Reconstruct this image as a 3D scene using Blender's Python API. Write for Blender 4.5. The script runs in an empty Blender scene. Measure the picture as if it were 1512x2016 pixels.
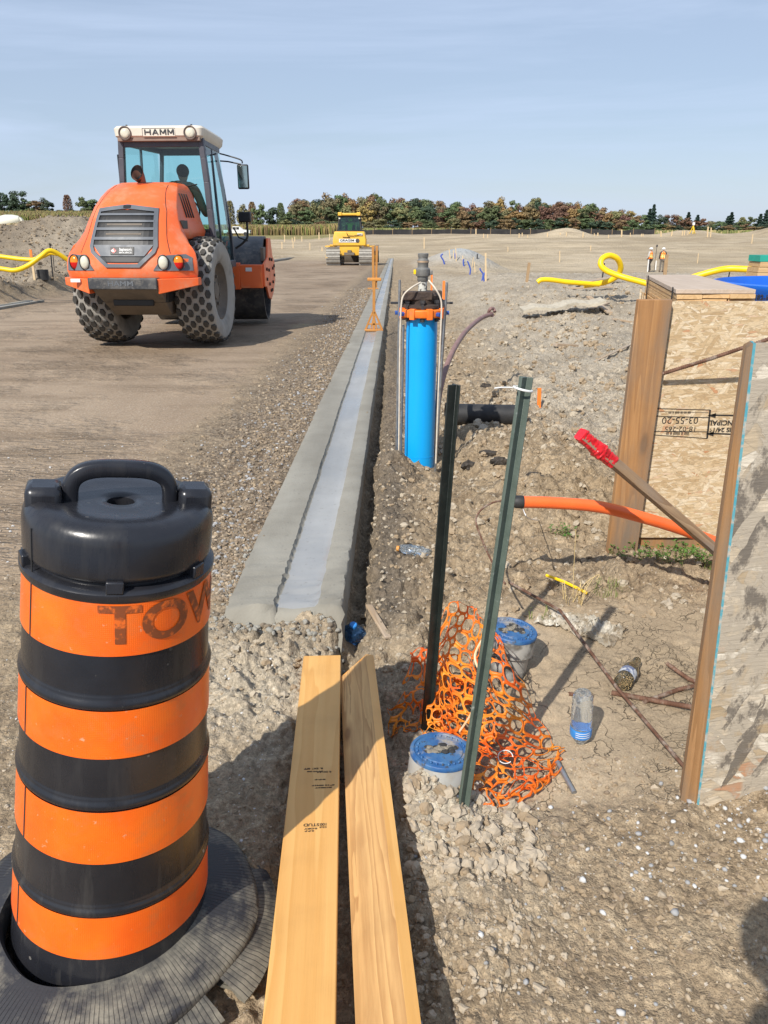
import bpy, bmesh, math, random
import numpy as np
from mathutils import Vector, Matrix, Euler, noise as mnoise
random.seed(7)
S = bpy.context.scene
COL = S.collection
PI = math.pi
rad = math.radians

# ---------------------------------------------------------------- camera
FPX = 1514.0; TH = math.atan((1008-455)/FPX); HC = 1.55
ct, st = math.cos(TH), math.sin(TH)
cam_d = bpy.data.cameras.new('camera'); cam = bpy.data.objects.new('camera', cam_d)
COL.objects.link(cam); S.camera = cam
cam.location = (0, 0, HC); cam.rotation_euler = (PI/2-TH, 0, 0)
cam_d.sensor_fit = 'VERTICAL'; cam_d.sensor_height = 36; cam_d.lens = FPX/2016*36
cam_d.clip_start = 0.05; cam_d.clip_end = 3000
S.render.resolution_x = 768; S.render.resolution_y = 1024

def ray(x, y):
    u = (x-756)/FPX; v = (1008-y)/FPX
    return u, ct+v*st, -st+v*ct
def PY(x, y, Y):
    a, b, d = ray(x, y); t = Y/b
    return Vector((a*t, Y, HC+d*t))
def PZ(x, y, z):
    a, b, d = ray(x, y); t = (z-HC)/d
    return Vector((a*t, b*t, z))

# ---------------------------------------------------------------- light
SUN_DIR = Vector((0.49, 0.87, 0)).normalized()      # shadows fall this way
ELEV = rad(42)
S.view_settings.view_transform = 'Standard'; S.view_settings.look = 'None'
S.view_settings.exposure = 0.24; S.view_settings.gamma = 1
w = bpy.data.worlds.new('World'); S.world = w; w.use_nodes = True
nt = w.node_tree; nt.nodes.clear()
out = nt.nodes.new('ShaderNodeOutputWorld'); bg = nt.nodes.new('ShaderNodeBackground')
sky = nt.nodes.new('ShaderNodeTexSky'); sky.sky_type = 'NISHITA'; sky.sun_disc = False
sky.sun_elevation = ELEV; sky.sun_rotation = math.atan2(-SUN_DIR.x, -SUN_DIR.y)
sky.air_density = 1.0; sky.dust_density = .5; sky.ozone_density = 2.0
tc = nt.nodes.new('ShaderNodeTexCoord')
mp = nt.nodes.new('ShaderNodeMapping'); mp.inputs['Scale'].default_value = (0.6, 1.0, 5.5)
mp.inputs['Rotation'].default_value = (0.35, 0.22, 0.3)
nz = nt.nodes.new('ShaderNodeTexNoise'); nz.inputs['Scale'].default_value = 2.1; nz.inputs['Detail'].default_value = 9
nz.inputs['Roughness'].default_value = 0.58; nz.inputs['Distortion'].default_value = 0.6
rp = nt.nodes.new('ShaderNodeValToRGB'); rp.color_ramp.elements[0].position = .44; rp.color_ramp.elements[1].position = .64
mx = nt.nodes.new('ShaderNodeMix'); mx.data_type = 'RGBA'
mul = nt.nodes.new('ShaderNodeMath'); mul.operation = 'MULTIPLY'; mul.inputs[1].default_value = .26
add = nt.nodes.new('ShaderNodeMath'); add.operation = 'ADD'; add.inputs[1].default_value = .52
L = nt.links.new
L(tc.outputs['Generated'], mp.inputs[0]); L(mp.outputs[0], nz.inputs[0]); L(nz.outputs[0], rp.inputs[0])
L(rp.outputs[0], mul.inputs[0]); L(mul.outputs[0], add.inputs[0]); L(add.outputs[0], mx.inputs[0])
L(sky.outputs[0], mx.inputs[6]); mx.inputs[7].default_value = (7.2, 8.7, 11.4, 1)
L(mx.outputs[2], bg.inputs[0]); bg.inputs[1].default_value = 0.074; L(bg.outputs[0], out.inputs[0])
sd = bpy.data.lights.new('sun', 'SUN'); so = bpy.data.objects.new('sun', sd); COL.objects.link(so)
sd.energy = 4.6; sd.angle = rad(0.53); sd.color = (1.0, .95, .87)
so.rotation_euler = Vector((SUN_DIR.x*math.cos(ELEV), SUN_DIR.y*math.cos(ELEV), -math.sin(ELEV))).to_track_quat('-Z', 'Y').to_euler()

# ---------------------------------------------------------------- materials
class NT:
    def __init__(s, name):
        s.m = bpy.data.materials.new(name); s.m.use_nodes = True
        s.t = s.m.node_tree; s.b = s.t.nodes['Principled BSDF']; s.o = s.t.nodes['Material Output']
        s._c = None
    def n(s, ty, **kw):
        x = s.t.nodes.new('ShaderNode'+ty)
        for k, v in kw.items(): setattr(x, k, v)
        return x
    def l(s, a, b): s.t.links.new(a, b)
    def co(s):
        if s._c is None: s._c = s.n('TexCoord').outputs['Object']
        return s._c
    def mapc(s, scale=(1,1,1), rot=(0,0,0), vec=None):
        m = s.n('Mapping'); m.inputs['Scale'].default_value = scale; m.inputs['Rotation'].default_value = rot
        s.l(vec or s.co(), m.inputs[0]); return m.outputs[0]
    def noise(s, scale, detail=4, rough=.55, vec=None, dist=0, out=0):
        x = s.n('TexNoise'); x.inputs['Scale'].default_value = scale; x.inputs['Detail'].default_value = detail
        x.inputs['Roughness'].default_value = rough; x.inputs['Distortion'].default_value = dist
        s.l(vec or s.co(), x.inputs['Vector']); return x.outputs[out]
    def vor(s, scale, feature='F1', out='Distance', vec=None, rnd=1):
        x = s.n('TexVoronoi', feature=feature); x.inputs['Scale'].default_value = scale
        x.inputs['Randomness'].default_value = rnd
        s.l(vec or s.co(), x.inputs['Vector']); return x.outputs[out]
    def ramp(s, f, stops):
        r = s.n('ValToRGB'); e = r.color_ramp.elements
        for i, (p, c) in enumerate(stops):
            if i > 1: e.new(p)
            e[i].position = p
            c = (c, c, c) if isinstance(c, (int, float)) else c
            e[i].color = (*c[:3], 1)
        s.l(f, r.inputs[0]); return r.outputs[0]
    def mix(s, f, a, b, mode='MIX'):
        x = s.n('Mix', data_type='RGBA', blend_type=mode)
        if isinstance(f, (int, float)): x.inputs[0].default_value = f
        else: s.l(f, x.inputs[0])
        for i, v in ((6, a), (7, b)):
            if isinstance(v, tuple): x.inputs[i].default_value = (*v[:3], 1)
            else: s.l(v, x.inputs[i])
        return x.outputs[2]
    def math(s, op, a, b=None, c=None, clamp=False):
        x = s.n('Math', operation=op); x.use_clamp = clamp
        for i, v in enumerate((a, b, c)):
            if v is None: continue
            if isinstance(v, (int, float)): x.inputs[i].default_value = v
            else: s.l(v, x.inputs[i])
        return x.outputs[0]
    def bump(s, h, dist=.01, strength=1.0, prev=None):
        x = s.n('Bump'); x.inputs['Distance'].default_value = dist; x.inputs['Strength'].default_value = strength
        s.l(h, x.inputs['Height'])
        if prev is not None: s.l(prev, x.inputs['Normal'])
        return x.outputs[0]
    def attr(s, name): return s.n('Attribute', attribute_name=name).outputs['Fac']
    def fin(s, col=None, rough=None, normal=None, metal=None, **kw):
        def put(k, v):
            if v is None: return
            if isinstance(v, (int, float)): s.b.inputs[k].default_value = v
            elif isinstance(v, tuple): s.b.inputs[k].default_value = (*v[:3], 1)
            else: s.l(v, s.b.inputs[k])
        put('Base Color', col); put('Roughness', rough); put('Normal', normal); put('Metallic', metal)
        for k, v in kw.items(): put(k.replace('_', ' '), v)
        return s.m

MC = {}
def paint(name, col, col2=None, rough=.5, nscale=6, lo=.45, hi=.75, bumps=0, bscale=60, metal=0, dust=None, dlo=.5, dhi=.8, dscale=9, **kw):
    """solid colour with a second tone in patches, dust in patches and a little bump"""
    if name in MC: return MC[name]
    t = NT(name)
    col2 = col2 or tuple(c*.8 for c in col)
    c = t.mix(t.ramp(t.noise(nscale, 5), [(lo, 0), (hi, 1)]), col, col2)
    if dust:
        f = t.ramp(t.noise(dscale, 7, .65), [(dlo, 0), (dhi, 1)])
        c = t.mix(f, c, dust)
        r = t.mix(f, (rough,)*3, (.9,)*3)
    else:
        r = t.ramp(t.noise(nscale*2.3, 4), [(.3, max(0, rough-.07)), (.7, min(1, rough+.08))])
    nm = t.bump(t.noise(bscale, 4), bumps) if bumps else None
    MC[name] = t.fin(c, r, nm, metal, **kw)
    return MC[name]
def wood(name, a, b, c=None, sc=1.0, axis='Y', grey=None, knots=True, rough=.7):
    if name in MC: return MC[name]
    t = NT(name)
    s3 = {'Y': (34*sc, 1.2*sc, 34*sc), 'Z': (34*sc, 34*sc, 1.2*sc), 'X': (1.2*sc, 34*sc, 34*sc)}[axis]
    s1 = {'Y': (9*sc, .55*sc, 9*sc), 'Z': (9*sc, 9*sc, .55*sc), 'X': (.55*sc, 9*sc, 9*sc)}[axis]
    big = t.noise(1, 3, .5, t.mapc(s1), dist=.4)
    w2 = t.math('FRACT', t.math('MULTIPLY', big, 9.0))
    ringc = t.ramp(w2, [(0, 0), (.72, .75), (.95, 1), (1, .1)])
    fine = t.noise(3.2, 6, .65, t.mapc(s3))
    f = t.math('MULTIPLY_ADD', ringc, .45, t.math('MULTIPLY', fine, .6))
    col = t.mix(t.ramp(f, [(.25, 0), (.85, 1)]), a, b)
    if knots:
        sk = {'Y': (7, 2.6, 7), 'Z': (7, 7, 2.6), 'X': (2.6, 7, 7)}[axis]
        k = t.vor(1.0, 'F1', 'Distance', t.mapc(tuple(q*sc for q in sk)))
        col = t.mix(t.ramp(k, [(.075, 1), (.14, 0)]), col, c or tuple(q*.35 for q in b))
        col = t.mix(t.ramp(k, [(.14, .5), (.27, 0)]), col, b)
    if grey:
        g = t.ramp(t.noise(2.2*sc, 6, .6, t.mapc({'Y': (3, .6, 3), 'Z': (3, 3, .6), 'X': (.6, 3, 3)}[axis])), [(.42, 0), (.62, 1)])
        col = t.mix(g, col, grey)
    col = t.mix(t.ramp(t.noise(5, 5), [(.5, 0), (.85, .35)]), col, tuple(q*.55 for q in b))
    nm = t.bump(fine, .0015)
    MC[name] = t.fin(col, rough, nm)
    return MC[name]

def black_plastic():
    t = NT('black_plastic'); c = t.mix(t.ramp(t.noise(5, 5), [(.4, 0), (.7, 1)]), (.011,.012,.016), (.022,.022,.026))
    sx = t.n('SeparateXYZ'); t.l(t.co(), sx.inputs[0]); lowz = t.ramp(sx.outputs[2], [(.05, 1), (.55, .25)])
    streak = t.math('MULTIPLY', t.ramp(t.noise(1, 6, .65, t.mapc((22,22,3))), [(.52, 0), (.72, 1)]), lowz)
    c = t.mix(t.math('MULTIPLY', streak, .5), c, (.12,.11,.095))
    dots = t.n('TexVoronoi'); dots.inputs['Scale'].default_value = 42; t.l(t.co(), dots.inputs['Vector'])
    sp = t.n('SeparateColor'); t.l(dots.outputs['Color'], sp.inputs[0])
    rad_ = t.math('MULTIPLY', t.math('SUBTRACT', sp.outputs[0], .62, clamp=True), .55); dd = t.math('LESS_THAN', dots.outputs['Distance'], rad_)
    dd = t.math('MULTIPLY', dd, t.ramp(t.noise(4, 3), [(.48, 0), (.56, 1)]))
    c = t.mix(t.math('MULTIPLY', dd, lowz), c, (.30,.28,.25))
    return t.fin(c, t.mix(streak, (.27,)*3, (.6,)*3), t.bump(t.noise(35, 4), .0006))
M_black_plastic = black_plastic()
M_steel = paint('galvanised_rod', (.33,.34,.35), (.2,.2,.2), .38, 30, metal=.7, bumps=.0004, bscale=300)
M_rust = paint('rusty_steel', (.11,.05,.028), (.22,.12,.08), .85, 30, bumps=.002, bscale=200, dust=(.34,.29,.24), dlo=.5, dhi=.72, dscale=22)
M_darkmetal = paint('dark_metal', (.03,.03,.033), (.055,.05,.048), .5, 9, bumps=.001, dust=(.2,.18,.155), dlo=.55, dhi=.9)
M_black_rub = paint('black_rubber', (.02,.02,.021), (.04,.038,.036), .6, 12)
M_ochre = paint('ochre_paint', (.58,.26,.055), (.42,.17,.04), .6, 12, dust=(.4,.33,.25), dlo=.6, dhi=.9)
M_yellow = paint('yellow_conduit', (.9,.60,.005), (.85,.52,.005), .4, 4, dust=(.5,.4,.2), dlo=.66, dhi=.95)
M_white = paint('white_paint', (.75,.75,.73), (.66,.65,.62), .45, 5)
M_ink = paint('ink', (.02,.017,.015), (.05,.04,.03), .9, 40)

# ---------------------------------------------------------------- mesh helpers
class MB:
    def __init__(s): s.v = []; s.f = []; s.mi = []; s.T = Matrix()
    def add(s, vs, fs, mi=0, T=None):
        o = len(s.v); M = s.T @ T if T is not None else s.T
        s.v += [tuple(M @ Vector(p)) for p in vs]
        s.f += [tuple(i+o for i in f) for f in fs]; s.mi += [mi]*len(fs)
        return s
    def box(s, a, b, mi=0, T=None):
        x0,y0,z0 = a; x1,y1,z1 = b
        vs = [(x0,y0,z0),(x1,y0,z0),(x1,y1,z0),(x0,y1,z0),(x0,y0,z1),(x1,y0,z1),(x1,y1,z1),(x0,y1,z1)]
        return s.add(vs, [(0,3,2,1),(4,5,6,7),(0,1,5,4),(1,2,6,5),(2,3,7,6),(3,0,4,7)], mi, T)
    def hexa(s, lo, hi, mi=0):
        """eight free corners: lower quad, upper quad (both counter-clockwise seen from above)"""
        return s.add(list(lo)+list(hi), [(0,3,2,1),(4,5,6,7),(0,1,5,4),(1,2,6,5),(2,3,7,6),(3,0,4,7)], mi)
    def prism(s, poly, z0, z1, mi=0, T=None):
        n = len(poly)
        vs = [(x,y,z0) for x,y in poly]+[(x,y,z1) for x,y in poly]
        fs = [tuple(range(n-1,-1,-1)), tuple(range(n,2*n))]+[(i,(i+1)%n,(i+1)%n+n,i+n) for i in range(n)]
        return s.add(vs, fs, mi, T)
    def lathe(s, prof, n=32, mi=0, T=None, cap=(True,True), lo=0, hi=2*PI):
        """profile of (r,z) turned about z"""
        vs = []; fs = []; full = abs(hi-lo-2*PI) < 1e-6; m = n if full else n+1
        for r, z in prof:
            for i in range(m):
                a = lo+(hi-lo)*i/n; vs.append((r*math.cos(a), r*math.sin(a), z))
        for k in range(len(prof)-1):
            for i in range(n):
                j = (i+1) % m; fs.append((k*m+i, k*m+j, (k+1)*m+j, (k+1)*m+i))
        if full:
            if cap[0]: fs.append(tuple(range(m-1,-1,-1)))
            if cap[1]: fs.append(tuple(range((len(prof)-1)*m, len(prof)*m)))
        return s.add(vs, fs, mi, T)
    def tube(s, pts, r, n=10, mi=0, cap=True, T=None):
        pts = [Vector(p) for p in pts]; R = r if isinstance(r, (list, tuple)) else [r]*len(pts)
        up = None; vs = []; fs = []
        for i, p in enumerate(pts):
            d = (pts[min(i+1, len(pts)-1)]-pts[max(i-1, 0)])
            d = d.normalized() if d.length > 1e-9 else Vector((0,0,1))
            if up is None: up = d.orthogonal().normalized()
            up = (up-d*up.dot(d)); up = up.normalized() if up.length > 1e-6 else d.orthogonal().normalized()
            sd_ = d.cross(up)
            for k in range(n):
                a = 2*PI*k/n; vs.append(p+(up*math.cos(a)+sd_*math.sin(a))*R[i])
        for i in range(len(pts)-1):
            for k in range(n):
                j = (k+1) % n; fs.append((i*n+k, i*n+j, (i+1)*n+j, (i+1)*n+k))
        if cap: fs.append(tuple(range(n-1,-1,-1))); fs.append(tuple(range((len(pts)-1)*n, len(pts)*n)))
        return s.add(vs, fs, mi, T)
    def bar(s, p, q, w, h, up=(0,0,1), mi=0):
        """rectangular bar from p to q, w across, h along up"""
        p = Vector(p); q = Vector(q); d = q-p; l = d.length; d.normalize()
        u = Vector(up); u = (u-d*u.dot(d)).normalized(); x = d.cross(u)
        T = Matrix(((x.x,d.x,u.x,p.x),(x.y,d.y,u.y,p.y),(x.z,d.z,u.z,p.z),(0,0,0,1)))
        return s.box((-w/2,0,-h/2),(w/2,l,h/2), mi, T)
    def loft(s, rings, mi=0, caps=True, T=None):
        n = len(rings[0]); vs = [p for r in rings for p in r]; fs = []
        for k in range(len(rings)-1):
            for i in range(n):
                j = (i+1) % n; fs.append((k*n+i, k*n+j, (k+1)*n+j, (k+1)*n+i))
        if caps: fs.append(tuple(range(n-1,-1,-1))); fs.append(tuple(range((len(rings)-1)*n, len(rings)*n)))
        return s.add(vs, fs, mi, T)
    def ell(s, c, r, seg=12, rings=8, mi=0, T=None):
        prof = [(max(math.sin(PI*k/rings), 1e-4), -math.cos(PI*k/rings)) for k in range(rings+1)]
        M = Matrix.Translation(c) @ Matrix.Diagonal((*r, 1))
        return s.lathe(prof, seg, mi, (T @ M) if T is not None else M)
    def build(s, name, mats, parent=None, bevel=0, smooth=35, loc=None, sub=0, fix=True):
        me = bpy.data.meshes.new(name); me.from_pydata(s.v, [], s.f)
        mats = mats if isinstance(mats, (list, tuple)) else [mats]
        for m in mats: me.materials.append(m)
        if len(mats) > 1: me.polygons.foreach_set('material_index', s.mi)
        if fix:
            b = bmesh.new(); b.from_mesh(me); bmesh.ops.recalc_face_normals(b, faces=b.faces); b.to_mesh(me); b.free()
        if smooth:
            me.polygons.foreach_set('use_smooth', [True]*len(me.polygons))
            if not sub: me.set_sharp_from_angle(angle=rad(smooth))
        o = bpy.data.objects.new(name, me); COL.objects.link(o)
        if parent: o.parent = parent
        if loc is not None: o.location = loc
        if bevel:
            m = o.modifiers.new('b', 'BEVEL'); m.width = bevel; m.segments = 2; m.limit_method = 'ANGLE'; m.angle_limit = rad(40)
        if sub:
            m = o.modifiers.new('s', 'SUBSURF'); m.levels = sub; m.render_levels = sub
        return o
def tag(o, label, cat, group=None, kind=None):
    if label: o['label'] = label
    if cat: o['category'] = cat
    if group: o['group'] = group
    if kind: o['kind'] = kind
    return o
def thing(name, label, cat, loc=(0,0,0), rz=0, group=None, rot=None):
    o = bpy.data.objects.new(name, None); COL.objects.link(o); o.empty_display_size = .1
    o.location = loc; o.rotation_euler = rot if rot is not None else (0,0,rz)
    return tag(o, label, cat, group)
def copy_tree(o, parent=None):
    c = o.copy(); COL.objects.link(c)
    if parent: c.parent = parent
    for ch in list(o.children): copy_tree(ch, c)
    return c
def spline(pts, n=8):
    P_ = [Vector(p) for p in pts]; out_ = []
    for i in range(len(P_)-1):
        a = P_[max(i-1,0)]; b = P_[i]; c = P_[i+1]; d = P_[min(i+2,len(P_)-1)]
        for k in range(n):
            t = k/n
            out_.append(.5*((2*b)+(c-a)*t+(2*a-5*b+4*c-d)*t*t+(3*b-a-3*c+d)*t**3))
    out_.append(P_[-1]); return out_
def frame_T(o, x, y):
    x = Vector(x).normalized(); y = Vector(y); y = (y-x*y.dot(x)).normalized(); z = x.cross(y)
    return Matrix(((x.x,y.x,z.x,o[0]),(x.y,y.y,z.y,o[1]),(x.z,y.z,z.z,o[2]),(0,0,0,1)))
def text_mesh(txt, size, align='CENTER', bold=0.0, extr=.001, aspect=1.0):
    cu = bpy.data.curves.new('t', 'FONT'); cu.body = txt; cu.size = size; cu.align_x = align; cu.align_y = 'CENTER'
    cu.offset = bold; cu.extrude = extr; cu.space_character = 1.0
    o = bpy.data.objects.new('t', cu); COL.objects.link(o)
    dg = bpy.context.evaluated_depsgraph_get(); dg.update()
    me = bpy.data.meshes.new_from_object(o.evaluated_get(dg))
    vs = [(v.co.x*aspect, v.co.y, v.co.z) for v in me.vertices]; fs = [tuple(p.vertices) for p in me.polygons]
    bpy.data.objects.remove(o); bpy.data.curves.remove(cu); bpy.data.meshes.remove(me)
    return vs, fs

# ---------------------------------------------------------------- numpy noise
def _h(ix, iy, seed):
    h = (ix*374761393 + iy*668265263 + seed*974634777) & 0xFFFFFFFF
    h = ((h ^ (h >> 13))*1274126177) & 0xFFFFFFFF
    h = (h ^ (h >> 16))
    return h/4294967295.0
def pn(x, y, seed=0):
    x = np.asarray(x, float); y = np.asarray(y, float)
    x0 = np.floor(x); y0 = np.floor(y); fx = x-x0; fy = y-y0
    ix = x0.astype(np.int64); iy = y0.astype(np.int64)
    def g(a, b):
        an = _h(ix+a, iy+b, seed)*2*PI
        return np.cos(an)*(fx-a)+np.sin(an)*(fy-b)
    u = fx*fx*fx*(fx*(fx*6-15)+10); v = fy*fy*fy*(fy*(fy*6-15)+10)
    return ((g(0,0)*(1-u)+g(1,0)*u)*(1-v)+(g(0,1)*(1-u)+g(1,1)*u)*v)*1.6
def fbm(x, y, oct=4, seed=0, gain=.5):
    r = 0; a = 1; s = 0
    for k in range(oct):
        r = r+a*pn(x*2**k+17.3*k, y*2**k+9.1*k, seed+k); s += a; a *= gain
    return r/s
def sstep(x, a, b):
    t = np.clip((np.asarray(x, float)-a)/(b-a), 0, 1); return t*t*(3-2*t)
# ================================================================ the ground
def kerb_x(Y): return -0.168+.0150*(np.asarray(Y, float)-2.63)      # right edge of the new kerb
KW = .47
def ztop(Y): return np.interp(Y, [2, 3, 4, 12, 50, 72], [.125, .135, .14, .06, -.42, -.70])
def lerp(a, b, t): return a+(b-a)*t
def ground_z(X, Y, fine=True):
    X = np.asarray(X, float); Y = np.asarray(Y, float)
    Yc = np.maximum(Y, .8); az = X/Yc
    zr = np.interp(Y, [-9, .9, 2, 3, 4, 12, 50, 72, 84, 100, 120, 130, 150, 250, 420, 900],
                      [0, 0, .04, .105, .125, .045, -.435, -.70, -.85, -.35, .45, 1.05, 1.0, 1.4, 1.6, 2])
    zc = np.interp(Y, [-9, 60, 72, 84, 100, 120, 130, 150, 250, 420, 900],
                      [0, -.55, -.70, -.85, -.5, -.1, .1, .3, 1.2, 1.6, 2])
    zg = np.interp(Y, [-9, .8, 5, 8, 12, 17, 25, 40, 63, 75, 90, 110, 125, 150, 300, 900],
                      [0, 0, 0, .05, .2, .42, .3, -.6, -1.42, -1.2, -.5, .5, .95, .75, .8, 2])
    zl = np.interp(Y, [-9, 5, 16, 20, 24, 28, 34, 45, 70, 100, 140, 170, 230, 400, 900],
                      [0, .1, .08, .12, .2, .75, 1.05, 1.0, .95, 1.1, 1.3, 2.6, 5, 7.5, 9])
    # the fenced rise only sits right of the road line
    rise = sstep(az, -.10, -.03)
    zmid = np.where(Y > 84, lerp(zc, zr, rise), zr)
    kx = kerb_x(Y)
    wr = sstep(X, kx+.6, kx+3.5)*np.where(Y > 30, sstep(az, .03, .17), 1)
    z = lerp(zmid, zg, wr)
    wl = sstep(-X, 8.5, 9.6)*sstep(-az, .26, .36)*sstep(Y, 3, 9)
    z = lerp(z, zl, wl)
    # right of the kerb the ground lies lower than its top
    near_r = sstep(X, kx-.03, kx+.02)*(1-sstep(Y, 30, 70))
    z = z-near_r*(1-wr)*np.interp(Y, [0, 2.0, 2.7, 5, 12, 60], [0, .04, .075, .075, .09, .08])
    # bed of the kerb, then the trench against it
    bed = sstep(X, kx-KW+.03, kx-KW+.07)*(1-sstep(X, kx-.06, kx-.03))*sstep(Y, 2.76, 2.82)*(1-sstep(Y, 71, 72))
    z = z-.13*bed
    tr = np.exp(-((X-kx-.045)/.05)**2)*sstep(Y, 2.3, 2.7)*(1-sstep(Y, 4.5, 14))
    z = z-.105*tr
    trl = np.exp(-((X-kx-.02)/.16)**2)*np.exp(-((Y-2.56)/.14)**2); z = z-.05*trl
    z = z-.035*np.exp(-((X+.215)/.09)**2)*sstep(2.75-Y, 0, .2)
    # ground rises under the tyre ring, hollows under the planks, lump of clay around the valve box
    z = z-.05*np.exp(-((X+.02)/.10)**2)*sstep(2.5-Y, 0, .3)
    z = z+.085*np.exp(-((X-.10)/.13)**2-((Y-1.80)/.16)**2)+.045*np.exp(-((X-.16)/.2)**2-((Y-1.45)/.3)**2)
    z = z+.16*np.exp(-((X-1.42)/.34)**2-((Y-1.82)/.22)**2)
    z = z-.05*np.exp(-((X-.28)/.16)**2-((Y-2.2)/.25)**2)
    # soil mounds at the right beyond the blue pipe, hollow in front of it
    z = z+.16*np.exp(-((X-1.0)/.5)**2-((Y-5.3)/.7)**2)+.12*np.exp(-((X-.95)/.35)**2-((Y-4.3)/.4)**2)
    z = z+.10*np.exp(-((X-.06)/.13)**2-((Y-5.0)/.16)**2)-.12*np.exp(-((X-.62)/.35)**2-((Y-4.9)/.5)**2)+.05*np.exp(-((X+.02)/.15)**2-((Y-4.9)/.35)**2)
    # left bank and spoil heaps
    z = z+.32*np.exp(-((X+9.15)/.38)**2)*sstep(Y, 9, 14)*(1-sstep(Y, 26, 34))*(1+.5*pn(Y*.7, X*.3, 5))
    z = z+1.0*np.exp(-((X+12.6)/2.2)**2-((Y-33)/4)**2)+.35*np.exp(-((X+15.5)/2.5)**2-((Y-31)/3)**2)
    z = z+.9*np.exp(-((X+48)/9)**2-((Y-118)/9)**2)
    # low stone heap and hummocks on the far right slope
    for (cx, cy, h, r) in ((26.5,120,1.1,3.0),(58,122,1.2,2.6),(73,125,1.0,4),(84,122,1.3,5),(45,121,.6,4),(93,121,1.2,4)):
        z = z+h*np.exp(-((X-cx)**2+(Y-cy)**2*.6)/r**2)
    z = z+1.25*np.exp(-((X-4.9)/2.3)**2-((Y-50)/2.4)**2)
    far = sstep(Y, 55, 80)*(1-sstep(Y, 150, 200))
    z = z+far*(.32*fbm(X*.05+3, Y*.11, 4, 11)+.10*fbm(X*.22, Y*.4, 3, 12))
    terr = far*sstep(az, .0, .1); zt = Y*.09+.5*pn(X*.03, Y*.03, 9)
    z = z+terr*.34*(np.abs((zt % 1)-.5)*2)**3
    z = z+sstep(Y, 200, 400)*1.5*fbm(X*.006, Y*.006, 3, 14)
    if fine:
        rough, smooth = masks(X, Y); smooth = smooth*(1-bed); rough = rough*(1-.8*bed)
        z = z+rough*((.045+.05*sstep(Y, 3.5, 7)*sstep(X, .8, 2))*fbm(X*1.7, Y*1.7, 4, 21)+.062*(np.abs(fbm(X*5, Y*5, 4, 22, .6))*2-.5)*(.55+.45*sstep(Y, 1.9, 2.6))+.024*(.35+.65*sstep(Y, 1.8, 2.4))*(.5-np.abs(fbm(X*14, Y*14, 3, 23, .6))*2))
        z = z+smooth*.010*fbm(X*1.1, Y*.5, 3, 24)
        cl = wl+(1-sstep(np.abs(X+9.2), .4, .9))*sstep(Y, 8, 12)
        cl = np.clip(cl, 0, 1)*(1-.8*np.exp(-((Y-20.5)/2.6)**2))*(1-sstep(Y, 60, 100))
        z = z+cl*(.16*np.abs(fbm(X*1.2, Y*1.2, 4, 31))*1.6+.07*np.abs(fbm(X*4, Y*4, 3, 32)))
    return z
def masks(X, Y):
    kx = kerb_x(Y)
    road = (1-sstep(X, kx-KW-1.0, kx-KW-.35))*sstep(Y, 1.6, 3.6)*sstep(X, -8.9, -8.3)*(1-sstep(Y, 60, 75))
    mud = sstep(X, .34, .6)*(1-sstep(X, 1.7, 2.1))*sstep(Y, 1.72, 1.92)*(1-sstep(Y, 2.9, 3.3))
    strip = sstep(X, kx-KW-1.1, kx-KW-.4)*(1-sstep(X, kx-KW, kx-KW+.05))
    mud = np.clip(mud*(1+.6*pn(X*3, Y*3, 41)), 0, 1)
    near = 1-sstep(Y, 26, 60)
    rough = (1-road)*(1-.86*mud)*(1-.62*strip)*near
    front = 1-.55*(1-sstep(Y, 1.5, 2.0))*sstep(X, .1, .4)-.7*(1-sstep(X, kx-KW-.2, kx-.3))*(1-sstep(Y, 2.6, 3.6))
    return rough*np.clip(front, .15, 1), road
def gz(x, y): return float(ground_z(x, y))
def PG(x, y, dz=0.0):
    """the ground point seen at a pixel"""
    a, b, d = ray(x, y)
    t = np.geomspace(.9, 300, 900); Z = HC+d*t
    g = ground_z(a*t, b*t, fine=False)+dz
    k = int(np.argmax(Z < g)); k = k if k else 899
    return Vector((a*t[k], b*t[k], gz(a*t[k], b*t[k])+dz))

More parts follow.
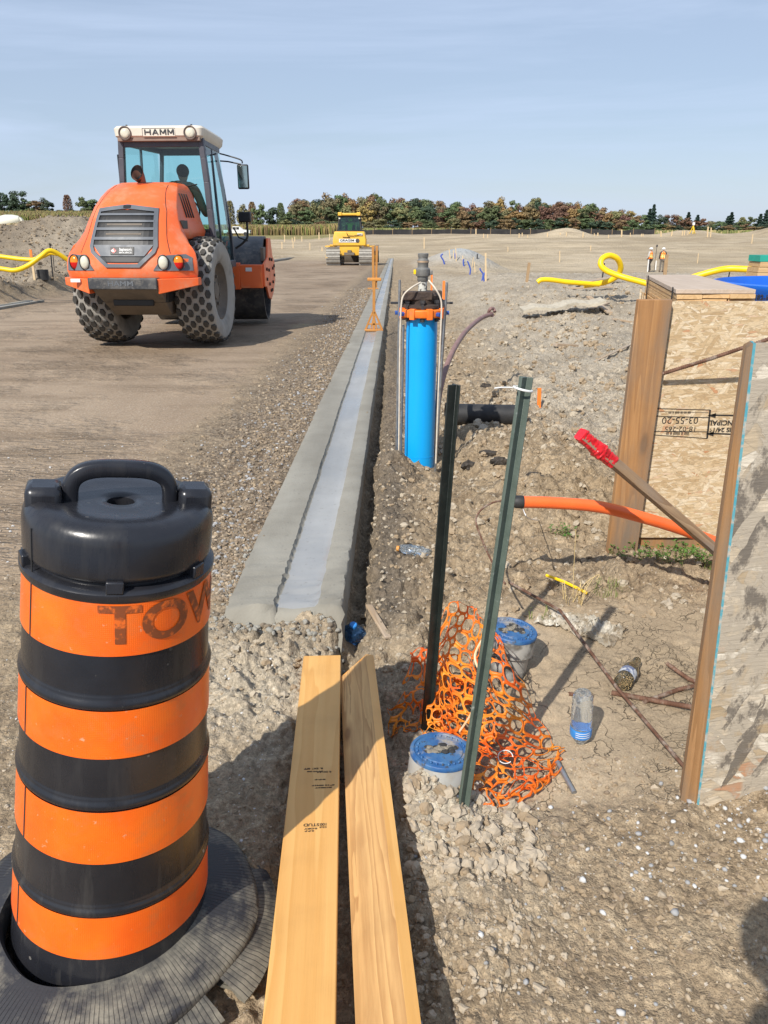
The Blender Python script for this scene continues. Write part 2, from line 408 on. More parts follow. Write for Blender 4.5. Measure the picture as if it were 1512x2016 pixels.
def build_ground():
    NR, NC = 1150, 820
    dens = np.interp(np.linspace(0, 1, NR), [0, .02, .32, .58, .80, 1], [math.log(.25), math.log(1.2), math.log(3.2), math.log(9.5), math.log(60), math.log(1900)])
    Yr = np.exp(dens)-.6
    t = np.linspace(-1, 1, NC); A = .80*t+1.6*t**5+.1*t**3
    YY, AA = np.meshgrid(Yr, A, indexing='ij'); XX = AA*(YY+1.15)
    ZZ = ground_z(XX, YY)
    me = bpy.data.meshes.new('ground')
    co = np.stack([XX, YY, ZZ], -1).reshape(-1, 3).astype(np.float32)
    i = np.arange(NR*NC).reshape(NR, NC)
    q = np.stack([i[:-1,:-1], i[:-1,1:], i[1:,1:], i[1:,:-1]], -1).reshape(-1, 4)
    me.vertices.add(len(co)); me.vertices.foreach_set('co', co.ravel())
    me.loops.add(q.size); me.loops.foreach_set('vertex_index', q.ravel().astype(np.int32))
    me.polygons.add(len(q)); me.polygons.foreach_set('loop_start', (np.arange(len(q))*4).astype(np.int32))
    me.polygons.foreach_set('use_smooth', np.ones(len(q), bool))
    me.update(calc_edges=True)
    X = XX.ravel(); Y = YY.ravel(); az = X/np.maximum(Y, .8); kx = kerb_x(Y)
    w1 = fbm(X*.8, Y*.8, 3, 51); w2 = fbm(X*2.5, Y*2.5, 3, 52)
    road = (1-sstep(X+.25*w2, kx-KW-1.15, kx-KW-.55))*sstep(Y+.5*w1, 1.9, 3.4)*sstep(X, -8.9, -8.4)*(1-sstep(Y, 55, 75))
    grav = sstep(X+.25*w2, kx-KW-.95, kx-KW-.5)*(1-sstep(X, kx-KW, kx-KW+.02))*sstep(Y+.4*w1, 2.7, 3.6)*(1-sstep(Y, 34, 60))
    grav = np.maximum(grav, .55*sstep(Y+w1, 4.2, 5.2)*(1-sstep(Y, 8, 12))*np.exp(-((X-kx-.28)/.16)**2))
    sand = np.clip(sstep(Y, 26, 48)*sstep(az+.05*w1, .02, .12)+sstep(Y, 58, 76)*sstep(az, -.5, -.3), 0, 1)
    mud = sstep(X+.1*w2, .34, .5)*(1-sstep(X, 1.8, 2.2))*sstep(Y+.08*w2, 1.72, 1.86)*(1-sstep(Y+.2*w2, 2.9, 3.2))
    grey = sstep(X-kx+.5*w1, .9, 2.0)*sstep(Y+.8*w1, 4.6, 6.4)*(1-sand)
    grey = np.maximum(grey, np.clip(1.1*np.exp(-((Y-20.8)/3.0)**2), 0, 1)*(1-sstep(X, -9.6, -8.9)))
    grey = np.maximum(grey, sstep(Y, 22, 30)*(1-sstep(Y, 44, 56))*np.exp(-((X+10.5)/2.2)**2)*.8)
    pile = np.exp(-((X-4.9)/2.2)**2-((Y-50)/2.3)**2)
    pale = np.exp(-((X-.15)/.22)**2-((Y-1.75)/.28)**2)+.7*np.exp(-((X+.45)/.5)**2-((Y-2.35)/.4)**2)
    damp = np.exp(-((X-kx-.18)/.16)**2)*sstep(Y, 2.5, 3)*(1-sstep(Y, 12, 20))
    damp = np.maximum(damp, .8*sstep(-(X+.9*w1), 8.9, 9.4)*(1-grey)*(1-sstep(Y, 50, 80)))
    grass = sstep(Y, 132, 150)
    straw = sstep(-az, .40, .43)*sstep(Y, 50, 80)*(1-sstep(Y, 150, 160))
    for nme, a in (('road', road), ('gravel', grav), ('sand', sand), ('mud', mud), ('grey', grey), ('pile', pile), ('pale', np.clip(pale, 0, 1)), ('damp', damp), ('grass', grass), ('straw', straw)):
        at = me.attributes.new(nme, 'FLOAT', 'POINT'); at.data.foreach_set('value', np.clip(a, 0, 1).astype(np.float32))
    t = NT('soil')
    n1 = t.noise(1.3, 6, .6); n2 = t.noise(9, 6, .6); n3 = t.noise(55, 5, .6); n4 = t.noise(190, 3, .6)
    c = t.mix(t.ramp(n1, [(.35, 0), (.65, 1)]), (.31,.232,.147), (.205,.152,.097))
    c = t.mix(t.ramp(n2, [(.38, 0), (.66, 1)]), c, (.42,.325,.212))
    c = t.mix(t.attr('damp'), c, (.155,.125,.092))
    c = t.mix(t.math('MULTIPLY', t.attr('grey'), t.ramp(n2, [(.3, .65), (.6, 1)])), c, t.mix(t.ramp(n1, [(.4, 0), (.6, 1)]), (.46,.40,.31), (.35,.30,.23)))
    c = t.mix(t.attr('pale'), c, (.50,.44,.34))
    c = t.mix(t.attr('mud'), c, t.mix(t.ramp(n1, [(.4, 0), (.62, 1)]), (.39,.305,.205), (.29,.225,.148)))
    rn = t.noise(1.0, 6, .6, t.mapc((.35,.12,1)))
    rc = t.mix(t.ramp(rn, [(.38, 0), (.62, 1)]), (.245,.178,.118), (.345,.262,.182))
    rc = t.mix(t.ramp(t.noise(2.2, 6, .62, t.mapc((.25,1.1,1))), [(.48, 0), (.68, .8)]), rc, (.19,.138,.09))
    rc = t.mix(t.ramp(t.vor(120, out='Color'), [(.80, 0), (.92, .45)]), rc, (.6,.53,.44))
    c = t.mix(t.attr('road'), c, rc)
    gc = t.mix(t.ramp(t.vor(45, out='Color'), [(.15, 0), (.8, 1)]), (.12,.088,.06), (.30,.235,.165))
    c = t.mix(t.attr('gravel'), c, gc)
    sc_ = t.mix(t.ramp(t.noise(.16, 6, .6, t.mapc((.5,1.2,1))), [(.38, 0), (.62, 1)]), (.55,.45,.31), (.38,.30,.195))
    sc_ = t.mix(t.ramp(t.noise(.8, 7, .65, t.mapc((.35,1.6,1))), [(.48, 0), (.68, .7)]), sc_, (.27,.21,.14))
    c = t.mix(t.attr('sand'), c, sc_)
    c = t.mix(t.attr('pile'), c, (.40,.42,.42))
    gr = t.mix(t.ramp(t.noise(.3, 6, .6), [(.4, 0), (.6, 1)]), (.22,.20,.075), (.34,.27,.12))
    c = t.mix(t.attr('grass'), c, gr)
    c = t.mix(t.attr('straw'), c, t.mix(t.ramp(t.noise(.5, 6), [(.45, 0), (.6, 1)]), (.5,.4,.25), (.3,.24,.16)))
    soft0 = t.math('MAXIMUM', t.attr('mud'), t.math('MULTIPLY', t.math('MAXIMUM', t.attr('road'), t.attr('sand')), .75))
    # grit of all sizes: light grains and dark crumbs
    notroad = t.math('SUBTRACT', 1.0, t.attr('mud'))
    sp = t.ramp(t.vor(150, out='Color'), [(.88, 0), (.93, 1)])
    c = t.mix(t.math('MULTIPLY', t.math('MULTIPLY', sp, notroad), .5), c, (.62,.57,.50))
    c = t.mix(t.math('MULTIPLY', t.ramp(n3, [(.5, 0), (.72, .75)]), notroad), c, t.mix(.5, c, (.07,.05,.034)))
    c = t.mix(t.ramp(n4, [(.35, .45), (.5, 0)]), c, t.mix(.5, c, (.09,.07,.05)))
    gr_ = t.ramp(t.vor(75, out='Color'), [(.1, .62), (.55, 1.0), (.9, 1.38)]); gr2 = t.ramp(t.vor(240, out='Color'), [(.1, .72), (.9, 1.28)])
    c = t.mix(t.math('MULTIPLY', t.math('SUBTRACT', 1.0, soft0), .6), c, gr_, 'MULTIPLY'); c = t.mix(.6, c, gr2, 'MULTIPLY')
    # cracked mud skin
    wv = t.n('VectorMath', operation='ADD'); nn = t.noise(5, 4, out=1); sub = t.n('VectorMath', operation='SCALE'); sub.inputs[3].default_value = .30
    t.l(nn, sub.inputs[0]); t.l(t.co(), wv.inputs[0]); t.l(sub.outputs[0], wv.inputs[1])
    ed = t.vor(7.5, 'DISTANCE_TO_EDGE', 'Distance', wv.outputs[0])
    ed2 = t.vor(19, 'DISTANCE_TO_EDGE', 'Distance', wv.outputs[0])
    crk = t.math('MULTIPLY', t.math('MULTIPLY', t.ramp(ed, [(0, 1), (.018, 0)]), t.ramp(n2, [(.46, 0), (.60, 1)])), t.attr('mud'))
    crk2 = t.math('MULTIPLY', t.math('MULTIPLY', t.ramp(ed2, [(0, .6), (.03, 0)]), t.ramp(n1, [(.5, 0), (.6, 1)])), t.attr('mud'))
    crk = t.math('MAXIMUM', crk, crk2)
    c = t.mix(t.math('MULTIPLY', crk, .55), c, (.12,.09,.062))
    # bumps
    soft = t.math('MAXIMUM', t.attr('mud'), t.math('MULTIPLY', t.attr('road'), .8))
    hard = t.math('SUBTRACT', 1.05, soft)
    tri = t.math('MULTIPLY', t.math('MULTIPLY', t.noise(1, 4, .6, t.mapc((4.5,13,1), (0,0,.12)), dist=1.6), t.ramp(t.noise(.7, 5, .6), [(.48, 0), (.62, 1)])), t.attr('road'))
    h = t.math('MULTIPLY_ADD', n3, .5, n2)
    h = t.math('MULTIPLY_ADD', n4, .22, h)
    h = t.math('MULTIPLY_ADD', t.math('SUBTRACT', 1.0, t.vor(38)), .3, h)
    nm = t.bump(t.math('MULTIPLY', h, hard), .022)
    nm = t.bump(t.math('MULTIPLY', t.math('ADD', t.noise(1.1, 6, .62, t.mapc((.6,1,1))), t.noise(5, 4, .6)), t.attr('sand')), .17, 1, nm)
    nm = t.bump(t.math('MULTIPLY', crk, -1.0), .008, 1, nm)
    nm = t.bump(tri, .085, 1, nm)
    t.fin(c, .93, nm, Specular_IOR_Level=.25)
    me.materials.append(t.m)
    o = bpy.data.objects.new('ground', me); COL.objects.link(o)
    tag(o, 'bare brown and grey construction ground with a compacted haul road', None, kind='structure')
build_ground()

# ---------------------------------------------------------------- the concrete kerb (and its twin across the road)
def concrete(name, c1, c2, rough, wet=0):
    t = NT(name); n = t.noise(3, 6, .6); f = t.noise(90, 4)
    c = t.mix(t.ramp(n, [(.35, 0), (.68, 1)]), c1, c2)
    c = t.mix(t.ramp(t.noise(1, 4, .5, t.mapc((3,.5,1))), [(.5, 0), (.7, .6)]), c, tuple(q*.78 for q in c1))
    c = t.mix(t.ramp(t.vor(110, out='Color'), [(.86, 0), (.93, .5)]), c, (.16,.15,.13))
    if wet:
        wf = t.ramp(t.noise(.9, 3, .5, t.mapc((1,.6,1))), [(.42, 0), (.56, 1)])
        r = t.ramp(wf, [(0, (.62,)*3), (1, (.26,)*3)]); c = t.mix(t.math('MULTIPLY', wf, .4), c, tuple(q*.62 for q in c1))
        return t.fin(c, r, t.bump(t.noise(14, 3), .0012))
    return t.fin(c, rough, t.bump(t.math('MULTIPLY_ADD', f, .4, n), .004))
M_conc = concrete('fresh_concrete', (.225,.208,.170), (.295,.277,.232), .85)
M_concs = concrete('trowelled_concrete', (.31,.312,.305), (.37,.372,.365), .5, 1)
def kerb(name, y0, y1, xoff, zoff, label):
    prof = [(-KW-.005, -.2, 0), (-KW, -.012, 0), (-KW+.02, 0, 0), (-.40, .003, 0), (-.34, .003, 0), (-.278, .003, 0), (-.270, -.013, 0), (-.262, -.017, 1),
            (-.20, -.018, 1), (-.14, -.016, 1), (-.112, -.015, 1), (-.100, -.004, 1), (-.088, .001, 0), (-.05, .005, 0), (-.008, .004, 0), (0, 0, 0), (.004, -.1, 0), (.0, -.3, 0)]
    n = 620; ys = y0+(np.exp(np.linspace(0, 1, n)*math.log(18))-1)/17*(y1-y0)
    ys = np.concatenate([[y0-.10, y0-.075, y0-.05, y0-.025], ys]); vs = []; m = len(prof)
    for i, y in enumerate(ys):
        e = max(0.0, 1-(y-y0)/.9)
        for k, (px_, pz_, w_) in enumerate(prof):
            nx = float(pn(y*23+k*.1, k*.5, 61))*.0022*(1+2*e)+float(pn(y*1.3, 3.3, 62))*.005
            if k in (5, 6, 7): nx += float(pn(y*26, 1, 63))*.004*(1+1.5*e)+float(pn(y*3, 1, 68))*.004
            nz_ = float(pn(y*24, k*1.7, 64))*.0018*(1+5*e)+float(pn(y*70, k*2.3, 69))*.0035*e*e
            dz = 0; dx = 0
            if y < y0:
                q = (y0-y)/.1; dz = -q*.17+abs(float(pn(y*60, k*2.1, 65)))*.05; nz_ += float(pn(y*40, k*1.3, 67))*.03; dx = float(pn(y*30, k*3, 66))*.03
            if k == 0 or k >= m-2: nx = nz_ = 0
            vs.append((float(kerb_x(y))+xoff+px_+nx+dx, y, float(ztop(y))+zoff+pz_+nz_+dz))
    fs = []; mi = []
    for i in range(len(ys)-1):
        for k in range(m-1):
            fs.append((i*m+k, i*m+k+1, (i+1)*m+k+1, (i+1)*m+k)); mi.append(1 if prof[k][2] and prof[k+1][2] and ys[i] > y0 else 0)
    b = MB(); b.v = vs; b.f = fs; b.mi = mi
    return tag(b.build(name, [M_conc, M_concs], smooth=50, fix=False), label, None, kind='structure')
kerb('kerb', 2.78, 71, 0, 0, 'freshly poured grey concrete kerb base with a smooth wet channel running to the yellow bulldozer')
kerb('kerb', 12.0, 19.0, -8.2, .03, 'pale concrete kerb across the haul road, half buried by the left bank')
kerb('kerb', 31, 70, -8.6, .10, 'far stretch of kerb on the other side of the haul road')

# ---------------------------------------------------------------- loose stones, one mesh per kind of ground
def ico(sub):
    b = bmesh.new(); bmesh.ops.create_icosphere(b, subdivisions=sub, radius=1)
    v = np.array([q.co[:] for q in b.verts]); f = np.array([[q.index for q in t.verts] for t in b.faces]); b.free(); return v, f
def PLK(y):
    f_ = (y-1.05)/(2.5-1.05); c1 = lerp(-.168, -.232, f_); c2 = lerp(.0, -.055, f_); return ((c1-.085, c1+.085, 2.56), (c2-.09, c2+.075, 2.50))
def stones(name, label, cat, pts, mats, sub=1, flat=.65, jag=.22, sink=.25, seed=3, smooth=False):
    """pts: rows of x, y, size(radius); each sits in the soil"""
    pts = np.asarray(pts, float); rg = np.random.default_rng(seed); v, f = ico(sub); n = len(pts); m = len(v)
    zz = ground_z(pts[:,0], pts[:,1])
    kp = np.array([not any(a0 < x < a1 and y < yy for a0, a1, yy in PLK(y)) for x, y in pts[:, :2]]); pts = pts[kp]; zz = zz[kp]; n = len(pts)
    kinds = [v*(1+jag*(2.2*pn(v[:,0]*1.3+q_*3.7, v[:,1]*1.3+v[:,2]*1.7, 95)+1.4*pn(v[:,0]*3+q_, v[:,1]*3+v[:,2]*2.6, 96)))[:,None]*np.array([1, rg.uniform(.6, .95), rg.uniform(flat*.8, flat*1.2)]) for q_ in range(24)]
    V = np.empty((n, m, 3)); 
    a = rg.uniform(0, 2*PI, n); tx = rg.normal(0, .35, n)
    for i in range(n):
        k = kinds[rg.integers(24)]; c, s_ = math.cos(a[i]), math.sin(a[i]); c2, s2 = math.cos(tx[i]), math.sin(tx[i])
        y_ = k[:,1]*c2-k[:,2]*s2; z_ = k[:,1]*s2+k[:,2]*c2
        V[i,:,0] = (k[:,0]*c-y_*s_)*pts[i,2]+pts[i,0]; V[i,:,1] = (k[:,0]*s_+y_*c)*pts[i,2]+pts[i,1]
        V[i,:,2] = z_*pts[i,2]+zz[i]+pts[i,2]*(flat-sink)*.7
    Fq = (f[None]+(np.arange(n)*m)[:,None,None]).reshape(-1, 3)
    me = bpy.data.meshes.new(name); me.vertices.add(n*m); me.vertices.foreach_set('co', V.reshape(-1).astype(np.float32))
    me.loops.add(Fq.size); me.loops.foreach_set('vertex_index', Fq.ravel().astype(np.int32))
    me.polygons.add(len(Fq)); me.polygons.foreach_set('loop_start', (np.arange(len(Fq))*3).astype(np.int32))
    me.polygons.foreach_set('use_smooth', np.full(len(Fq), bool(smooth)))
    me.polygons.foreach_set('material_index', np.repeat(rg.integers(0, len(mats), n), len(f)).astype(np.int32))
    me.update(calc_edges=True)
    for q in mats: me.materials.append(q)
    o = bpy.data.objects.new(name, me); COL.objects.link(o)
    return tag(o, label, cat, kind='stuff')
def stone_m(name, a, b, r=.85): return paint(name, a, b, r, 25, bumps=.0015, bscale=180)
SW = stone_m('pale_stone', (.56,.56,.55), (.44,.43,.41)); SG = stone_m('grey_stone', (.33,.33,.33), (.24,.235,.225)); ST = stone_m('tan_stone', (.40,.32,.225), (.31,.24,.165))
SB = stone_m('brown_stone', (.25,.19,.13), (.17,.125,.085)); SC = stone_m('dry_clod', (.33,.25,.162), (.24,.178,.112), .95); SCP = stone_m('pale_clod', (.42,.35,.26), (.32,.26,.185), .95); SCG = stone_m('grey_clod', (.41,.35,.265), (.33,.275,.20), .95); SD = stone_m('dark_clod', (.20,.16,.115), (.14,.11,.08), .95)
SK = stone_m('concrete_crumb', (.30,.285,.245), (.22,.21,.18))
rg = np.random.default_rng(11)
def sizes(n, a, b, p=2.2): return a+(b-a)*rg.random(n)**p
def scat(n, x0, x1, y0, y1, a, b, p=2.2): return np.stack([rg.uniform(x0, x1, n), rg.uniform(y0, y1, n), sizes(n, a, b, p)], 1)
P1 = np.concatenate([scat(330, .05, 1.5, .75, 1.75, .0015, .009, 3), scat(70, .2, 1.5, .75, 1.85, .005, .013, 2), scat(260, -.2, 1.5, .75, 2.0, .003, .011)])
P1b = np.concatenate([scat(9000, .0, 1.7, .7, 2.0, .0012, .008, 3.2), scat(500, .3, 1.7, 1.4, 2.0, .003, .013, 2)])
stones('soil_crumbs', 'brown soil crumbs over the foreground at the right', 'crumbs', P1b, [SC, SC, SCP, SB], 1, .7, .3, .5, 15)
stones('pebbles', 'white and grey pebbles strewn over the brown soil in the foreground', 'pebbles', P1, [SW, SG, SG, ST, ST, SC], 1, .7, .14, .3, smooth=True)
P2 = np.concatenate([scat(900, .95, 1.75, 1.55, 2.05, .002, .013, 2.0), scat(160, .6, 1.1, 1.5, 1.78, .002, .009)])
stones('pebbles', 'heap of washed pebbles at the foot of the weathered panel', 'pebbles', P2, [SG, SG, ST, ST, SW, SC], 1, .7, .08, .4, 5, smooth=True)
n = 21000; yy = 2.9+22*rg.random(n)**2.2; xx = kerb_x(yy)-KW+.015-np.abs(rg.normal(0, .30, n))-.1*rg.random(n)
P3 = np.stack([xx, yy, sizes(n, .0025, .014, 3.0)*(1+yy*.035)], 1)
stones('gravel', 'coarse brown gravel lying along the left edge of the fresh kerb', 'gravel', P3, [SB, SB, SC, SD, SC, SD, ST, SB, SG], 1, .7, .22, .5, 6)
P4 = np.concatenate([scat(3200, -1.4, -.3, 1.0, 2.6, .0015, .006, 3), scat(90, -1.2, -.35, 1.2, 2.3, .005, .012), scat(900, -3.2, -.7, 2.5, 5.5, .003, .010)])
stones('grit', 'fine grit and small stones around the planks and the traffic drum', 'gravel', P4, [SC, SC, SW, SCP, SCP], 1, .7, .2, .5, 7)
P5 = np.concatenate([scat(520, -.04, .42, 1.5, 1.80, .003, .026, 2.6), scat(500, .0, .35, 1.2, 1.65, .002, .014,3), scat(420, .05, .5, 1.0, 1.7, .002, .011, 3)])
stones('clods', 'crumbly pale clay clods banked in front of the blue capped valve box', 'clods', P5, [SCP, SCP, SC, SCP], 2, .75, .22, .45, 8)
P6 = np.concatenate([scat(3600, .1, 2.6, 2.9, 8, .003, .026, 3.4), scat(1900, .3, 3.2, 5, 13, .006, .05, 3.4), scat(1500, 2, 7, 7, 18, .006, .05, 3.2), scat(900, -.1, .4, 2.6, 6, .003, .015), scat(300, -.75, .3, 2.2, 2.62, .003, .018, 2.4)])
stones('clods', 'brown clay clods scattered over the churned ground right of the kerb', 'clods', P6, [SC, SC, SCG, SCG], 2, .7, .26, .42, 9)
P7 = np.concatenate([scat(6500, -19, -8.9, 12, 36, .02, .075, 2.6), scat(1800, -18, -9, 17, 24, .01, .03, 2)])
stones('clods', 'dark broken soil lumps on the spoil bank left of the haul road', 'clods', P7, [SC, SD, SD], 1, .75, .3, .4, 10)
P8 = np.concatenate([np.stack([rg.uniform(-.62,-.16,200), 2.73-np.abs(rg.normal(0,.05,200)), sizes(200,.004,.016)],1), np.stack([kerb_x(2.6)-KW-np.abs(rg.normal(0,.03,160)), rg.uniform(2.65,3.5,160), sizes(160,.003,.011)],1)])
stones('concrete_crumbs', 'crumbs of spilt wet concrete at the near end of the kerb', 'crumbs', P8, [SK, SK, SD], 2, .7, .07, .3, 12)
P9 = np.concatenate([scat(1500, -9.6, -7.3, 27, 48, .02, .06, 2.2)])
stones('gravel', 'grey gravel patch beyond the road, left of the bulldozer', 'gravel', P9, [SCG, SG, SCG], 1, .7, .15, .3, 13)
# ================================================================ traffic drum and its tyre rings
DX, DY, DZ = -.640, 1.375, .035
drum = thing('traffic_drum', 'black traffic drum with four orange reflective bands and a handle, standing in rubber rings', 'traffic drum', (DX-.008, DY, DZ-.066), rot=(rad(.5), rad(7.9), 0)); drum.scale = (.945, .945, 1.005)
def dr(z): return float(np.interp(z, [0, .05, .22, .57, .98, 1.02], [.238, .235, .2225, .203, .184, .182]))
prof = [(.20, .0), (.243, .004), (.243, .02), (.234, .035)]
ridges = (.300, .555, .776)
z = .05
zs = sorted(set([round(.05+.0025*i, 4) for i in range(375)]))
for z in zs:
    r = dr(z)-.004
    for q in ridges:
        if abs(z-q-.004) < .0115: r += .0065*math.cos((z-q-.004)/.0115*PI/2)**.6
        if abs(z-q-.018) < .005: r += .002*math.cos((z-q-.018)/.005*PI/2)
    if any(a < z < b_ for a, b_ in ((.188,.293),(.427,.547),(.667,.768),(.882,.985))): r -= .001
    prof.append((r, z))
prof += [(.184, .985), (.188, .992), (.188, 1.002), (.182, 1.008), (.165, 1.010), (.165, 1.03)]
MB().lathe(prof, 96).build('body', M_black_plastic, drum, smooth=40)
def orange_m():
    t = NT('reflective_sheeting')
    cx = t.n('SeparateXYZ'); t.l(t.co(), cx.inputs[0])
    ang = t.math('ARCTAN2', cx.outputs[0], t.math('MULTIPLY', cx.outputs[1], -1.0))
    cv = t.n('CombineXYZ'); t.l(t.math('MULTIPLY', ang, .2), cv.inputs[0]); t.l(cx.outputs[2], cv.inputs[1])
    hx = t.vor(260, 'DISTANCE_TO_EDGE', 'Distance', cv.outputs[0], .12)
    n = t.noise(7, 5, .6)
    c = t.mix(t.ramp(n, [(.35, 0), (.7, 1)]), (.88,.115,.004), (.93,.175,.008))
    c = t.mix(t.ramp(hx, [(.02, .28), (.1, 0)]), c, (.62,.08,.004))
    c = t.mix(t.ramp(t.noise(60, 4, .6, t.mapc((1,1,1))), [(.66, 0), (.74, .8)]), c, (.62,.36,.22))
    c = t.mix(t.ramp(t.noise(16, 6, .7), [(.52, 0), (.74, .6)]), c, (.52,.16,.045))
    r = t.ramp(n, [(.3, .38), (.7, .30)])
    return t.fin(c, r, t.bump(hx, .0006), Coat_Weight=.25, Coat_Roughness=.2)
M_or = orange_m()
SEAM = rad(-41)
for (a, b_), ds in zip(((.882,.986),(.667,.769),(.426,.547),(.187,.293)), (0, -.06, -.02, -.10)):
    m = MB(); pr = [(dr(a+(b_-a)*k/6), a+(b_-a)*k/6) for k in range(7)]
    s0 = SEAM+ds-PI/2
    m.lathe([(r-.0006, q) for r, q in pr], 120, lo=s0+.012, hi=s0+2*PI-.006)
    o = m.build('reflective_band', M_or, drum, smooth=40)
    MB().lathe([(r+.0003, q) for r, q in pr], 2, lo=s0-.011, hi=s0+.010).build('band_seam', M_black_rub, o, smooth=0)
# worn lettering on the top band
vs, fs = text_mesh('TOW', .106, bold=.0030, extr=.0)
xs = [v[0] for v in vs]; sx = .315/(max(xs)-min(xs))
def wrap(x, y):
    zz = .939+y*.95-.012*x; r = dr(zz)+.0009; ph = rad(54)+x*sx/r
    return (r*math.sin(ph), -r*math.cos(ph), zz)
b = bmesh.new(); V_ = [b.verts.new(v) for v in vs]
for f in fs:
    try: b.faces.new([V_[i] for i in f])
    except ValueError: pass
bmesh.ops.triangulate(b, faces=b.faces)
for _ in range(3): bmesh.ops.subdivide_edges(b, edges=[e for e in b.edges if abs(e.verts[0].co.x-e.verts[1].co.x) > .006], cuts=1); bmesh.ops.triangulate(b, faces=b.faces)
m = MB(); m.v = [wrap(v.co.x, v.co.y) for v in b.verts]; b.verts.index_update(); m.f = [tuple(v.index for v in f.verts) for f in b.faces]; b.free()
M_let = paint('worn_stencil', (.22,.055,.014), (.70,.13,.012), .5, 70, lo=.50, hi=.64)
m.build('lettering', M_let, drum, smooth=0)
# head with handle and lugs
head = MB()
hp = [(.150,1.006), (.174,1.020), (.179,1.024), (.181,1.032), (.181,1.085), (.178,1.100), (.168,1.114), (.150,1.120), (.10,1.114), (.05,1.112), (.032,1.113), (.026,1.108), (.025,1.07), (.0005,1.068)]
head.lathe(hp, 96, cap=(True, True))
A = rad(20); AX = Vector((math.cos(A), math.sin(A), 0)); AY = Vector((-math.sin(A), math.cos(A), 0))
ho = head.build('head', M_black_plastic, drum, smooth=45)
for sgn in (-1, 1):
    c = AX*(.141*sgn); T = frame_T((c.x, c.y, 1.075), AX, AY)
    MB().box((-.032,-.036,-.01), (.034,.036,.068), T=T).build('lug', M_black_plastic, ho, bevel=.013, smooth=50)
for k, an in enumerate((-20, -75, 55, 150, 215)):
    a = rad(an); T = frame_T((.177*math.cos(a), .177*math.sin(a), 1.01), (math.cos(a), math.sin(a), 0), (-math.sin(a), math.cos(a), 0))
    MB().box((-.02,-.016,-.006), (.011,.016,.018), T=T).build('clip', M_black_plastic, ho, bevel=.003)
MB().box((-.0015,-.1825,1.0), (.0015,-.1805,1.09), T=Matrix.Rotation(SEAM, 4, 'Z')).build('mould_seam', M_black_rub, ho, smooth=0)
ringsh = []
K = 26
for k in range(K+1):
    a = PI*k/K; sx_ = -math.cos(a); sz_ = math.sin(a)
    # squarish arch
    px_ = math.copysign(abs(sx_)**.62, sx_)*.094; pz_ = (abs(sz_)**.55)*.066
    tx = sz_*.9+.05*0; d = Vector((sz_, 0, -(-sx_))) if False else None
    ringsh.append((px_, pz_))
sec = []
for k in range(K+1):
    p0 = Vector((ringsh[max(k-1,0)][0], 0, ringsh[max(k-1,0)][1])); p1 = Vector((ringsh[min(k+1,K)][0], 0, ringsh[min(k+1,K)][1]))
    d = (p1-p0).normalized(); nrm = Vector((-d.z, 0, d.x)); c = Vector((ringsh[k][0], 0, 1.108+ringsh[k][1]))
    r_ = []
    for j in range(12):
        a = 2*PI*j/12; u = math.copysign(abs(math.cos(a))**.5, math.cos(a))*.0165; v_ = math.copysign(abs(math.sin(a))**.5, math.sin(a))*.0155
        q = c+nrm*v_; r_.append(AX*q.x+AY*u+Vector((0, 0, q.z)))
    sec.append(r_)
MB().loft(sec).build('handle', M_black_plastic, drum, smooth=60)
def ring_m():
    t = NT('tyre_ring_rubber'); cx = t.n('SeparateXYZ'); t.l(t.co(), cx.inputs[0])
    ang = t.math('ARCTAN2', cx.outputs[0], cx.outputs[1])
    w_ = t.math('SINE', t.math('MULTIPLY_ADD', ang, 190.0, t.math('MULTIPLY', t.noise(7, 3), 11.0)))
    rr_ = t.math('SQRT', t.math('ADD', t.math('POWER', cx.outputs[0], 2.0), t.math('POWER', cx.outputs[1], 2.0))); li = t.math('MULTIPLY', t.ramp(w_, [(.88, 0), (.99, .8)]), t.ramp(t.math('MULTIPLY_ADD', t.noise(6, 4), .10, rr_), [(.29, .1), (.335, 1)])); n = t.noise(4, 7, .7, t.mapc((1,1,3)))
    c = t.mix(t.ramp(n, [(.48, 0), (.62, 1)]), (.028,.028,.032), (.22,.20,.155))
    c = t.mix(t.ramp(t.noise(30, 5), [(.45, 0), (.7, .5)]), c, (.03,.03,.032))
    c = t.mix(li, c, (.008,.008,.009))
    return t.fin(c, .62, t.bump(t.math('MULTIPLY', li, -1.0), .003, 1, t.bump(t.noise(40, 4), .0015)))
M_ring = ring_m()
M_ring_in = paint('ring_rubber', (.03,.03,.031), (.075,.07,.06), .7, 14, bumps=.001, bscale=90)
def tyre_ring(label, c, r0, r1, zz, h, gaps, tilt, seed):
    t_ = thing('tyre_ring', label, 'tyre ring', c, group='rubber tyre rings weighting the traffic drum', rot=tilt)
    pr = [(r0,h*.2),(r0+.003,h*.8),(r0+.010,h),(r0+.02,h*.97),(r0+(r1-r0)*.35,h*.86),(r0+(r1-r0)*.7,h*.62),(r1-.008,h*.36),(r1,h*.22),(r1-.001,h*.05),(r1-.02,h*.1),(r0+.05,h*.5),(r0+.02,h*.2)]
    for lo, hi in gaps:
        m = MB(); m.lathe(pr+[pr[0]], int(140*(hi-lo)/6.28)+8, lo=lo, hi=hi)
        for v in range(len(m.v)):
            x, y, q = m.v[v]; a = math.atan2(y, x); n_ = 1+.02*math.sin(3*a+seed)+.012*math.sin(7*a+2*seed)
            m.v[v] = (x*n_, y*n_, q+.006*math.sin(2*a+seed))
        m.build('ring', M_ring, t_, smooth=50, fix=True)
    return t_
gb = .035
tyre_ring('upper sipe-cut rubber ring fitting tightly round the foot of the traffic drum', (DX-.012, DY-.003, .035), .214, .345, 0, .060, [(0, 2*PI-.0001)], (rad(-1), rad(2), 0), 1.0)
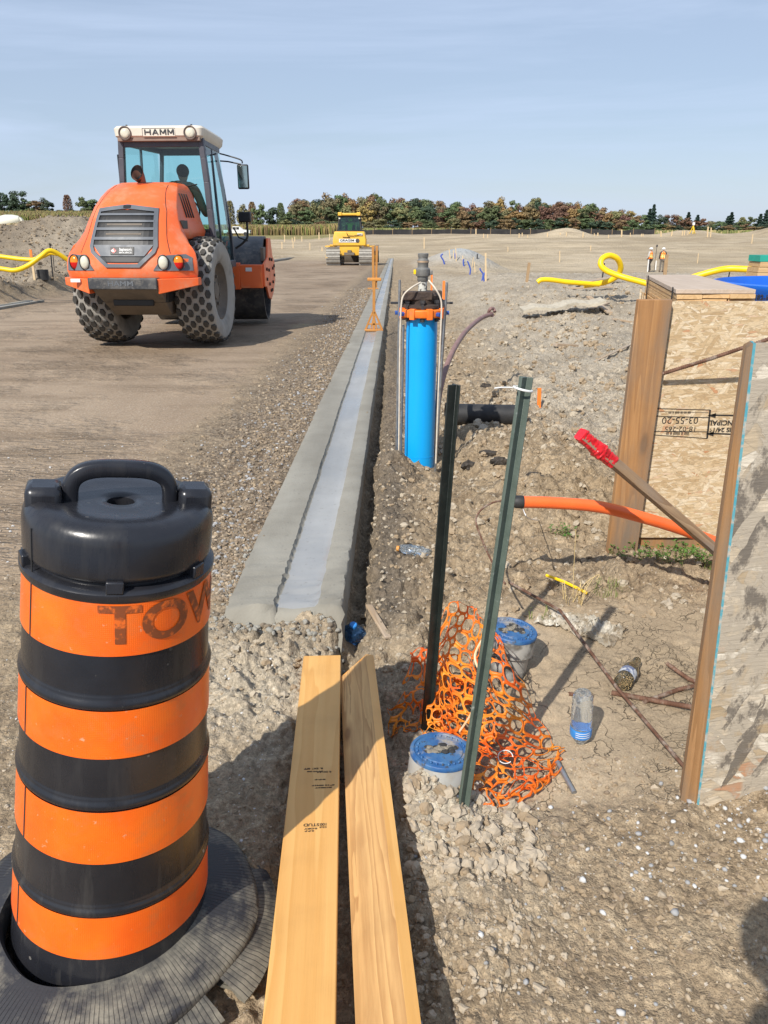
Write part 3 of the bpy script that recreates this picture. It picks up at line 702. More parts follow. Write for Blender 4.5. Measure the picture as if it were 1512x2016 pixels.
tyre_ring('lower torn rubber ring sticking out right of the drum under the upper one', (DX+.02, DY-.01, .002), .28, .365, 0, .034, [(-.52, 1.2), (1.35, 4.6), (4.75, 5.62)], (0, rad(1), 0), 2.3)
_bh = MB(); _bh.lathe([(.245, -.02), (.245, .045), (.238, .045), (.238, -.02)], 64)

# ================================================================ planks
W_pine = wood('pine', (.74,.42,.135), (.64,.325,.085), (.30,.13,.04), .55, 'Y', rough=.5)
W_pine2 = wood('pine_split', (.66,.40,.16), (.40,.21,.075), (.22,.10,.035), 1.3, 'Y', rough=.7)
def board(name, label, cat, p_near, p_far, w_, t_, roll, m, group=None, bev=.003, parent=None, over=0.0):
    p = Vector(p_near); q = Vector(p_far); d = (q-p).normalized(); p = p-d*over; l = (q-p).length
    x = d.cross(Vector((0,0,1))).normalized(); u = x.cross(d)
    R = Matrix.Rotation(roll, 3, d); x = R @ x; u = R @ u
    o = MB().box((-w_/2, 0, -t_), (w_/2, l, 0)).build(name, m, parent, bevel=bev)
    o.matrix_world = Matrix(((x.x,d.x,u.x,p.x),(x.y,d.y,u.y,p.y),(x.z,d.z,u.z,p.z),(0,0,0,1)))
    if label: tag(o, label, cat, group)
    return o
up0 = Vector((0,0,1))
n1 = (PZ(515,2016,.125)+PZ(661,2016,.125))/2; f1 = (PZ(598,1290,.045)+PZ(671,1290,.045))/2
pl1 = board('plank', 'flat smooth pine plank with black grade stamps, lying beside the drum', 'plank', n1, f1, .141, .040, 0, W_pine, over=.5)
# upside-down grade stamps, small ink letters on the plank
def stamp(txt, size, px_, py_, par, zt, rotz=PI, asp=1.0, name='grade_stamp', bold=.0004):
    vs, fs = text_mesh(txt, size, bold=bold, extr=.0, aspect=asp); m = MB(); m.add(vs, fs)
    o = m.build(name, M_ink, par, smooth=0, fix=False)
    loc = par.matrix_world.inverted() @ PZ(px_, py_, zt); o.location = (loc.x, loc.y, .0006); o.rotation_euler = (0, 0, rotz)
for txt, s_, x_, y_, a_ in (('IL 2X6 SPF', .0095, 617, 1503, 1.3), ('SPF KD S4S', .006, 620, 1509, 1.6), ('IL 2X6 9 II', .0095, 638, 1510, 1.0), ('S-P-F', .006, 630, 1526, 2.4), ('0812 03417', .006, 636, 1538, 2.2), ('2017/03417', .006, 637, 1543, 1.6), ('STUD', .015, 613, 1621, 1.1), ('S-DRY', .008, 612, 1629, 1.5), ('S-P-F', .007, 609, 1634, 1.6), ('100', .014, 637, 1620, .9), ('CLS', .008, 636, 1626, 1.4)):
    stamp(txt, s_, x_, y_, pl1, .10, asp=a_)
n2 = PZ(804,2016,.150); f2 = PZ(722,1288,.105); d = (f2-n2).normalized(); x = d.cross(up0).normalized(); u = x.cross(d); n2 = n2-d*.5; l_ = (f2-n2).length
m = MB(); pf = [(.0245,-.004),(.0245,-.088),(-.094,-.100),(-.098,-.070),(-.002,.0)]
m.add([(a, 0, b) for a, b in pf]+[(a, l_-(.035 if a < -.05 else 0), b) for a, b in pf], [(4,3,2,1,0),(5,6,7,8,9),(0,1,6,5),(1,2,7,6),(2,3,8,7)], 0)
N_ = 60; vs = []; fs = []
for k in range(N_+1):
    y = l_*k/N_; e_ = .0012*math.sin(k*.9)+.0010*math.sin(k*2.3)
    for q in range(6):
        g_ = q/5; vs.append((-.098+.096*g_, y-(.035*(1-g_) if k == N_ else 0), -.070+.070*g_+(.004*math.sin(k*.37+q*2)*(0 < q < 5))+e_*(0 < q < 5)))
for k in range(N_):
    for q in range(5): fs.append((k*6+q, k*6+q+1, (k+1)*6+q+1, (k+1)*6+q))
m.add(vs, fs, 1); m.add([(-.002,0,0),(.0245,0,-.004),(.0245,l_,-.004),(-.002,l_,0)], [(0,1,2,3)], 0)
pl2 = m.build('plank', [W_pine, W_pine2], smooth=25, fix=False); pl2.matrix_world = Matrix(((x.x,d.x,u.x,n2.x),(x.y,d.y,u.y,n2.y),(x.z,d.z,u.z,n2.z),(0,0,0,1)))
tag(pl2, 'thick pine timber with a rough sloping side, right of the flat plank', 'timber')

# ================================================================ steel T posts
def tpost(label, base, top, az, tcol):
    base = Vector(base); top = Vector(top); d = (top-base); l = d.length; d.normalize()
    t_ = thing('fence_post', label, 'fence post', base, group='green steel T posts')
    x = Vector((math.cos(az), math.sin(az), 0)); x = (x-d*x.dot(d)).normalized(); y = d.cross(x)
    t_.matrix_world = Matrix(((x.x,y.x,d.x,base.x),(x.y,y.y,d.y,base.y),(x.z,y.z,d.z,base.z),(0,0,0,1)))
    pr = [(-.0175,-.003),(.0175,-.003),(.0175,.001),(.003,.0015),(.0025,.030),(-.0025,.030),(-.003,.0015),(-.0175,.001)]
    MB().prism(pr, -.25, l).build('profile', tcol, t_, bevel=.0007)
    for k in range(int(l/.055)): MB().box((-.0045,-.0085,.03+k*.055), (.0045,-.003,.042+k*.055)).build('stud', tcol, t_)
    return t_
M_post = paint('post_green', (.085,.11,.09), (.055,.075,.06), .38, 20, bumps=.0008, bscale=90, dust=(.32,.34,.32), dlo=.60, dhi=.78, dscale=30)
M_postd = paint('post_dark', (.012,.016,.014), (.022,.028,.024), .4, 20, bumps=.0008, bscale=90, dust=(.22,.22,.2), dlo=.66, dhi=.85, dscale=30)
b1 = PG(843,1440); t1 = PY(898,757, b1.y+.03)
b2 = PG(912,1596); t2 = PY(1036,742, b2.y+.10)
tp1 = tpost('dark steel T post at the left, sunk behind the front blue valve cap', b1, t1, rad(125), M_postd)
tp2 = tpost('mossy green steel T post nearer the camera, leaning right, a white tie round its top', b2, t2, rad(148), M_post)
m = MB(); rr = []
for k in range(25):
    a = 2*PI*k/24; rr.append((.022*math.cos(a), .010+.021*math.sin(a), (t2-b2).length-.028+.003*math.cos(a)))
m.tube(rr, .0028, 8, cap=False); m.tube(spline([(.022,.012,(t2-b2).length-.028),(.045,.03,(t2-b2).length-.03),(.06,.04,(t2-b2).length-.034)], 6), .0016, 6)
m.build('cable_tie', M_white, tp2)

# ================================================================ valve boxes with blue caps
def cap_m():
    t = NT('blue_cap_paint'); n = t.noise(14, 7, .68); n2 = t.noise(45, 5, .6)
    c = t.mix(t.ramp(n, [(.40, 0), (.58, 1)]), (.02,.095,.27), (.05,.15,.31))
    c = t.mix(t.ramp(n2, [(.58, 0), (.66, 1)]), c, (.05,.055,.06))
    c = t.mix(t.ramp(t.noise(9, 6, .6, t.mapc((1,1,1),(1,2,3))), [(.50, 0), (.62, 1)]), c, (.34,.31,.26))
    return t.fin(c, .5, t.bump(n2, .003))
M_cap = cap_m(); M_capmud = paint('cap_mud', (.24,.21,.16), (.03,.03,.03), .8, 40, lo=.48, hi=.56, bumps=.006, bscale=60)
M_tube = paint('weathered_pvc', (.42,.42,.40), (.27,.29,.31), .7, 10, dust=(.35,.30,.23), dlo=.45, dhi=.7)
M_tube2 = paint('tarred_pvc', (.36,.35,.32), (.05,.048,.045), .6, 9, lo=.45, hi=.55, dust=(.35,.30,.23), dlo=.5, dhi=.7)
def valve(label, c, r, tilt, h, collar, tm):
    t_ = thing('valve_box', label, 'valve box', c, group='blue capped water valve boxes', rot=tilt)
    MB().lathe([(r*.86,-h-.15),(r*.86,-collar),(r*1.0,-collar),(r*1.0,-.012),(r*.96,-.004)] if collar else [(r*1.06,-h-.15),(r*1.03,-.05),(r,-.02),(r*.98,-.004)], 48).build('pipe', tm, t_, smooth=40)
    m = MB().lathe([(r*.9,-.012),(r*1.01,-.010),(r*1.02,.0),(r*.99,.004),(r*.90,.005),(r*.88,.001),(r*.70,.000),(r*.68,.004),(r*.30,.005),(r*.28,.001),(.0008,.001)], 64)
    for k in range(26):
        a = 2*PI*k/26+.1; 
        if 2.0 < a < 2.7: continue
        m.ell((r*.79*math.cos(a), r*.79*math.sin(a), .001), (r*.045, r*.045, .006), 8, 6)
    cp = m.build('cap', M_cap, t_, smooth=40)
    mm = MB()
    for k in range(26):
        a = random.uniform(0, 2*PI); q = random.uniform(0, .42)*r; mm.ell((q*math.cos(a)*1.2, q*math.sin(a), .004), (random.uniform(.006,.016), random.uniform(.006,.014), random.uniform(.002,.007)), 8, 5)
    mm.build('caked_mud', M_capmud, cp, smooth=60); return t_
cv = PZ(869,1478,.11); valve('blue cast valve cap in front, half ringed by pale clay clods beside the leaning post', cv, .0915, (rad(-3), rad(3), 0), .1, 0, M_tube)
g2 = PG(1020,1325); valve('rear blue valve cap raised on a tarred grey pipe behind the orange mesh', (PY(1008,1240,g2.y+.01)), .092, (rad(4), rad(5), .6), .22, .075, M_tube2)

# ================================================================ orange safety mesh, crumpled between the posts
def safety():
    t = NT('safety_mesh_plastic'); n = t.noise(9, 3, .5)
    c = t.mix(t.ramp(n, [(.38, 0), (.62, 1)]), (.92,.16,.015), (.98,.38,.035))
    t.fin(c, .42, None)
    tr = t.n('BsdfTranslucent'); t.l(c, tr.inputs[0]); mx_ = t.n('MixShader'); mx_.inputs[0].default_value = .30
    t.l(t.b.outputs[0], mx_.inputs[1]); t.l(tr.outputs[0], mx_.inputs[2]); t.l(mx_.outputs[0], t.o.inputs[0])
    m = MB()
    def cr(P_, t_):
        n_ = len(P_)-1; x = min(max(t_, 0), .99999)*n_; i = int(x); f = x-i
        a = P_[max(i-1,0)]; b_ = P_[i]; c_ = P_[i+1]; d_ = P_[min(i+2,n_)]
        return .5*((2*b_)+(c_-a)*f+(2*a-5*b_+4*c_-d_)*f*f+(3*b_-a-3*c_+d_)*f**3)
    def sheet(ctrl, nu, nv, amp, seed, tears=0.0):
        G = [[PY(x, y, Y) for x, y, Y in row] for row in ctrl]
        rs = random.Random(seed)
        def S_(u, v):
            u = u+.014*float(pn(u*5+seed, v*5, 77)); v = v+.014*float(pn(u*5, v*5+seed, 78))
            u = u+.018*math.sin(v*11+seed); v = v+.015*math.sin(u*13+seed)
            p = cr([cr(row, u) for row in G], v)
            nz_ = Vector((float(pn(u*4+seed, v*4, 71)), float(pn(u*4, v*4+seed, 72)), float(pn(u*5, v*5, 73+seed))))
            n2_ = Vector((float(pn(u*11+seed, v*11, 74)), float(pn(u*11, v*11+seed, 75)), float(pn(u*11, v*11, 76+seed))))
            p = p+nz_*amp+n2_*amp*.32
            gzz = gz(p.x, p.y)+.006
            if p.z < gzz: p.z = gzz
            return p
        N = 16
        for i in range(nu):
            for j in range(nv):
                if rs.random() < tears: continue
                ring_ = []; bord = []; sx1 = rs.uniform(.95, 1.05); sx2 = rs.uniform(.88, 1.04)
                for k in range(N):
                    a = 2*PI*(k+.5)/N; ca, sa = math.cos(a), math.sin(a)
                    q = 1/max(abs(ca), abs(sa)); bx_, by_ = .5+.5*ca*q, .5+.5*sa*q
                    e = .74; hx, hy = .5+.43*sx1*math.copysign(abs(ca)**e, ca), .5+.385*sx2*math.copysign(abs(sa)**e, sa)
                    bord.append(S_((i+bx_)/nu, (j+by_)/nv)); ring_.append(S_((i+hx)/nu, (j+hy)/nv))
                m.add(bord+ring_, [(k, (k+1) % N, N+(k+1) % N, N+k) for k in range(N)])
    A_ = [[(862,1212,2.30),(890,1188,2.36),(935,1198,2.36),(960,1232,2.26),(985,1268,2.2)],
          [(848,1290,2.22),(880,1262,2.28),(925,1275,2.25),(975,1300,2.12),(1012,1322,2.16)],
          [(838,1360,2.20),(870,1345,2.16),(925,1362,2.06),(985,1375,2.03),(1050,1400,2.12)],
          [(842,1425,2.10),(880,1425,2.08),(935,1430,1.96),(1005,1440,1.97),(1085,1455,2.08)],
          [(905,1462,2.02),(930,1468,1.98),(975,1480,1.92),(1030,1492,1.93),(1112,1484,2.04)]]
    sheet(A_, 11, 11, .022, 1, .01)
    B_ = [[(930,1462,1.98),(955,1476,1.94),(1000,1490,1.93),(1050,1495,1.95),(1116,1480,2.02)],
          [(925,1520,1.86),(955,1515,1.84),(1000,1525,1.85),(1045,1525,1.87),(1100,1505,1.95)],
          [(918,1598,1.76),(950,1592,1.76),(990,1588,1.77),(1040,1570,1.81),(1085,1535,1.88)]]
    sheet(B_, 9, 5, .024, 2, .02)
    C_ = [[(812,1292,2.42),(830,1275,2.40),(862,1290,2.32),(905,1330,2.22)],
          [(792,1352,2.34),(822,1340,2.32),(860,1360,2.24),(905,1390,2.14)],
          [(764,1424,2.26),(806,1408,2.22),(850,1420,2.16),(900,1440,2.08)],
          [(778,1472,2.16),(806,1462,2.16),(845,1452,2.14),(885,1452,2.10)]]
    sheet(C_, 6, 7, .028, 3, .06)
    D_ = [[(870,1300,2.30),(900,1290,2.3),(950,1330,2.22)],[(850,1380,2.24),(900,1375,2.2),(960,1400,2.12)],[(840,1440,2.18),(900,1450,2.1),(975,1460,2.02)]]
    sheet(D_, 5, 6, .028, 4, .1)
    o = m.build('safety_mesh', t.m, None, smooth=60, fix=False)
    sm = o.modifiers.new('t', 'SOLIDIFY'); sm.thickness = .0012
    tag(o, 'crumpled orange plastic safety mesh heaped between the two steel posts', 'safety fence')
safety()
m = MB().tube(spline([PY(905,1440,2.0),PY(930,1400,1.98),PY(948,1340,1.97),PY(935,1290,2.02),PY(962,1240,2.1)], 8), .0035, 6)
tag(m.build('twine', paint('pale_twine', (.75,.55,.35), (.8,.45,.2), .8, 30)), 'frayed pale twine threaded through the orange mesh', 'twine')
m = MB(); cr_ = PY(995,1490,1.9)
for k in range(31): pass
m.tube([cr_+Vector((.022*math.cos(2*PI*k/24), .01*math.sin(2*PI*k/24), .016*math.sin(2*PI*k/24))) for k in range(22)], .0014, 6)
tag(m.build('cable_tie', M_white), 'loose white cable tie loop on the orange mesh', 'cable tie')

# ================================================================ bottles and litter
def glass(name, col, rough=.06, alpha=None):
    t = NT(name); t.b.inputs['Transmission Weight'].default_value = .93; t.b.inputs['IOR'].default_value = 1.3
    d = t.ramp(t.noise(25, 6, .6), [(.58, 0), (.85, .7)])
    c = t.mix(d, col, (.42,.36,.28)); t.l(t.math('SUBTRACT', .93, t.math('MULTIPLY', d, .8)), t.b.inputs['Transmission Weight'])
    return t.fin(c, rough, t.bump(t.noise(60, 3), .0015))
G_clear = glass('clear_plastic', (.80,.88,.95)); G_beer = glass('dusty_glass', (.42,.38,.27), .15); G_blue = glass('blue_plastic', (.10,.28,.60), .2)
M_label = paint('blue_label', (.03,.22,.62), (.05,.3,.7), .4, 30); M_paper = paint('paper_label', (.5,.52,.55), (.12,.15,.25), .6, 55, lo=.48, hi=.56)
pb = PG(1142,1462); bt = thing('water_bottle', 'clear ribbed water bottle standing upside down in the dried mud', 'bottle', pb, group='empty bottles', rot=(rad(4), rad(-3), 0))
pr = [(.012,-.02),(.013,.0),(.024,.018),(.033,.035)]
for k in range(9): pr += [(.0335, .045+k*.013), (.0305, .0515+k*.013)]
pr += [(.033,.165),(.031,.185),(.024,.197),(.008,.193),(.0006,.19)]
MB().lathe(pr, 32).build('body', G_clear, bt, smooth=60)
MB().lathe([(.0336,.036),(.0345,.040),(.0345,.066),(.0338,.069)], 32, cap=(False,False)).build('label', M_label, bt, smooth=60)
m = MB()
for k in range(3): m.lathe([(.0348,.044+k*.008),(.0348,.0465+k*.008)], 12, lo=-2.3, hi=-.9)
m.build('label_lines', M_white, bt, smooth=60)
a = PG(1222,1362); c2 = PG(1258,1305); d = (c2-a).normalized()
bb = thing('glass_bottle', 'empty stubby glass bottle with a pale label, lying by the rusty bars', 'bottle', a+Vector((0,0,.030)), group='empty bottles')
bb.rotation_euler = Vector((d.x, d.y, -.02)).to_track_quat('Z', 'Y').to_euler()
MB().lathe([(.001,.0),(.026,.0),(.031,.006),(.031,.105),(.026,.128),(.016,.155),(.0135,.185),(.0145,.188),(.0145,.198),(.012,.2)], 32).build('body', G_beer, bb, smooth=60)
MB().lathe([(.0313,.045),(.0316,.046),(.0316,.085),(.0313,.086)], 32, cap=(False,False)).build('label', M_paper, bb, smooth=60)
def crumple(name, label, cat, c, r, mat_, seed, sq=(1,1,.6), group=None, jag=.28):
    v, f = ico(3); rs = np.random.default_rng(seed); vv = []
    for p in v:
        k = 1+jag*float(pn(p[0]*1.7+seed, p[1]*1.7+p[2]*1.3, 81))+jag*.6*abs(float(pn(p[0]*4, p[1]*4+p[2]*3+seed, 82)))
        vv.append((p[0]*k*r*sq[0], p[1]*k*r*sq[1], p[2]*k*r*sq[2]))
    m = MB(); m.add(vv, [tuple(q) for q in f]); o = m.build(name, mat_, None, smooth=30, loc=c); return tag(o, label, cat, group)
cb = PG(693,1283)+Vector((.0,.03,.02)); o_ = thing('crushed_bottle', 'crushed blue plastic jug at the far end of the flat plank', 'bottle', cb+Vector((0,0,.02)), group='crushed plastic bottles')
q = crumple('body', None, None, (0,0,0), .052, G_blue, 4, (1.1,.8,.75)); q.parent = o_
MB().lathe([(.014,0),(.016,.002),(.016,.014),(.013,.018),(.001,.019)], 20, T=Matrix.Translation((.006,-.004,.036)) @ Matrix.Rotation(.4, 4, 'X')).build('neck', M_label, o_)
cb = PG(815,1092); o_ = thing('crushed_bottle', 'flattened clear bottle with an orange cap, right of the trench', 'bottle', cb+Vector((0,0,.015)), group='crushed plastic bottles', rz=-.3)
q = crumple('body', None, None, (0,0,0), .05, G_clear, 8, (1.5,.7,.45)); q.parent = o_
MB().lathe([(.001,0),(.014,0),(.014,.014),(.001,.015)], 16, T=Matrix.Translation((-.075,0,0)) @ Matrix.Rotation(-PI/2, 4, 'Y')).build('cap', M_ochre, o_)
def film(name, label, ctr, nx, ny, px_, py_, seed, mat_):
    m = MB(); g = []
    for j in range(ny):
        for i in range(nx):
            u = i/(nx-1)-.5; v = j/(ny-1)-.5
            x = ctr.x+u*px_*(1+.3*math.sin(v*6+seed))+.02*math.sin(v*9); y = ctr.y+v*py_*(1+.35*math.sin(u*7+seed))
            z = gz(x, y)+.004+.030*abs(float(pn(u*5+seed, v*4, 91)))+.022*abs(float(pn(u*12, v*10+seed, 92)))
            g.append((x, y, z))
    fs = [(j*nx+i, j*nx+i+1, (j+1)*nx+i+1, (j+1)*nx+i) for j in range(ny-1) for i in range(nx-1)]
    m.add(g, fs); o = m.build(name, mat_, None, smooth=70, fix=False); return tag(o, label, 'plastic sheet', 'torn film buried in the mud')
t = NT('dirty_film'); c = t.mix(t.ramp(t.noise(18, 6), [(.42, 0), (.6, 1)]), (.52,.48,.40), (.34,.275,.19)); t.fin(c, .3, t.bump(t.noise(30, 4, .6, t.mapc((1,3,1))), .006))
tl = t.n('BsdfTransparent'); ms = t.n('MixShader'); t.l(t.ramp(t.noise(7, 4), [(.45, .08), (.6, .5)]), ms.inputs[0]); t.l(t.b.outputs[0], ms.inputs[1]); t.l(tl.outputs[0], ms.inputs[2]); t.l(ms.outputs[0], t.o.inputs[0])
M_film = t.m
film('plastic_film', 'crinkled dirty film scrap just right of the rear valve cap', PG(1110,1232), 44, 26, .20, .11, 1, M_film)
film('plastic_film', 'larger crinkled film half buried in mud above the glass bottle', PG(1180,1250), 44, 30, .17, .17, 2, M_film)
a = PG(1074,1146); c2 = PG(1156,1170)
m = MB().tube(spline([a+Vector((0,0,.02)), (a+c2)/2+Vector((0,0,.022)), c2+Vector((0,0,.012))], 6), [.007]*13, 6)
tag(m.build('plastic_strip', M_yellow), 'bright yellow plastic strip lying among dry grass stalks', 'strip')
def blade_m(name, c1, c2): return paint(name, c1, c2, .7, 15)
M_dry = blade_m('dry_stalk', (.55,.42,.20), (.42,.30,.13)); M_grn = blade_m('weed_leaf', (.065,.16,.022), (.10,.22,.035)); M_olv = blade_m('olive_blade', (.16,.20,.05), (.30,.28,.10))
def blades(m, c, n, h, spread, w_, seed, lean=1.0):
    rs = random.Random(seed)
    for k in range(n):
        a = rs.uniform(0, 2*PI); ln = rs.uniform(.3, 1)*lean; hh = h*rs.uniform(.5, 1)
        x0 = c.x+rs.uniform(-.3,.3)*spread; y0 = c.y+rs.uniform(-.3,.3)*spread; z0 = gz(x0, y0)-.005
        dx, dy = math.cos(a)*ln*hh*.8, math.sin(a)*ln*hh*.8; sx_, sy_ = -math.sin(a)*w_, math.cos(a)*w_
        P3 = [(x0, y0, z0), (x0+dx*.35, y0+dy*.35, z0+hh*.6), (x0+dx, y0+dy, z0+hh*rs.uniform(.35, 1))]
        vs = []
        for q, ww in zip(P3, (1, .8, .1)): vs += [(q[0]-sx_*ww, q[1]-sy_*ww, q[2]), (q[0]+sx_*ww, q[1]+sy_*ww, q[2])]
        m.add(vs, [(0,1,3,2),(2,3,5,4)])
def plant(label, c, dry, n, h, sp, seed, group='small plants in the mud', w_=.0022, gm=None, cat='grass tuft', nm='grass_tuft'):
    t_ = thing(nm, label, cat, c, group=group)
    m = MB(); blades(m, Vector((0,0,0)) if False else c, n, h, sp, w_, seed)
    m.v = [(x-c.x, y-c.y, z-c.z) for x, y, z in m.v]
    m.build('blades', gm or (M_dry if dry else M_olv), t_, smooth=0, fix=False); return t_
pt = plant('dry straw tuft with tall broken stalks beside the yellow strip', PG(1128,1185), True, 16, .15, .12, 5)
m = MB(); c = PG(1128,1188)
m.tube(spline([(0,0,0), (-.004,.02,.15), (-.008,.03,.33)], 5), .0014, 5); m.tube(spline([(0,0,0), (.05,.02,.08), (.11,.03,.12), (.10,.02,.10)], 5), .0016, 5)
m.build('stalk', M_dry, pt, smooth=60)
plant('olive green grass tuft right of the yellow strip', PG(1195,1165), False, 70, .07, .22, 8, w_=.0012)
plant('few green blades growing against the rear valve cap', PG(1060,1215), False, 14, .10, .16, 9, w_=.002)
def weed(label, c, n, r, seed):
    t_ = thing('weed', label, 'weed', c, group='leafy weeds by the crate'); m = MB(); rs = random.Random(seed); st_ = MB()
    for k in range(n):
        a = rs.uniform(0, 2*PI); q = r*rs.random()**.6; x = c.x+q*math.cos(a)*1.5; y = c.y+q*math.sin(a)*.7; z0 = gz(x, y); h = rs.uniform(.01, .06)
        st_.tube([(x-c.x, y-c.y, z0-c.z-.005), (x-c.x+.003, y-c.y, z0-c.z+h)], .001, 4)
        for l_ in range(5):
            b_ = rs.uniform(0, 2*PI); s_ = rs.uniform(.005, .012); p = Vector((x-c.x, y-c.y, z0-c.z+h)); e = Vector((math.cos(b_), math.sin(b_), rs.uniform(-.2,.5)))*s_; sd_ = Vector((-math.sin(b_), math.cos(b_), 0))*s_*.45
            m.add([p, p+e*.6+sd_, p+e*1.4, p+e*.6-sd_], [(0,1,2,3)])
    m.build('leaves', M_grn, t_, smooth=0, fix=False); st_.build('stems', M_olv, t_, smooth=0)['kind'] = 'stuff'; return t_
weed('spreading green weed in the shade under the crate', PG(1300,1092), 120, .17, 1)
weed('green weed beside the orange painted stake', PG(1375,1105), 110, .15, 2)
weed('tiny green weed left of the crate post', PG(1112,1050), 24, .06, 3)

# ================================================================ bars, rods, conduit, stake
def rod(name, label, cat, pts, r, m, group=None, ribs=False, seg=8, sp=0):
    P_ = spline(pts, sp) if sp else [Vector(p) for p in pts]
    b = MB().tube(P_, r, seg)
    if ribs:
        for i in range(len(P_)-1):
            L_ = (P_[i+1]-P_[i]).length; nn_ = int(L_/.009)
            d = (P_[i+1]-P_[i]).normalized(); u = d.orthogonal().normalized(); v = d.cross(u)
            for k in range(nn_):
                c = P_[i].lerp(P_[i+1], k/max(nn_,1))
                b.tube([c+(u*math.cos(a)+v*math.sin(a))*r*1.02+d*.003*math.sin(a) for a in np.linspace(0, 2*PI, 9)], r*.16, 4, cap=False)
    return tag(b.build(name, m, None, smooth=50), label, cat, group)
up = Vector((0,0,1)); GR = 'rusty reinforcing bars on the mud'
rod('rusty_rod', 'long thin rusty rod running from the mesh to the foot of the weathered panel', 'steel rod', [PG(1002,1158)+up*.03, PG(1100,1228)+up*.06, PG(1215,1372)+up*.035, PG(1356,1533)+up*.02], .0062, M_rust)
rod('reinforcing_bar', 'thick ribbed rusty bar on the mud crossing behind the thin rod', 'rebar', [PG(1205,1368)+up*.01, PG(1290,1386)+up*.012, PG(1420,1418)+up*.02], .0088, M_rust, GR, True)
rod('reinforcing_bar', 'ribbed bar angled up to the panel between the other two bars', 'rebar', [PG(1268,1388)+up*.008, PG(1330,1366)+up*.012, PG(1420,1348)+up*.02], .0068, M_rust, GR, True)
rod('reinforcing_bar', 'short rusty bar end behind the others, nearest the upper mud', 'rebar', [PG(1312,1318)+up*.014, PG(1355,1342)+up*.012, PG(1420,1366)+up*.01], .0075, M_rust, GR, True)
rod('reinforcing_bar', 'stub of ribbed bar half sunk in mud behind the water bottle', 'rebar', [PG(1120,1370)+up*.002, PG(1168,1374)+up*.001], .0075, M_rust, GR, True)
rod('steel_pin', 'short grey steel pin lying at the right hem of the orange mesh', 'steel pin', [PG(1096,1512)+up*.02, PG(1130,1562)+up*.006], .0082, M_steel)
# leaning stake with red tape
W_stake = wood('old_stake', (.40,.27,.16), (.22,.13,.07), None, 1.3, 'Y', grey=(.24,.20,.17))
s0 = PY(1432,1092,2.95); s1 = PY(1150,848,2.72)
stake = thing('wooden_stake', 'rough square stake slanting across the crate with red tape round its tip', 'stake', s0)
sb = board('shaft', None, None, s0, s1, .036, .036, rad(12), W_stake, bev=.002); sb.parent = stake; sb.matrix_parent_inverse = Matrix.Translation(s0).inverted()
d = (s1-s0).normalized(); t = paint('red_tape', (.70,.02,.03), (.45,.012,.02), .3, 30, bumps=.004, bscale=70)
m = MB(); L_ = (s1-s0).length; ring_ = []; x_ = d.cross(up).normalized(); u_ = x_.cross(d)
for k in range(40):
    f = k/39; c = s0+d*(L_-.185+.19*f)-u_*.018; rw = []
    for a in np.linspace(0, 2*PI, 21)[:-1]:
        q_ = .75/max(abs(math.cos(a)), abs(math.sin(a)))+.25; r = .0225*q_*(1+.22*abs(float(pn(f*9, math.cos(a)*2+math.sin(a)*3, 44)))+.10*float(pn(f*31, a*2, 45)))*(1+.25*math.exp(-((f-.42)/.12)**2))
        rw.append(c+(x_*math.cos(a)+u_*math.sin(a))*r)
    ring_.append(rw)
m.loft(ring_); tp_ = m.build('tape', t, stake, smooth=25); tp_.matrix_parent_inverse = Matrix.Translation(s0).inverted()
m = MB()
for off in (.075, .135):
    m.tube([s0+d*(L_-off+.003*math.sin(a*2)+.012*math.cos(a))-u_*.018+(x_*math.cos(a)+u_*math.sin(a))*.0315 for a in np.linspace(0, 2*PI, 20)], .006, 5)
q = m.build('black_tape', M_black_rub, tp_)
q.matrix_parent_inverse = Matrix.Translation(s0).inverted() if False else tp_.matrix_parent_inverse
q.parent = stake
# orange conduit
M_cond = paint('orange_conduit', (.90,.155,.035), (.84,.13,.03), .33, 5, dust=(.6,.35,.22), dlo=.68, dhi=.9)
cp = [PY(1018,988,3.05), PY(1090,990,3.06), PY(1180,998,3.08), PY(1270,1020,3.12), PY(1350,1045,3.18), PY(1420,1072,3.25), PY(1480,1098,3.3)]
cond = thing('orange_conduit', 'curved bright orange conduit with a taped end, held off the ground', 'conduit', cp[0])
m = MB().tube([p-cp[0] for p in spline(cp, 10)], .0255, 24); m.build('pipe', M_cond, cond, smooth=60)
e0 = cp[0]; ed = (cp[1]-cp[0]).normalized()
m = MB().tube([e0-ed*.022-cp[0], e0-ed*.005-cp[0], e0+ed*.02-cp[0], e0+ed*.026-cp[0]], [.020,.0275,.0285,.0265], 20); m.build('end_tape', M_black_rub, cond)
rod('rusty_wire', 'bent rusty wire looping down from the taped conduit end', 'wire', [PY(1012,984,3.03), PY(975,988,3.0), PY(948,1003,2.98), PY(937,1025,2.96), PY(948,1060,2.93), PY(968,1105,2.86), PY(995,1150,2.75)], .0042, M_rust, sp=8)
rod('white_cord', 'short pale cord hanging from the conduit end onto the clay', 'cord', [PY(1030,1003,3.0), PY(1040,1020,2.99), PG(1060,1028)+up*.01], .0022, M_white, sp=6)
a = PG(1398,1168); o = board('marker_stake', 'flat orange painted marker stake behind the weathered panel', 'stake', a-Vector((0,0,.05)), PY(1420,1040,a.y), .05, .02, 0, paint('stake_orange', (.92,.20,.02), (.85,.35,.03), .6, 8))
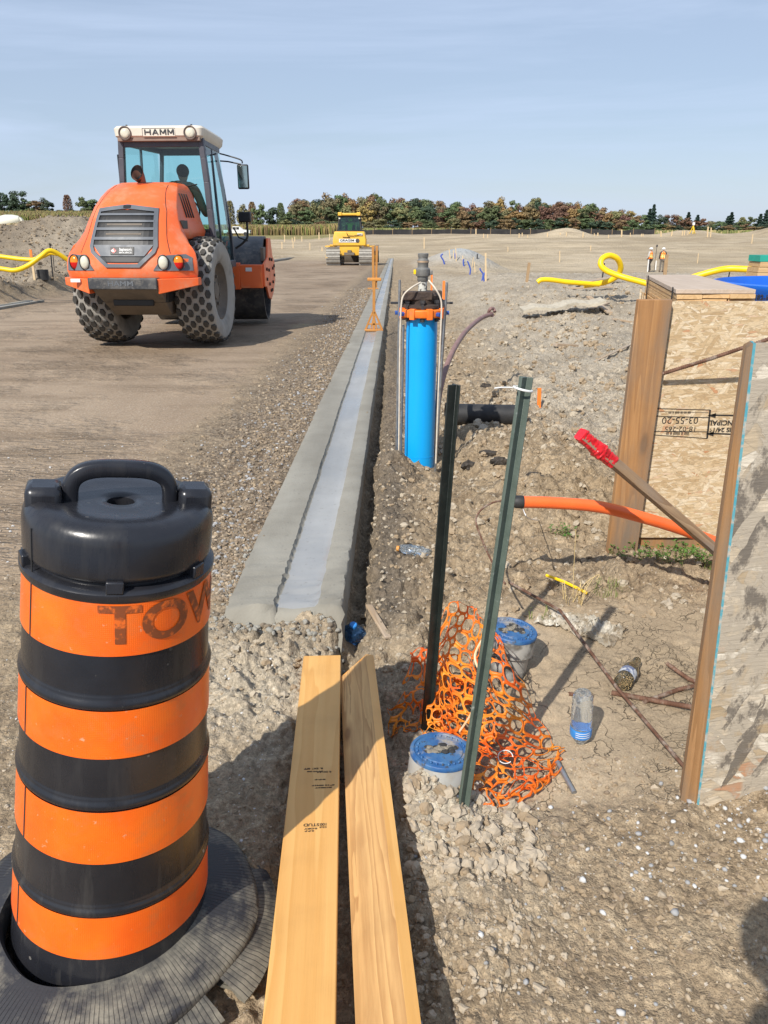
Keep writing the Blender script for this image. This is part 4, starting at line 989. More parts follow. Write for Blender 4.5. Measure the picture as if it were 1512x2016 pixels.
# ================================================================ OSB crate, weathered panel, stacked boards, tub
def osb(name, pal, grey=None, sc=1.0, dark=.5):
    t = NT(name); lay = []
    for i, (an, s3, th) in enumerate(((.25, (9,1,40), 0), (-.7, (11,1,46), .55), (1.1, (8,1,34), .62), (.05, (13,1,60), .5))):
        v3 = t.mapc(tuple(q*sc for q in s3), (0, 0, 0), t.mapc((1,1,1), (0, an, 0)))
        nn = t.noise(2.2, 3, .5, v3, out=1); ad = t.n('VectorMath', operation='MULTIPLY_ADD'); ad.inputs[1].default_value = (.5,.5,.5); t.l(nn, ad.inputs[0]); t.l(v3, ad.inputs[2])
        colr = t.vor(1.0, 'F1', 'Color', ad.outputs[0]); sp = t.n('SeparateColor'); t.l(colr, sp.inputs[0])
        c = t.ramp(sp.outputs[0], [(0, pal[0]), (.35, pal[1]), (.7, pal[2]), (.93, pal[3]), (1, pal[4])])
        edge = t.vor(1.0, 'DISTANCE_TO_EDGE', 'Distance', ad.outputs[0]); c = t.mix(t.ramp(edge, [(0, dark), (.06, 0)]), c, tuple(q*.35 for q in pal[2]))
        lay.append((c, sp.outputs[1], th))
    c = lay[0][0]; hh = lay[0][1]
    for cc, f, th in lay[1:]:
        c = t.mix(t.ramp(f, [(th, 0), (th+.02, 1)]), c, cc); hh = t.math('MAXIMUM', hh, f)
    fib = t.noise(1, 5, .65, t.mapc((30*sc, 1, 220*sc), (0,.2,0))); c = t.mix(t.ramp(fib, [(.4, .45), (.6, 0)]), c, tuple(q*.5 for q in pal[1]))
    if grey:
        g = t.ramp(t.math('MULTIPLY_ADD', hh, .22, t.noise(5, 7, .7, t.mapc((1.5,1,.8)))), [(.60, 0), (.70, 1)]); c = t.mix(g, c, grey)
        c = t.mix(t.ramp(t.math('MULTIPLY_ADD', lay[2][1], .16, t.noise(8, 7, .75, t.mapc((1,1,.7), (1,.4,2)))), [(.61, 0), (.68, .85)]), c, (.12,.10,.08))
        c = t.mix(t.ramp(t.noise(3, 6, .6, t.mapc((1,1,.6), (2,.4,1))), [(.60, 0), (.68, .8)]), c, (.35,.17,.08))
    return t.fin(c, .8, t.bump(t.math('MULTIPLY_ADD', fib, .4, hh), .003 if not grey else .006))
pal = ((.46,.31,.16), (.62,.46,.27), (.70,.55,.36), (.78,.66,.48), (.50,.20,.07))
OSB = osb('strand_board', pal, None, 1.35, .35); OSBW = osb('weathered_strand_board', ((.38,.27,.15), (.56,.45,.31), (.66,.56,.42), (.74,.67,.55), (.42,.18,.07)), (.40,.34,.26), .6)
W_post = wood('crate_post_wood', (.42,.22,.085), (.29,.14,.05), (.07,.04,.02), .8, 'Z', grey=(.20,.145,.10))
W_pale = wood('pale_board', (.66,.44,.22), (.52,.32,.14), None, 1.0, 'Y', knots=False); W_palex = wood('pale_board_end', (.66,.44,.22), (.52,.32,.14), None, 1.0, 'X', knots=False)
W_top = wood('dusty_board', (.52,.42,.33), (.44,.34,.25), None, .8, 'Y', knots=False)
CO = Vector((1.2, 3.62, .06))
crate = thing('plywood_crate', 'tall strand board crate with a brown corner post and upside-down stamps', 'crate', CO)
MB().box((.02, .0, .03), (1.45, .012, 1.19)).build('front_panel', OSB, crate)
# corner post in front of the panel
pb0, pb1, pt1, pt0 = PY(1196,1090,3.575)-CO, PY(1254,1092,3.575)-CO, PY(1325,590,3.575)-CO, PY(1258,590,3.575)-CO
m = MB(); dpt = Vector((0,.040,0)); m.hexa([pb0,pb1,pb1+dpt,pb0+dpt], [pt0,pt1,pt1+dpt,pt0+dpt]); m.build('corner_post', W_post, crate, bevel=.003)
# layered side wall, nearly edge on
wd = Vector((.40, 1.25, 0)); m = MB()
for k in range(5):
    a = Vector((-.035+.013*k, .012, .05+.01*random.random())); h = 1.10-.015*k
    m.hexa([a, a+Vector((.0115,0,0)), a+wd+Vector((.0115,0,0)), a+wd], [a+Vector((0,0,h)), a+Vector((.0115,0,h)), a+wd+Vector((.0115,0,h)), a+wd+Vector((0,0,h))])
m.build('side_panel', OSB, crate, bevel=.001)
for y_, h_ in ((.035, 1.17), (1.2, 1.1)): MB().bar((1.43,y_,.0), (1.43,y_,h_), .14, .04, (0,1,0)).build('end_post', W_post, crate, bevel=.003)
MB().box((.46,1.24,.05),(1.55,1.255,1.05)).build('back_panel', OSB, crate)
MB().box((.1,.02,-.05),(1.3,.10,.03)).build('skid', W_post, crate, bevel=.003)
# upside-down stamp
def ptext(par, txt, size, c, nrm, upv, mat_, bold=.0, asp=1.0, name='stamp', origin=None):
    vs, fs = text_mesh(txt, size, bold=bold, extr=.0, aspect=asp)
    upv = Vector(upv).normalized(); nrm = Vector(nrm).normalized(); x = upv.cross(nrm)
    T = Matrix(((x.x,upv.x,nrm.x,c[0]),(x.y,upv.y,nrm.y,c[1]),(x.z,upv.z,nrm.z,c[2]),(0,0,0,1)))
    return MB().add(vs, fs, 0, T).build(name, mat_, par, smooth=0, fix=False)
def onp(x, y): v = PY(x, y, 3.6185)-CO; return v
for txt, s_, x_, y_, a_, b_ in (('03-55-20', .046, 1339, 827, 1.05, 0), ('18-02-265', .034, 1340, 844, 1.1, 0), ('IIII IIII III IIIIII II IIII', .015, 1338, 812, 1.0, .0004), ('IIIII II IIIIIII II III', .019, 1334, 853, 1.0, .0005),
                                ('PRINCIPAL', .034, 1429, 832, 1.0, .0012), ('AXIS 24/16', .030, 1427, 846, 1.1, .001)):
    c = onp(x_, y_); ptext(crate, txt, s_, (c.x, c.y-.0, c.z), (0,-1,0), (.0,0,-1), M_ink, b_, a_)
m = MB()
for (xa, ya, xb, yb, w_) in ((1288,804,1398,807,.003),(1284,856,1392,863,.003),(1288,819,1395,822,.003),(1284,849,1392,850,.003),(1398,807,1392,863,.009),(1401,817,1452,818,.007),(1397,853,1448,855,.007),(1286,810,1394,812,.0015)):
    p = onp(xa, ya); q = onp(xb, yb); d = (q-p).normalized(); n_ = Vector((-d.z,0,d.x))*w_/2; m.add([p-n_, q-n_, q+n_, p+n_], [(0,1,2,3)])
for xa, ya in ((1401,818),(1397,854)):
    p = onp(xa, ya); m.add([p+Vector((-.02,0,0)), p+Vector((.02,0,.012)), p+Vector((.02,0,-.012))], [(0,1,2)])
for v in range(len(m.v)): m.v[v] = (m.v[v][0], -.0021, m.v[v][2])
m.build('stamp_frame', M_ink, crate, smooth=0, fix=False)
# bar leaning over the crate corner
rod('rusty_rod', 'thin rusty bar sloping up to the right across the strand board crate', 'steel rod', [PY(1304,736,3.57), PY(1400,706,3.50), PY(1512,668,3.42), PY(1560,652,3.38)], .0085, M_rust, ribs=True)
# bundle of boards on top of the crate
rs = random.Random(4); G = 'pale boards bundled on the strand board crate'; first = None
fa, fb, ba, bb_ = Vector((1.335,3.64)), Vector((1.70,3.64)), Vector((1.60,4.90)), Vector((1.905,4.90))
for L_i in range(8):
    z0 = 1.135+L_i*.0207; n_ = 3 if L_i < 7 else 1
    for k in range(n_):
        u0, u1 = k/n_+.004, (k+1)/n_-.004; j0 = rs.uniform(-.015, .02) if L_i < 7 else .01
        a = fa.lerp(fb, u0); b_ = fa.lerp(fb, u1); c = ba.lerp(bb_, u1); d = ba.lerp(bb_, u0)
        sh = rs.uniform(-.006, .006); O = Vector((a.x, a.y, z0)); dz = rs.uniform(-.0015,.0015)
        lo = [Vector((q.x+sh-O.x, q.y+jj-O.y, dz)) for q, jj in ((a,j0),(b_,j0*.4),(c,rs.uniform(0,.03)),(d,0))]
        m = MB(); m.hexa(lo, [q+Vector((0,0,.0185)) for q in lo])
        top = L_i == 7
        o = m.build('board', W_top if top else W_pale, None, bevel=.001, loc=O)
        if top: tag(o, 'wide dusty sheet on top of the bundle of boards on the crate', 'board')
        else: tag(o, 'pale board in the layered bundle lying on the strand board crate', 'board', G)
m = MB(); 
for k in (0.06, .86):
    p = fa.lerp(ba, k); m.box((p.x-.009, p.y-.006, 1.11), (p.x-.0065, p.y+.006, 1.306))
tag(m.build('strap', M_black_rub), 'dark strap holding the bundle of pale boards together', 'strap')
# blue tub with hand-written marks
M_tub = paint('blue_tub', (.012,.13,.62), (.02,.17,.68), .35, 3, dust=(.4,.4,.42), dlo=.72, dhi=.95)
TC = Vector((2.86, 5.15, -.022)); tub = thing('blue_tub', 'large round blue plastic tub with black handwriting, behind the crate', 'tub', TC)
MB().lathe([(.60,.0),(.66,.6),(.685,1.22),(.70,1.235),(.70,1.262),(.675,1.268),(.665,1.24),(.64,.6),(.58,.05),(.001,.04)], 72).build('shell', M_tub, tub, smooth=50)
def arc_text(txt, size, a0, z0, par, R):
    vs, fs = text_mesh(txt, size, bold=.0012, extr=.0)
    v2 = [((R)*math.cos(a0+x/R), (R)*math.sin(a0+x/R), z0+y+.02*x) for x, y, _ in vs]
    MB().add(v2, fs).build('handwriting', M_ink, par, smooth=0, fix=False)
arc_text('#9382-H', .045, -2.62, 1.195, tub, .6925); arc_text('Rood', .045, -2.60, 1.150, tub, .6905)
# pile of sheets with a green top at the right edge
c = PY(1505,545,6.2); t_ = thing('board_stack', 'stack of plywood sheets with a green topmost edge, behind the blue tub', 'board stack', (c.x+.55, 6.5, 0))
m = MB()
for k in range(12): m.box((-.60+rs.uniform(-.006,.006), -.3, .85+k*.04), (.6, -.1, .887+k*.04))
m.build('sheets', W_palex, t_, bevel=.001)
MB().box((-.605,-.3,1.33),(.6,-.1,1.375)).build('top_sheet', paint('green_edge', (.02,.35,.25), (.03,.28,.2), .6), t_)
MB().box((-.5,-.28,.2),(.5,-.12,.85)).build('bearers', W_palex, t_)
# the weathered panel in the right foreground
M_cyan = paint('cyan_edge_paint', (.06,.27,.33), (.15,.32,.34), .7, 40, dust=(.4,.36,.3), dlo=.48, dhi=.62, dscale=30)
W_stud = wood('stud_wood', (.40,.22,.095), (.28,.145,.055), None, 1.0, 'Z', grey=(.22,.165,.115), knots=False)
A0, A1 = PY(1352,1596,1.80), PY(1388,1592,1.765); B0, B1 = PY(1470,683,1.80), PY(1483,676,1.765); PO = Vector((A1.x, A1.y, 0))
pan = thing('weathered_panel', 'weathered grey strand board panel with a cyan edge, at the right edge of the view', 'panel', PO)
dn = Vector((-.02,.0,-.12)); bk = Vector((.012,.045,0))
A0, A1, B0, B1 = A0-PO+dn, A1-PO+dn, B0-PO, B1-PO
m = MB(); m.hexa([A0, A1, A1+bk, A0+bk], [B0, B1, B1+bk, B0+bk]); m.build('stud', W_stud, pan, bevel=.002)
e = Vector((.0055,-.002,0)); m = MB(); m.hexa([A1, A1+e, A1+e+bk, A1+bk], [B1, B1+e, B1+e+bk, B1+bk]); m.build('painted_edge', M_cyan, pan)
dr_ = Vector((1.25,.20,0)); f_ = Vector((0,.012,0)); C0 = A1+e; C1 = B1+e
m = MB(); m.hexa([C0, C0+dr_, C0+dr_+f_, C0+f_], [C1, C1+dr_+Vector((0,0,.0)), C1+dr_+f_, C1+f_]); m.build('face', OSBW, pan)
# ================================================================ boards lying about
W_scrap = wood('scrap_wood', (.48,.36,.24), (.36,.25,.15), None, 1.0, 'Y', grey=(.34,.29,.24), knots=False)
GS = 'wood scraps left on the clay'
def scrap(label, p, q, w_, t_, roll=0, mm=None): return board('wood_scrap', label, 'wood scrap', p, q, w_, t_, roll, mm or W_scrap, GS)
scrap('grey splintered lath end at the mouth of the trench', PG(765,1270)+up*.015, PG(727,1212)+up*.04, .03, .012, .2)
scrap('short sawn block lying on pale clay left of the crate', PG(1092,690)+up*.05, PG(1135,680)+up*.05, .08, .04)
scrap('thin lath lying on pale clay, pointing at the left side of the crate', PG(1170,716)+up*.02, PG(1246,678)+up*.03, .03, .012)
scrap('long grey plank lying under the yellow conduit loop', PG(1112,566)+up*.12, PG(1228,556)+up*.16, .16, .04, .1)
scrap('dark lath lying just in front of the long grey plank', PG(1118,571)+up*.06, PG(1206,570)+up*.06, .07, .03, .1)
scrap('angled board end beyond the broken crust slab', PG(1158,592)+up*.07, PG(1200,620)+up*.05, .10, .03)
scrap('second board end crossing the angled one', PG(1162,612)+up*.05, PG(1196,600)+up*.07, .08, .03)
scrap('small pale board by the left side of the crate', PG(1205,637)+up*.04, PG(1256,636)+up*.04, .07, .03)
scrap('thin pale stick on the clay right of the orange peg', PG(1118,787)+up*.02, PG(1168,790)+up*.02, .035, .015)
# broken slab of crust
c = PG(1105,618); m = MB(); N = 34; topv = []
for j in range(5):
    for i in range(N):
        u = i/(N-1)-.5; v = j/4-.5; x = u*1.35; y = v*.42+.05*math.sin(u*9); z = .05+.15*(u+.5)+.05*math.sin(u*14)*.4+.02*random.random()+.03*v
        topv.append((x, y, z+.02)); 
bot = [(x, y, z-.045) for x, y, z in topv]
fs = []
for j in range(4):
    for i in range(N-1):
        a = j*N+i; fs.append((a,a+1,a+1+N,a+N)); o_ = 5*N; fs.append((a+o_,a+N+o_,a+1+N+o_,a+1+o_))
for i in range(N-1): fs.append((i+1, i, i+5*N, i+1+5*N)); a = 4*N+i; fs.append((a, a+1, a+1+5*N, a+5*N))
for j in range(4): fs.append((j*N, (j+1)*N, (j+1)*N+5*N, j*N+5*N)); a = j*N+N-1; fs.append((a+N, a, a+5*N, a+N+5*N))
m.add(topv+bot, fs); tag(m.build('crust_slab', paint('crust', (.46,.41,.32), (.36,.31,.235), .95, 8, bumps=.02, bscale=12), None, smooth=0, loc=c), 'cracked slab of dried crust lifted off the clay, dark gap beneath', 'slab')
# black pipe
a = PY(876,815,6.35); b_ = PY(1032,818,6.35); pp = thing('black_pipe', 'short length of black corrugated pipe lying behind the steel posts', 'pipe', a)
pp.rotation_euler = (b_-a).to_track_quat('Z', 'Y').to_euler(); L_ = (b_-a).length
MB().lathe([(.088,0),(.088,L_),(.078,L_),(.078,0),(.088,0)], 48, cap=(False,False)).build('shell', M_black_rub, pp, smooth=50)
MB().lathe([(.088,.0),(.096,.0),(.096,.03),(.088,.035)], 48, cap=(False,False)).build('collar', M_black_rub, pp, smooth=50)
MB().lathe([(.088,L_-.035),(.096,L_-.03),(.096,L_),(.078,L_)], 48, cap=(False,False)).build('collar', M_black_rub, pp, smooth=50)
# purple-brown hose
M_hose = paint('hose', (.22,.125,.11), (.30,.19,.17), .6, 12, dust=(.36,.29,.22), dlo=.55, dhi=.8)
hp_ = [PY(858,880,5.35), PY(862,800,5.5), PY(872,745,5.7), PY(890,695,6.1), PY(915,655,6.8), PY(945,628,7.6), PY(968,618,7.9)]
hs = thing('hose', 'dusty red-brown hose arching from behind the blue pipe, knotted at its tip', 'hose', hp_[0])
MB().tube([p-hp_[0] for p in spline(hp_, 10)], .021, 12).build('tube', M_hose, hs, smooth=60)
e = hp_[-1]-hp_[0]; m = MB().tube([e+Vector((.03*math.cos(a), .02*math.sin(a*2), .035*math.sin(a)+.02)) for a in np.linspace(0, 5.2, 14)], .016, 8); m.build('knot', M_hose, hs)
M_asph = paint('old_asphalt', (.045,.038,.032), (.11,.09,.07), .95, 30, bumps=.02, bscale=40)
for lbl, x, y in (('black lump of asphalt behind the dark post', 925,918), ('black asphalt lump farther right of the first', 962,893), ('pair of black asphalt chunks between the posts', 985,908), ('black chunk near the pipe end', 955,762), ('black chunk above the red tape', 1140,815), ('black flake left of the taped conduit', 1052,935)):
    crumple('asphalt_lump', lbl, 'asphalt lump', PG(x, y)+up*.015, .055, M_asph, x, (1,.7,.6), 'black asphalt lumps', .45)
# ================================================================ road roller
M_oro = paint('machine_orange', (.85,.15,.035), (.78,.125,.03), .36, 2, dust=(.55,.31,.19), dlo=.50, dhi=.85, dscale=3)
M_grey = paint('machine_grey', (.11,.12,.135), (.15,.16,.17), .5, 4)
M_cream = paint('roof_cream', (.66,.60,.50), (.60,.54,.44), .5, 3)
M_blackm = paint('machine_black', (.012,.012,.013), (.025,.024,.022), .5, 4, dust=(.13,.11,.085), dlo=.6, dhi=.95, dscale=4)
M_post_ = paint('cab_post', (.06,.06,.075), (.075,.075,.09), .45, 4)
M_tyre = paint('dusty_tyre', (.34,.32,.285), (.22,.205,.18), .9, 5, bumps=.004, bscale=30)
M_tread = paint('tread_top', (.045,.042,.037), (.075,.068,.058), .8, 9, bumps=.003, bscale=40)
M_belly = paint('dusty_steel', (.16,.13,.10), (.10,.085,.07), .7, 5, bumps=.003, bscale=20)
M_drumst = paint('drum_steel', (.055,.057,.062), (.14,.135,.13), .45, 5, metal=.3, dust=(.22,.20,.17), dlo=.5, dhi=.8, dscale=14)
M_red = paint('red_lens', (.55,.01,.008), (.5,.01,.01), .2, 4); M_amb = paint('amber_lens', (.85,.22,.01), (.8,.2,.01), .2, 4); M_lens = paint('clear_lens', (.62,.60,.48), (.5,.48,.4), .15, 20)
def glassm(name, tint, gloss=.10):
    t = NT(name); tr = t.n('BsdfTransparent'); tr.inputs[0].default_value = (*tint, 1); gl = t.n('BsdfGlossy'); gl.inputs['Roughness'].default_value = .03
    fr = t.n('Fresnel'); fr.inputs[0].default_value = 1.5; m_ = t.n('MixShader'); a_ = t.math('MULTIPLY_ADD', fr.outputs[0], .8, gloss, clamp=True)
    t.l(a_, m_.inputs[0]); t.l(tr.outputs[0], m_.inputs[1]); t.l(gl.outputs[0], m_.inputs[2]); t.l(m_.outputs[0], t.o.inputs[0]); return t.m
M_glass = glassm('cab_glass', (.66,.91,.91), .03); M_glassd = glassm('dozer_glass', (.25,.5,.5), .06)
M_mirror = paint('mirror', (.35,.42,.42), (.3,.38,.38), .08, 3, metal=.9)
def circ(n): return [2*PI*k/n for k in range(n)]

def skinfig(name, pts, edges, radii, mat_, parent, lev=2):
    me = bpy.data.meshes.new(name); me.from_pydata([Vector(p) for p in pts], edges, []); me.materials.append(mat_)
    o = bpy.data.objects.new(name, me); COL.objects.link(o); o.parent = parent
    m = o.modifiers.new('skin', 'SKIN'); m.use_smooth_shade = True
    b = bmesh.new(); b.from_mesh(me); ly = b.verts.layers.skin.verify(); b.verts.ensure_lookup_table()
    for i, r in enumerate(radii): b.verts[i][ly].radius = r if isinstance(r, tuple) else (r, r); b.verts[i][ly].use_root = (i == 0)
    b.to_mesh(me); b.free()
    s_ = o.modifiers.new('s', 'SUBSURF'); s_.levels = lev; s_.render_levels = lev; return o
M_skin = paint('skin', (.36,.20,.13), (.32,.17,.11), .6, 20); M_vest = paint('hi_vis_orange', (.95,.20,.02), (.9,.17,.02), .7, 8); M_lime = paint('hi_vis_lime', (.45,.85,.06), (.4,.75,.05), .7, 8); M_strip = paint('vest_stripe', (.85,.80,.25), (.8,.8,.4), .5, 8)
M_dark = paint('dark_cloth', (.045,.04,.038), (.09,.075,.065), .9, 10); M_kh = paint('grey_cloth', (.16,.14,.12), (.11,.095,.08), .9, 10); M_shirt = paint('pale_shirt', (.50,.48,.45), (.4,.38,.36), .9, 8); M_hair = paint('hair', (.02,.016,.013), (.03,.025,.02), .8, 30); M_olive = paint('olive_shirt', (.16,.18,.13), (.12,.14,.1), .9, 8)
def person(label, loc, rz, pose, shirt, vest, pants, hat, group=None):
    t_ = thing('person', label, 'person', loc, rz, group)
    J = dict(pel=(0,0,.95), wst=(0,0,1.10), chest=(0,-.01,1.32), neckb=(0,0,1.48), neck=(0,-.01,1.54), head=(0,-.02,1.64), crown=(0,-.01,1.76),
             shl=(-.19,0,1.43), ell=(-.25,.02,1.16), wrl=(-.22,-.14,.98), hal=(-.21,-.20,.93), shr=(.19,0,1.43), elr=(.25,.02,1.16), wrr=(.22,-.14,.98), har=(.21,-.20,.93),
             hil=(-.10,0,.90), knl=(-.11,-.02,.50), anl=(-.12,.01,.09), tol=(-.13,-.15,.03), hir=(.10,0,.90), knr=(.11,-.02,.50), anr=(.12,.01,.09), tor=(.13,-.15,.03))
    J.update(pose)
    ks = ['pel','wst','chest','neckb','neck','head','crown','shl','ell','wrl','hal','shr','elr','wrr','har','hil','knl','anl','tol','hir','knr','anr','tor']
    E_ = [('pel','wst'),('wst','chest'),('chest','neckb'),('neckb','neck'),('neck','head'),('head','crown'),('neckb','shl'),('shl','ell'),('ell','wrl'),('wrl','hal'),('neckb','shr'),('shr','elr'),('elr','wrr'),('wrr','har'),
          ('pel','hil'),('hil','knl'),('knl','anl'),('anl','tol'),('pel','hir'),('hir','knr'),('knr','anr'),('anr','tor')]
    R_ = dict(pel=(.13,.10), wst=(.13,.10), chest=(.15,.11), neckb=.07, neck=.052, head=(.078,.095), crown=.06, shl=.06, ell=.042, wrl=.03, hal=.036, shr=.06, elr=.042, wrr=.03, har=.036, hil=.085, knl=.058, anl=.042, tol=.04, hir=.085, knr=.058, anr=.042, tor=.04)
    ix = {k: i for i, k in enumerate(ks)}
    skinfig('body', [J[k] for k in ks], [(ix[a], ix[b]) for a, b in E_], [R_[k] for k in ks], M_skin, t_)
    def part(nm, keys, es, gr, mt):
        i2 = {k: i for i, k in enumerate(keys)}; rr = []
        for k in keys:
            r = R_[k]; rr.append((r[0]+gr, r[1]+gr) if isinstance(r, tuple) else (r+gr, r+gr))
        return skinfig(nm, [J[k] for k in keys], [(i2[a], i2[b]) for a, b in es], rr, mt, t_)
    part('shirt', ['pel','wst','chest','neckb','shl','ell','wrl','shr','elr','wrr'], [('pel','wst'),('wst','chest'),('chest','neckb'),('neckb','shl'),('shl','ell'),('ell','wrl'),('neckb','shr'),('shr','elr'),('elr','wrr')], .014, shirt)
    part('trousers', ['pel','hil','knl','anl','hir','knr','anr'], [('pel','hil'),('hil','knl'),('knl','anl'),('pel','hir'),('hir','knr'),('knr','anr')], .018, pants)
    part('boots', ['anl','tol'], [('anl','tol')], .022, M_dark); part('boots', ['anr','tor'], [('anr','tor')], .022, M_dark)
    ne = Vector(J['neckb']); ch = Vector(J['chest']); ws = Vector(J['wst']); pe = Vector(J['pel'])
    m = MB(); rg_ = []
    for c, a, b in ((pe+Vector((0,0,.02)), .185, .150), (ws, .178, .142), (ch, .198, .150), (ch.lerp(ne, .62), .180, .118), (ne+Vector((0,0,.02)), .085, .075)):
        rg_.append([c+Vector((a*math.cos(q), b*math.sin(q), 0)) for q in circ(18)])
    m.loft(rg_, caps=False); v_ = m.build('vest', vest, t_, smooth=60)
    m = MB()
    for k in range(2): m.loft([[c+Vector(((a+.006)*math.cos(q), (b+.006)*math.sin(q), dz)) for q in circ(18)] for c, a, b, dz in ((ws, .178, .142, .0+k*.12), (ws, .179+.005*k, .143, .05+k*.12))], caps=False)
    for s_ in (-1, 1):
        m.bar(ws+Vector((s_*.09, .150, -.1)), ne+Vector((s_*.075, .095, -.03)), .05, .008, (0,1,0)); m.bar(ws+Vector((s_*.09, -.150, -.1)), ne+Vector((s_*.075, -.090, -.03)), .05, .008, (0,1,0))
    m.build('vest_stripes', M_strip, v_, smooth=40)
    hd = Vector(J['head'])
    if hat:
        m = MB().ell((hd.x, hd.y, hd.z+.055), (.125, .145, .105), 20, 10); m.lathe([(.13,0),(.165,-.005),(.165,-.012),(.12,-.01)], 20, T=Matrix.Translation((hd.x, hd.y-.01, hd.z+.04)) @ Matrix.Diagonal((1,1.12,1,1)))
        m.build('hard_hat', hat, t_, smooth=50)
    else: MB().ell((hd.x, hd.y+.012, hd.z+.045), (.088, .105, .095), 18, 12).build('hair', M_hair, t_, smooth=60)
    return t_

def wheel(parent, x, y, r, w_, sgn, lugs=True):
    T = Matrix.Translation((x, y, r)) @ Matrix.Rotation(PI/2, 4, 'Y')
    rr = r-.022; h = w_/2
    pr = [(rr*.56,-h*.80),(rr*.62,-h*.92),(rr*.78,-h*1.0),(rr*.90,-h*.97),(rr*.955,-h*.86),(rr*.985,-h*.55),(rr,-h*.2),(rr,h*.2),(rr*.985,h*.55),(rr*.955,h*.86),(rr*.90,h*.97),(rr*.78,h),(rr*.62,h*.92),(rr*.56,h*.80),(rr*.54,h*.3),(rr*.54,-h*.3),(rr*.56,-h*.80)]
    m = MB(); m.lathe(pr, 72, 0, T, (False, False))
    if lugs:
        NL = 26
        zs_ = [-.83,-.50,-.17,.17,.50,.83]
        for k, zf in enumerate(zs_):
            z = zf*h; R0 = float(np.interp(abs(zf), [0,.2,.55,.86,1], [rr,rr,rr*.985,rr*.955,rr*.90])); slope = float(np.interp(abs(zf), [0,.35,.7,1.0], [0,.05,.18,.75]))*math.copysign(1, zf)
            for j in range(NL):
                a = 2*PI*(j+.5*(k % 2))/NL; er = Vector((math.cos(a), math.sin(a), 0)); et = Vector((-math.sin(a), math.cos(a), 0)); ez = Vector((0,0,1))
                nn = (er+ez*slope).normalized(); tz = et.cross(nn).normalized()
                c = er*R0+ez*z
                lo = []; hi = []
                for q in range(6):
                    b_ = q*PI/3+PI/6; lo.append(c+et*math.cos(b_)*.062+tz*math.sin(b_)*.043-nn*.012); hi.append(c+et*math.cos(b_)*.054+tz*math.sin(b_)*.036+nn*.020)
                m.add(lo+hi, [tuple(range(6,12))]+[(q, (q+1) % 6, (q+1) % 6+6, q+6) for q in range(6)], 1, T)
    wo = m.build('wheel', [M_tyre, M_tread], parent, smooth=30)
    rm = MB(); o_ = -1 if sgn < 0 else 1
    rm.lathe([(rr*.57,-h*.78),(rr*.57,h*.78),(rr*.53,h*.80),(rr*.50,h*.55),(rr*.44,h*.40*o_ if o_ > 0 else h*.4),(rr*.18,h*.45),(rr*.16,h*.60),(.001,h*.60)], 40, 0, T if o_ > 0 else T @ Matrix.Rotation(PI, 4, 'X'), (False, False))
    for k in range(10):
        a = 2*PI*k/10; rm.lathe([(.02,0),(.02,.03),(.001,.03)], 6, 0, (T if o_ > 0 else T @ Matrix.Rotation(PI, 4, 'X')) @ Matrix.Translation((rr*.32*math.cos(a), rr*.32*math.sin(a), h*.42)))
    rm.build('rim', M_belly if lugs else M_white, wo, smooth=35); return wo

RZ = float(ztop(11.0))+.008
rol = thing('road_roller', 'orange road roller with a cream cab roof and honeycomb tyres, on the haul road', 'road roller', (-3.115, 11.0, RZ), rad(-3.5))
LV = [(.93,.82,-1.14,.28),(1.0,.835,-1.165,.29),(1.12,.83,-1.15,.29),(1.22,.805,-1.12,.31),(1.30,.75,-1.09,.32),(1.38,.68,-1.06,.32),(1.47,.62,-1.01,.30),(1.60,.575,-.93,.28),(1.76,.53,-.79,.26),(1.88,.495,-.63,.25),(1.97,.46,-.47,.24),(2.035,.42,-.28,.20),(2.07,.37,-.10,.15),(2.08,.30,.06,.08)]
LZ = [l[0] for l in LV]
def hood_y(x, z):
    hw = np.interp(z, LZ, [l[1] for l in LV]); yr = np.interp(z, LZ, [l[2] for l in LV]); yc = np.interp(z, LZ, [l[3] for l in LV])
    return float(yr+yc*min(1, abs(x)/hw)**3.4)
rings = []
for z, hw, yr, yc in LV:
    st_ = max(0, min(1, (1.42-z)/.12)); n_ = 22; pts = []
    for k in range(n_+1):
        u = math.sin((-1+2*k/n_)*PI/2); pts.append((hw*u, yr+yc*abs(u)**3.4, z))
    yi = .38; xi = lerp(hw, min(hw, .42), st_); ya = min(yr+yc+.04, -.80) if st_ > .5 else yr+yc+.05
    R_s = [(hw, ya, z), (xi, ya+.06, z), (xi, yi, z)]
    rings.append(pts+R_s+[(-a, b_, c) for a, b_, c in reversed(R_s)])
MB().loft(rings).build('hood', M_oro, rol, smooth=38)
hood = [o for o in rol.children if o.name.startswith('hood')][0]
def hpatch(pts_fn, n, off, th, name, mat_, par, smooth=30):
    """pts_fn(k) -> (xa, za, xb, zb): strips across the rear face"""
    m = MB(); F_ = []; 
    for k in range(n+1):
        xa, za, xb, zb = pts_fn(k/n)
        ya = hood_y(xa, za)-off; yb = hood_y(xb, zb)-off
        F_.append([(xa, ya, za), (xb, yb, zb), (xb, yb+th, zb), (xa, ya+th, za)])
    m.loft(F_); return m.build(name, mat_, par, smooth=smooth)
OUT = [(-.375,1.74),(-.425,1.30),(-.40,1.225),(-.21,1.055),(.21,1.055),(.40,1.225),(.425,1.30),(.375,1.74),(0,1.785)]
INN = [(-.335,1.70),(-.375,1.305),(-.355,1.245),(-.185,1.095),(.185,1.095),(.355,1.245),(.375,1.305),(.335,1.70),(0,1.735)]
def seg(P_, f):
    n = len(P_); x = f*n; i = int(x) % n; t_ = x-int(x); a = P_[i]; b = P_[(i+1) % n]; return a[0]+(b[0]-a[0])*t_, a[1]+(b[1]-a[1])*t_
gril = hpatch(lambda f: (*seg(OUT, f), *seg(INN, f)), 63, .022, .03, 'grille', M_grey, rol)
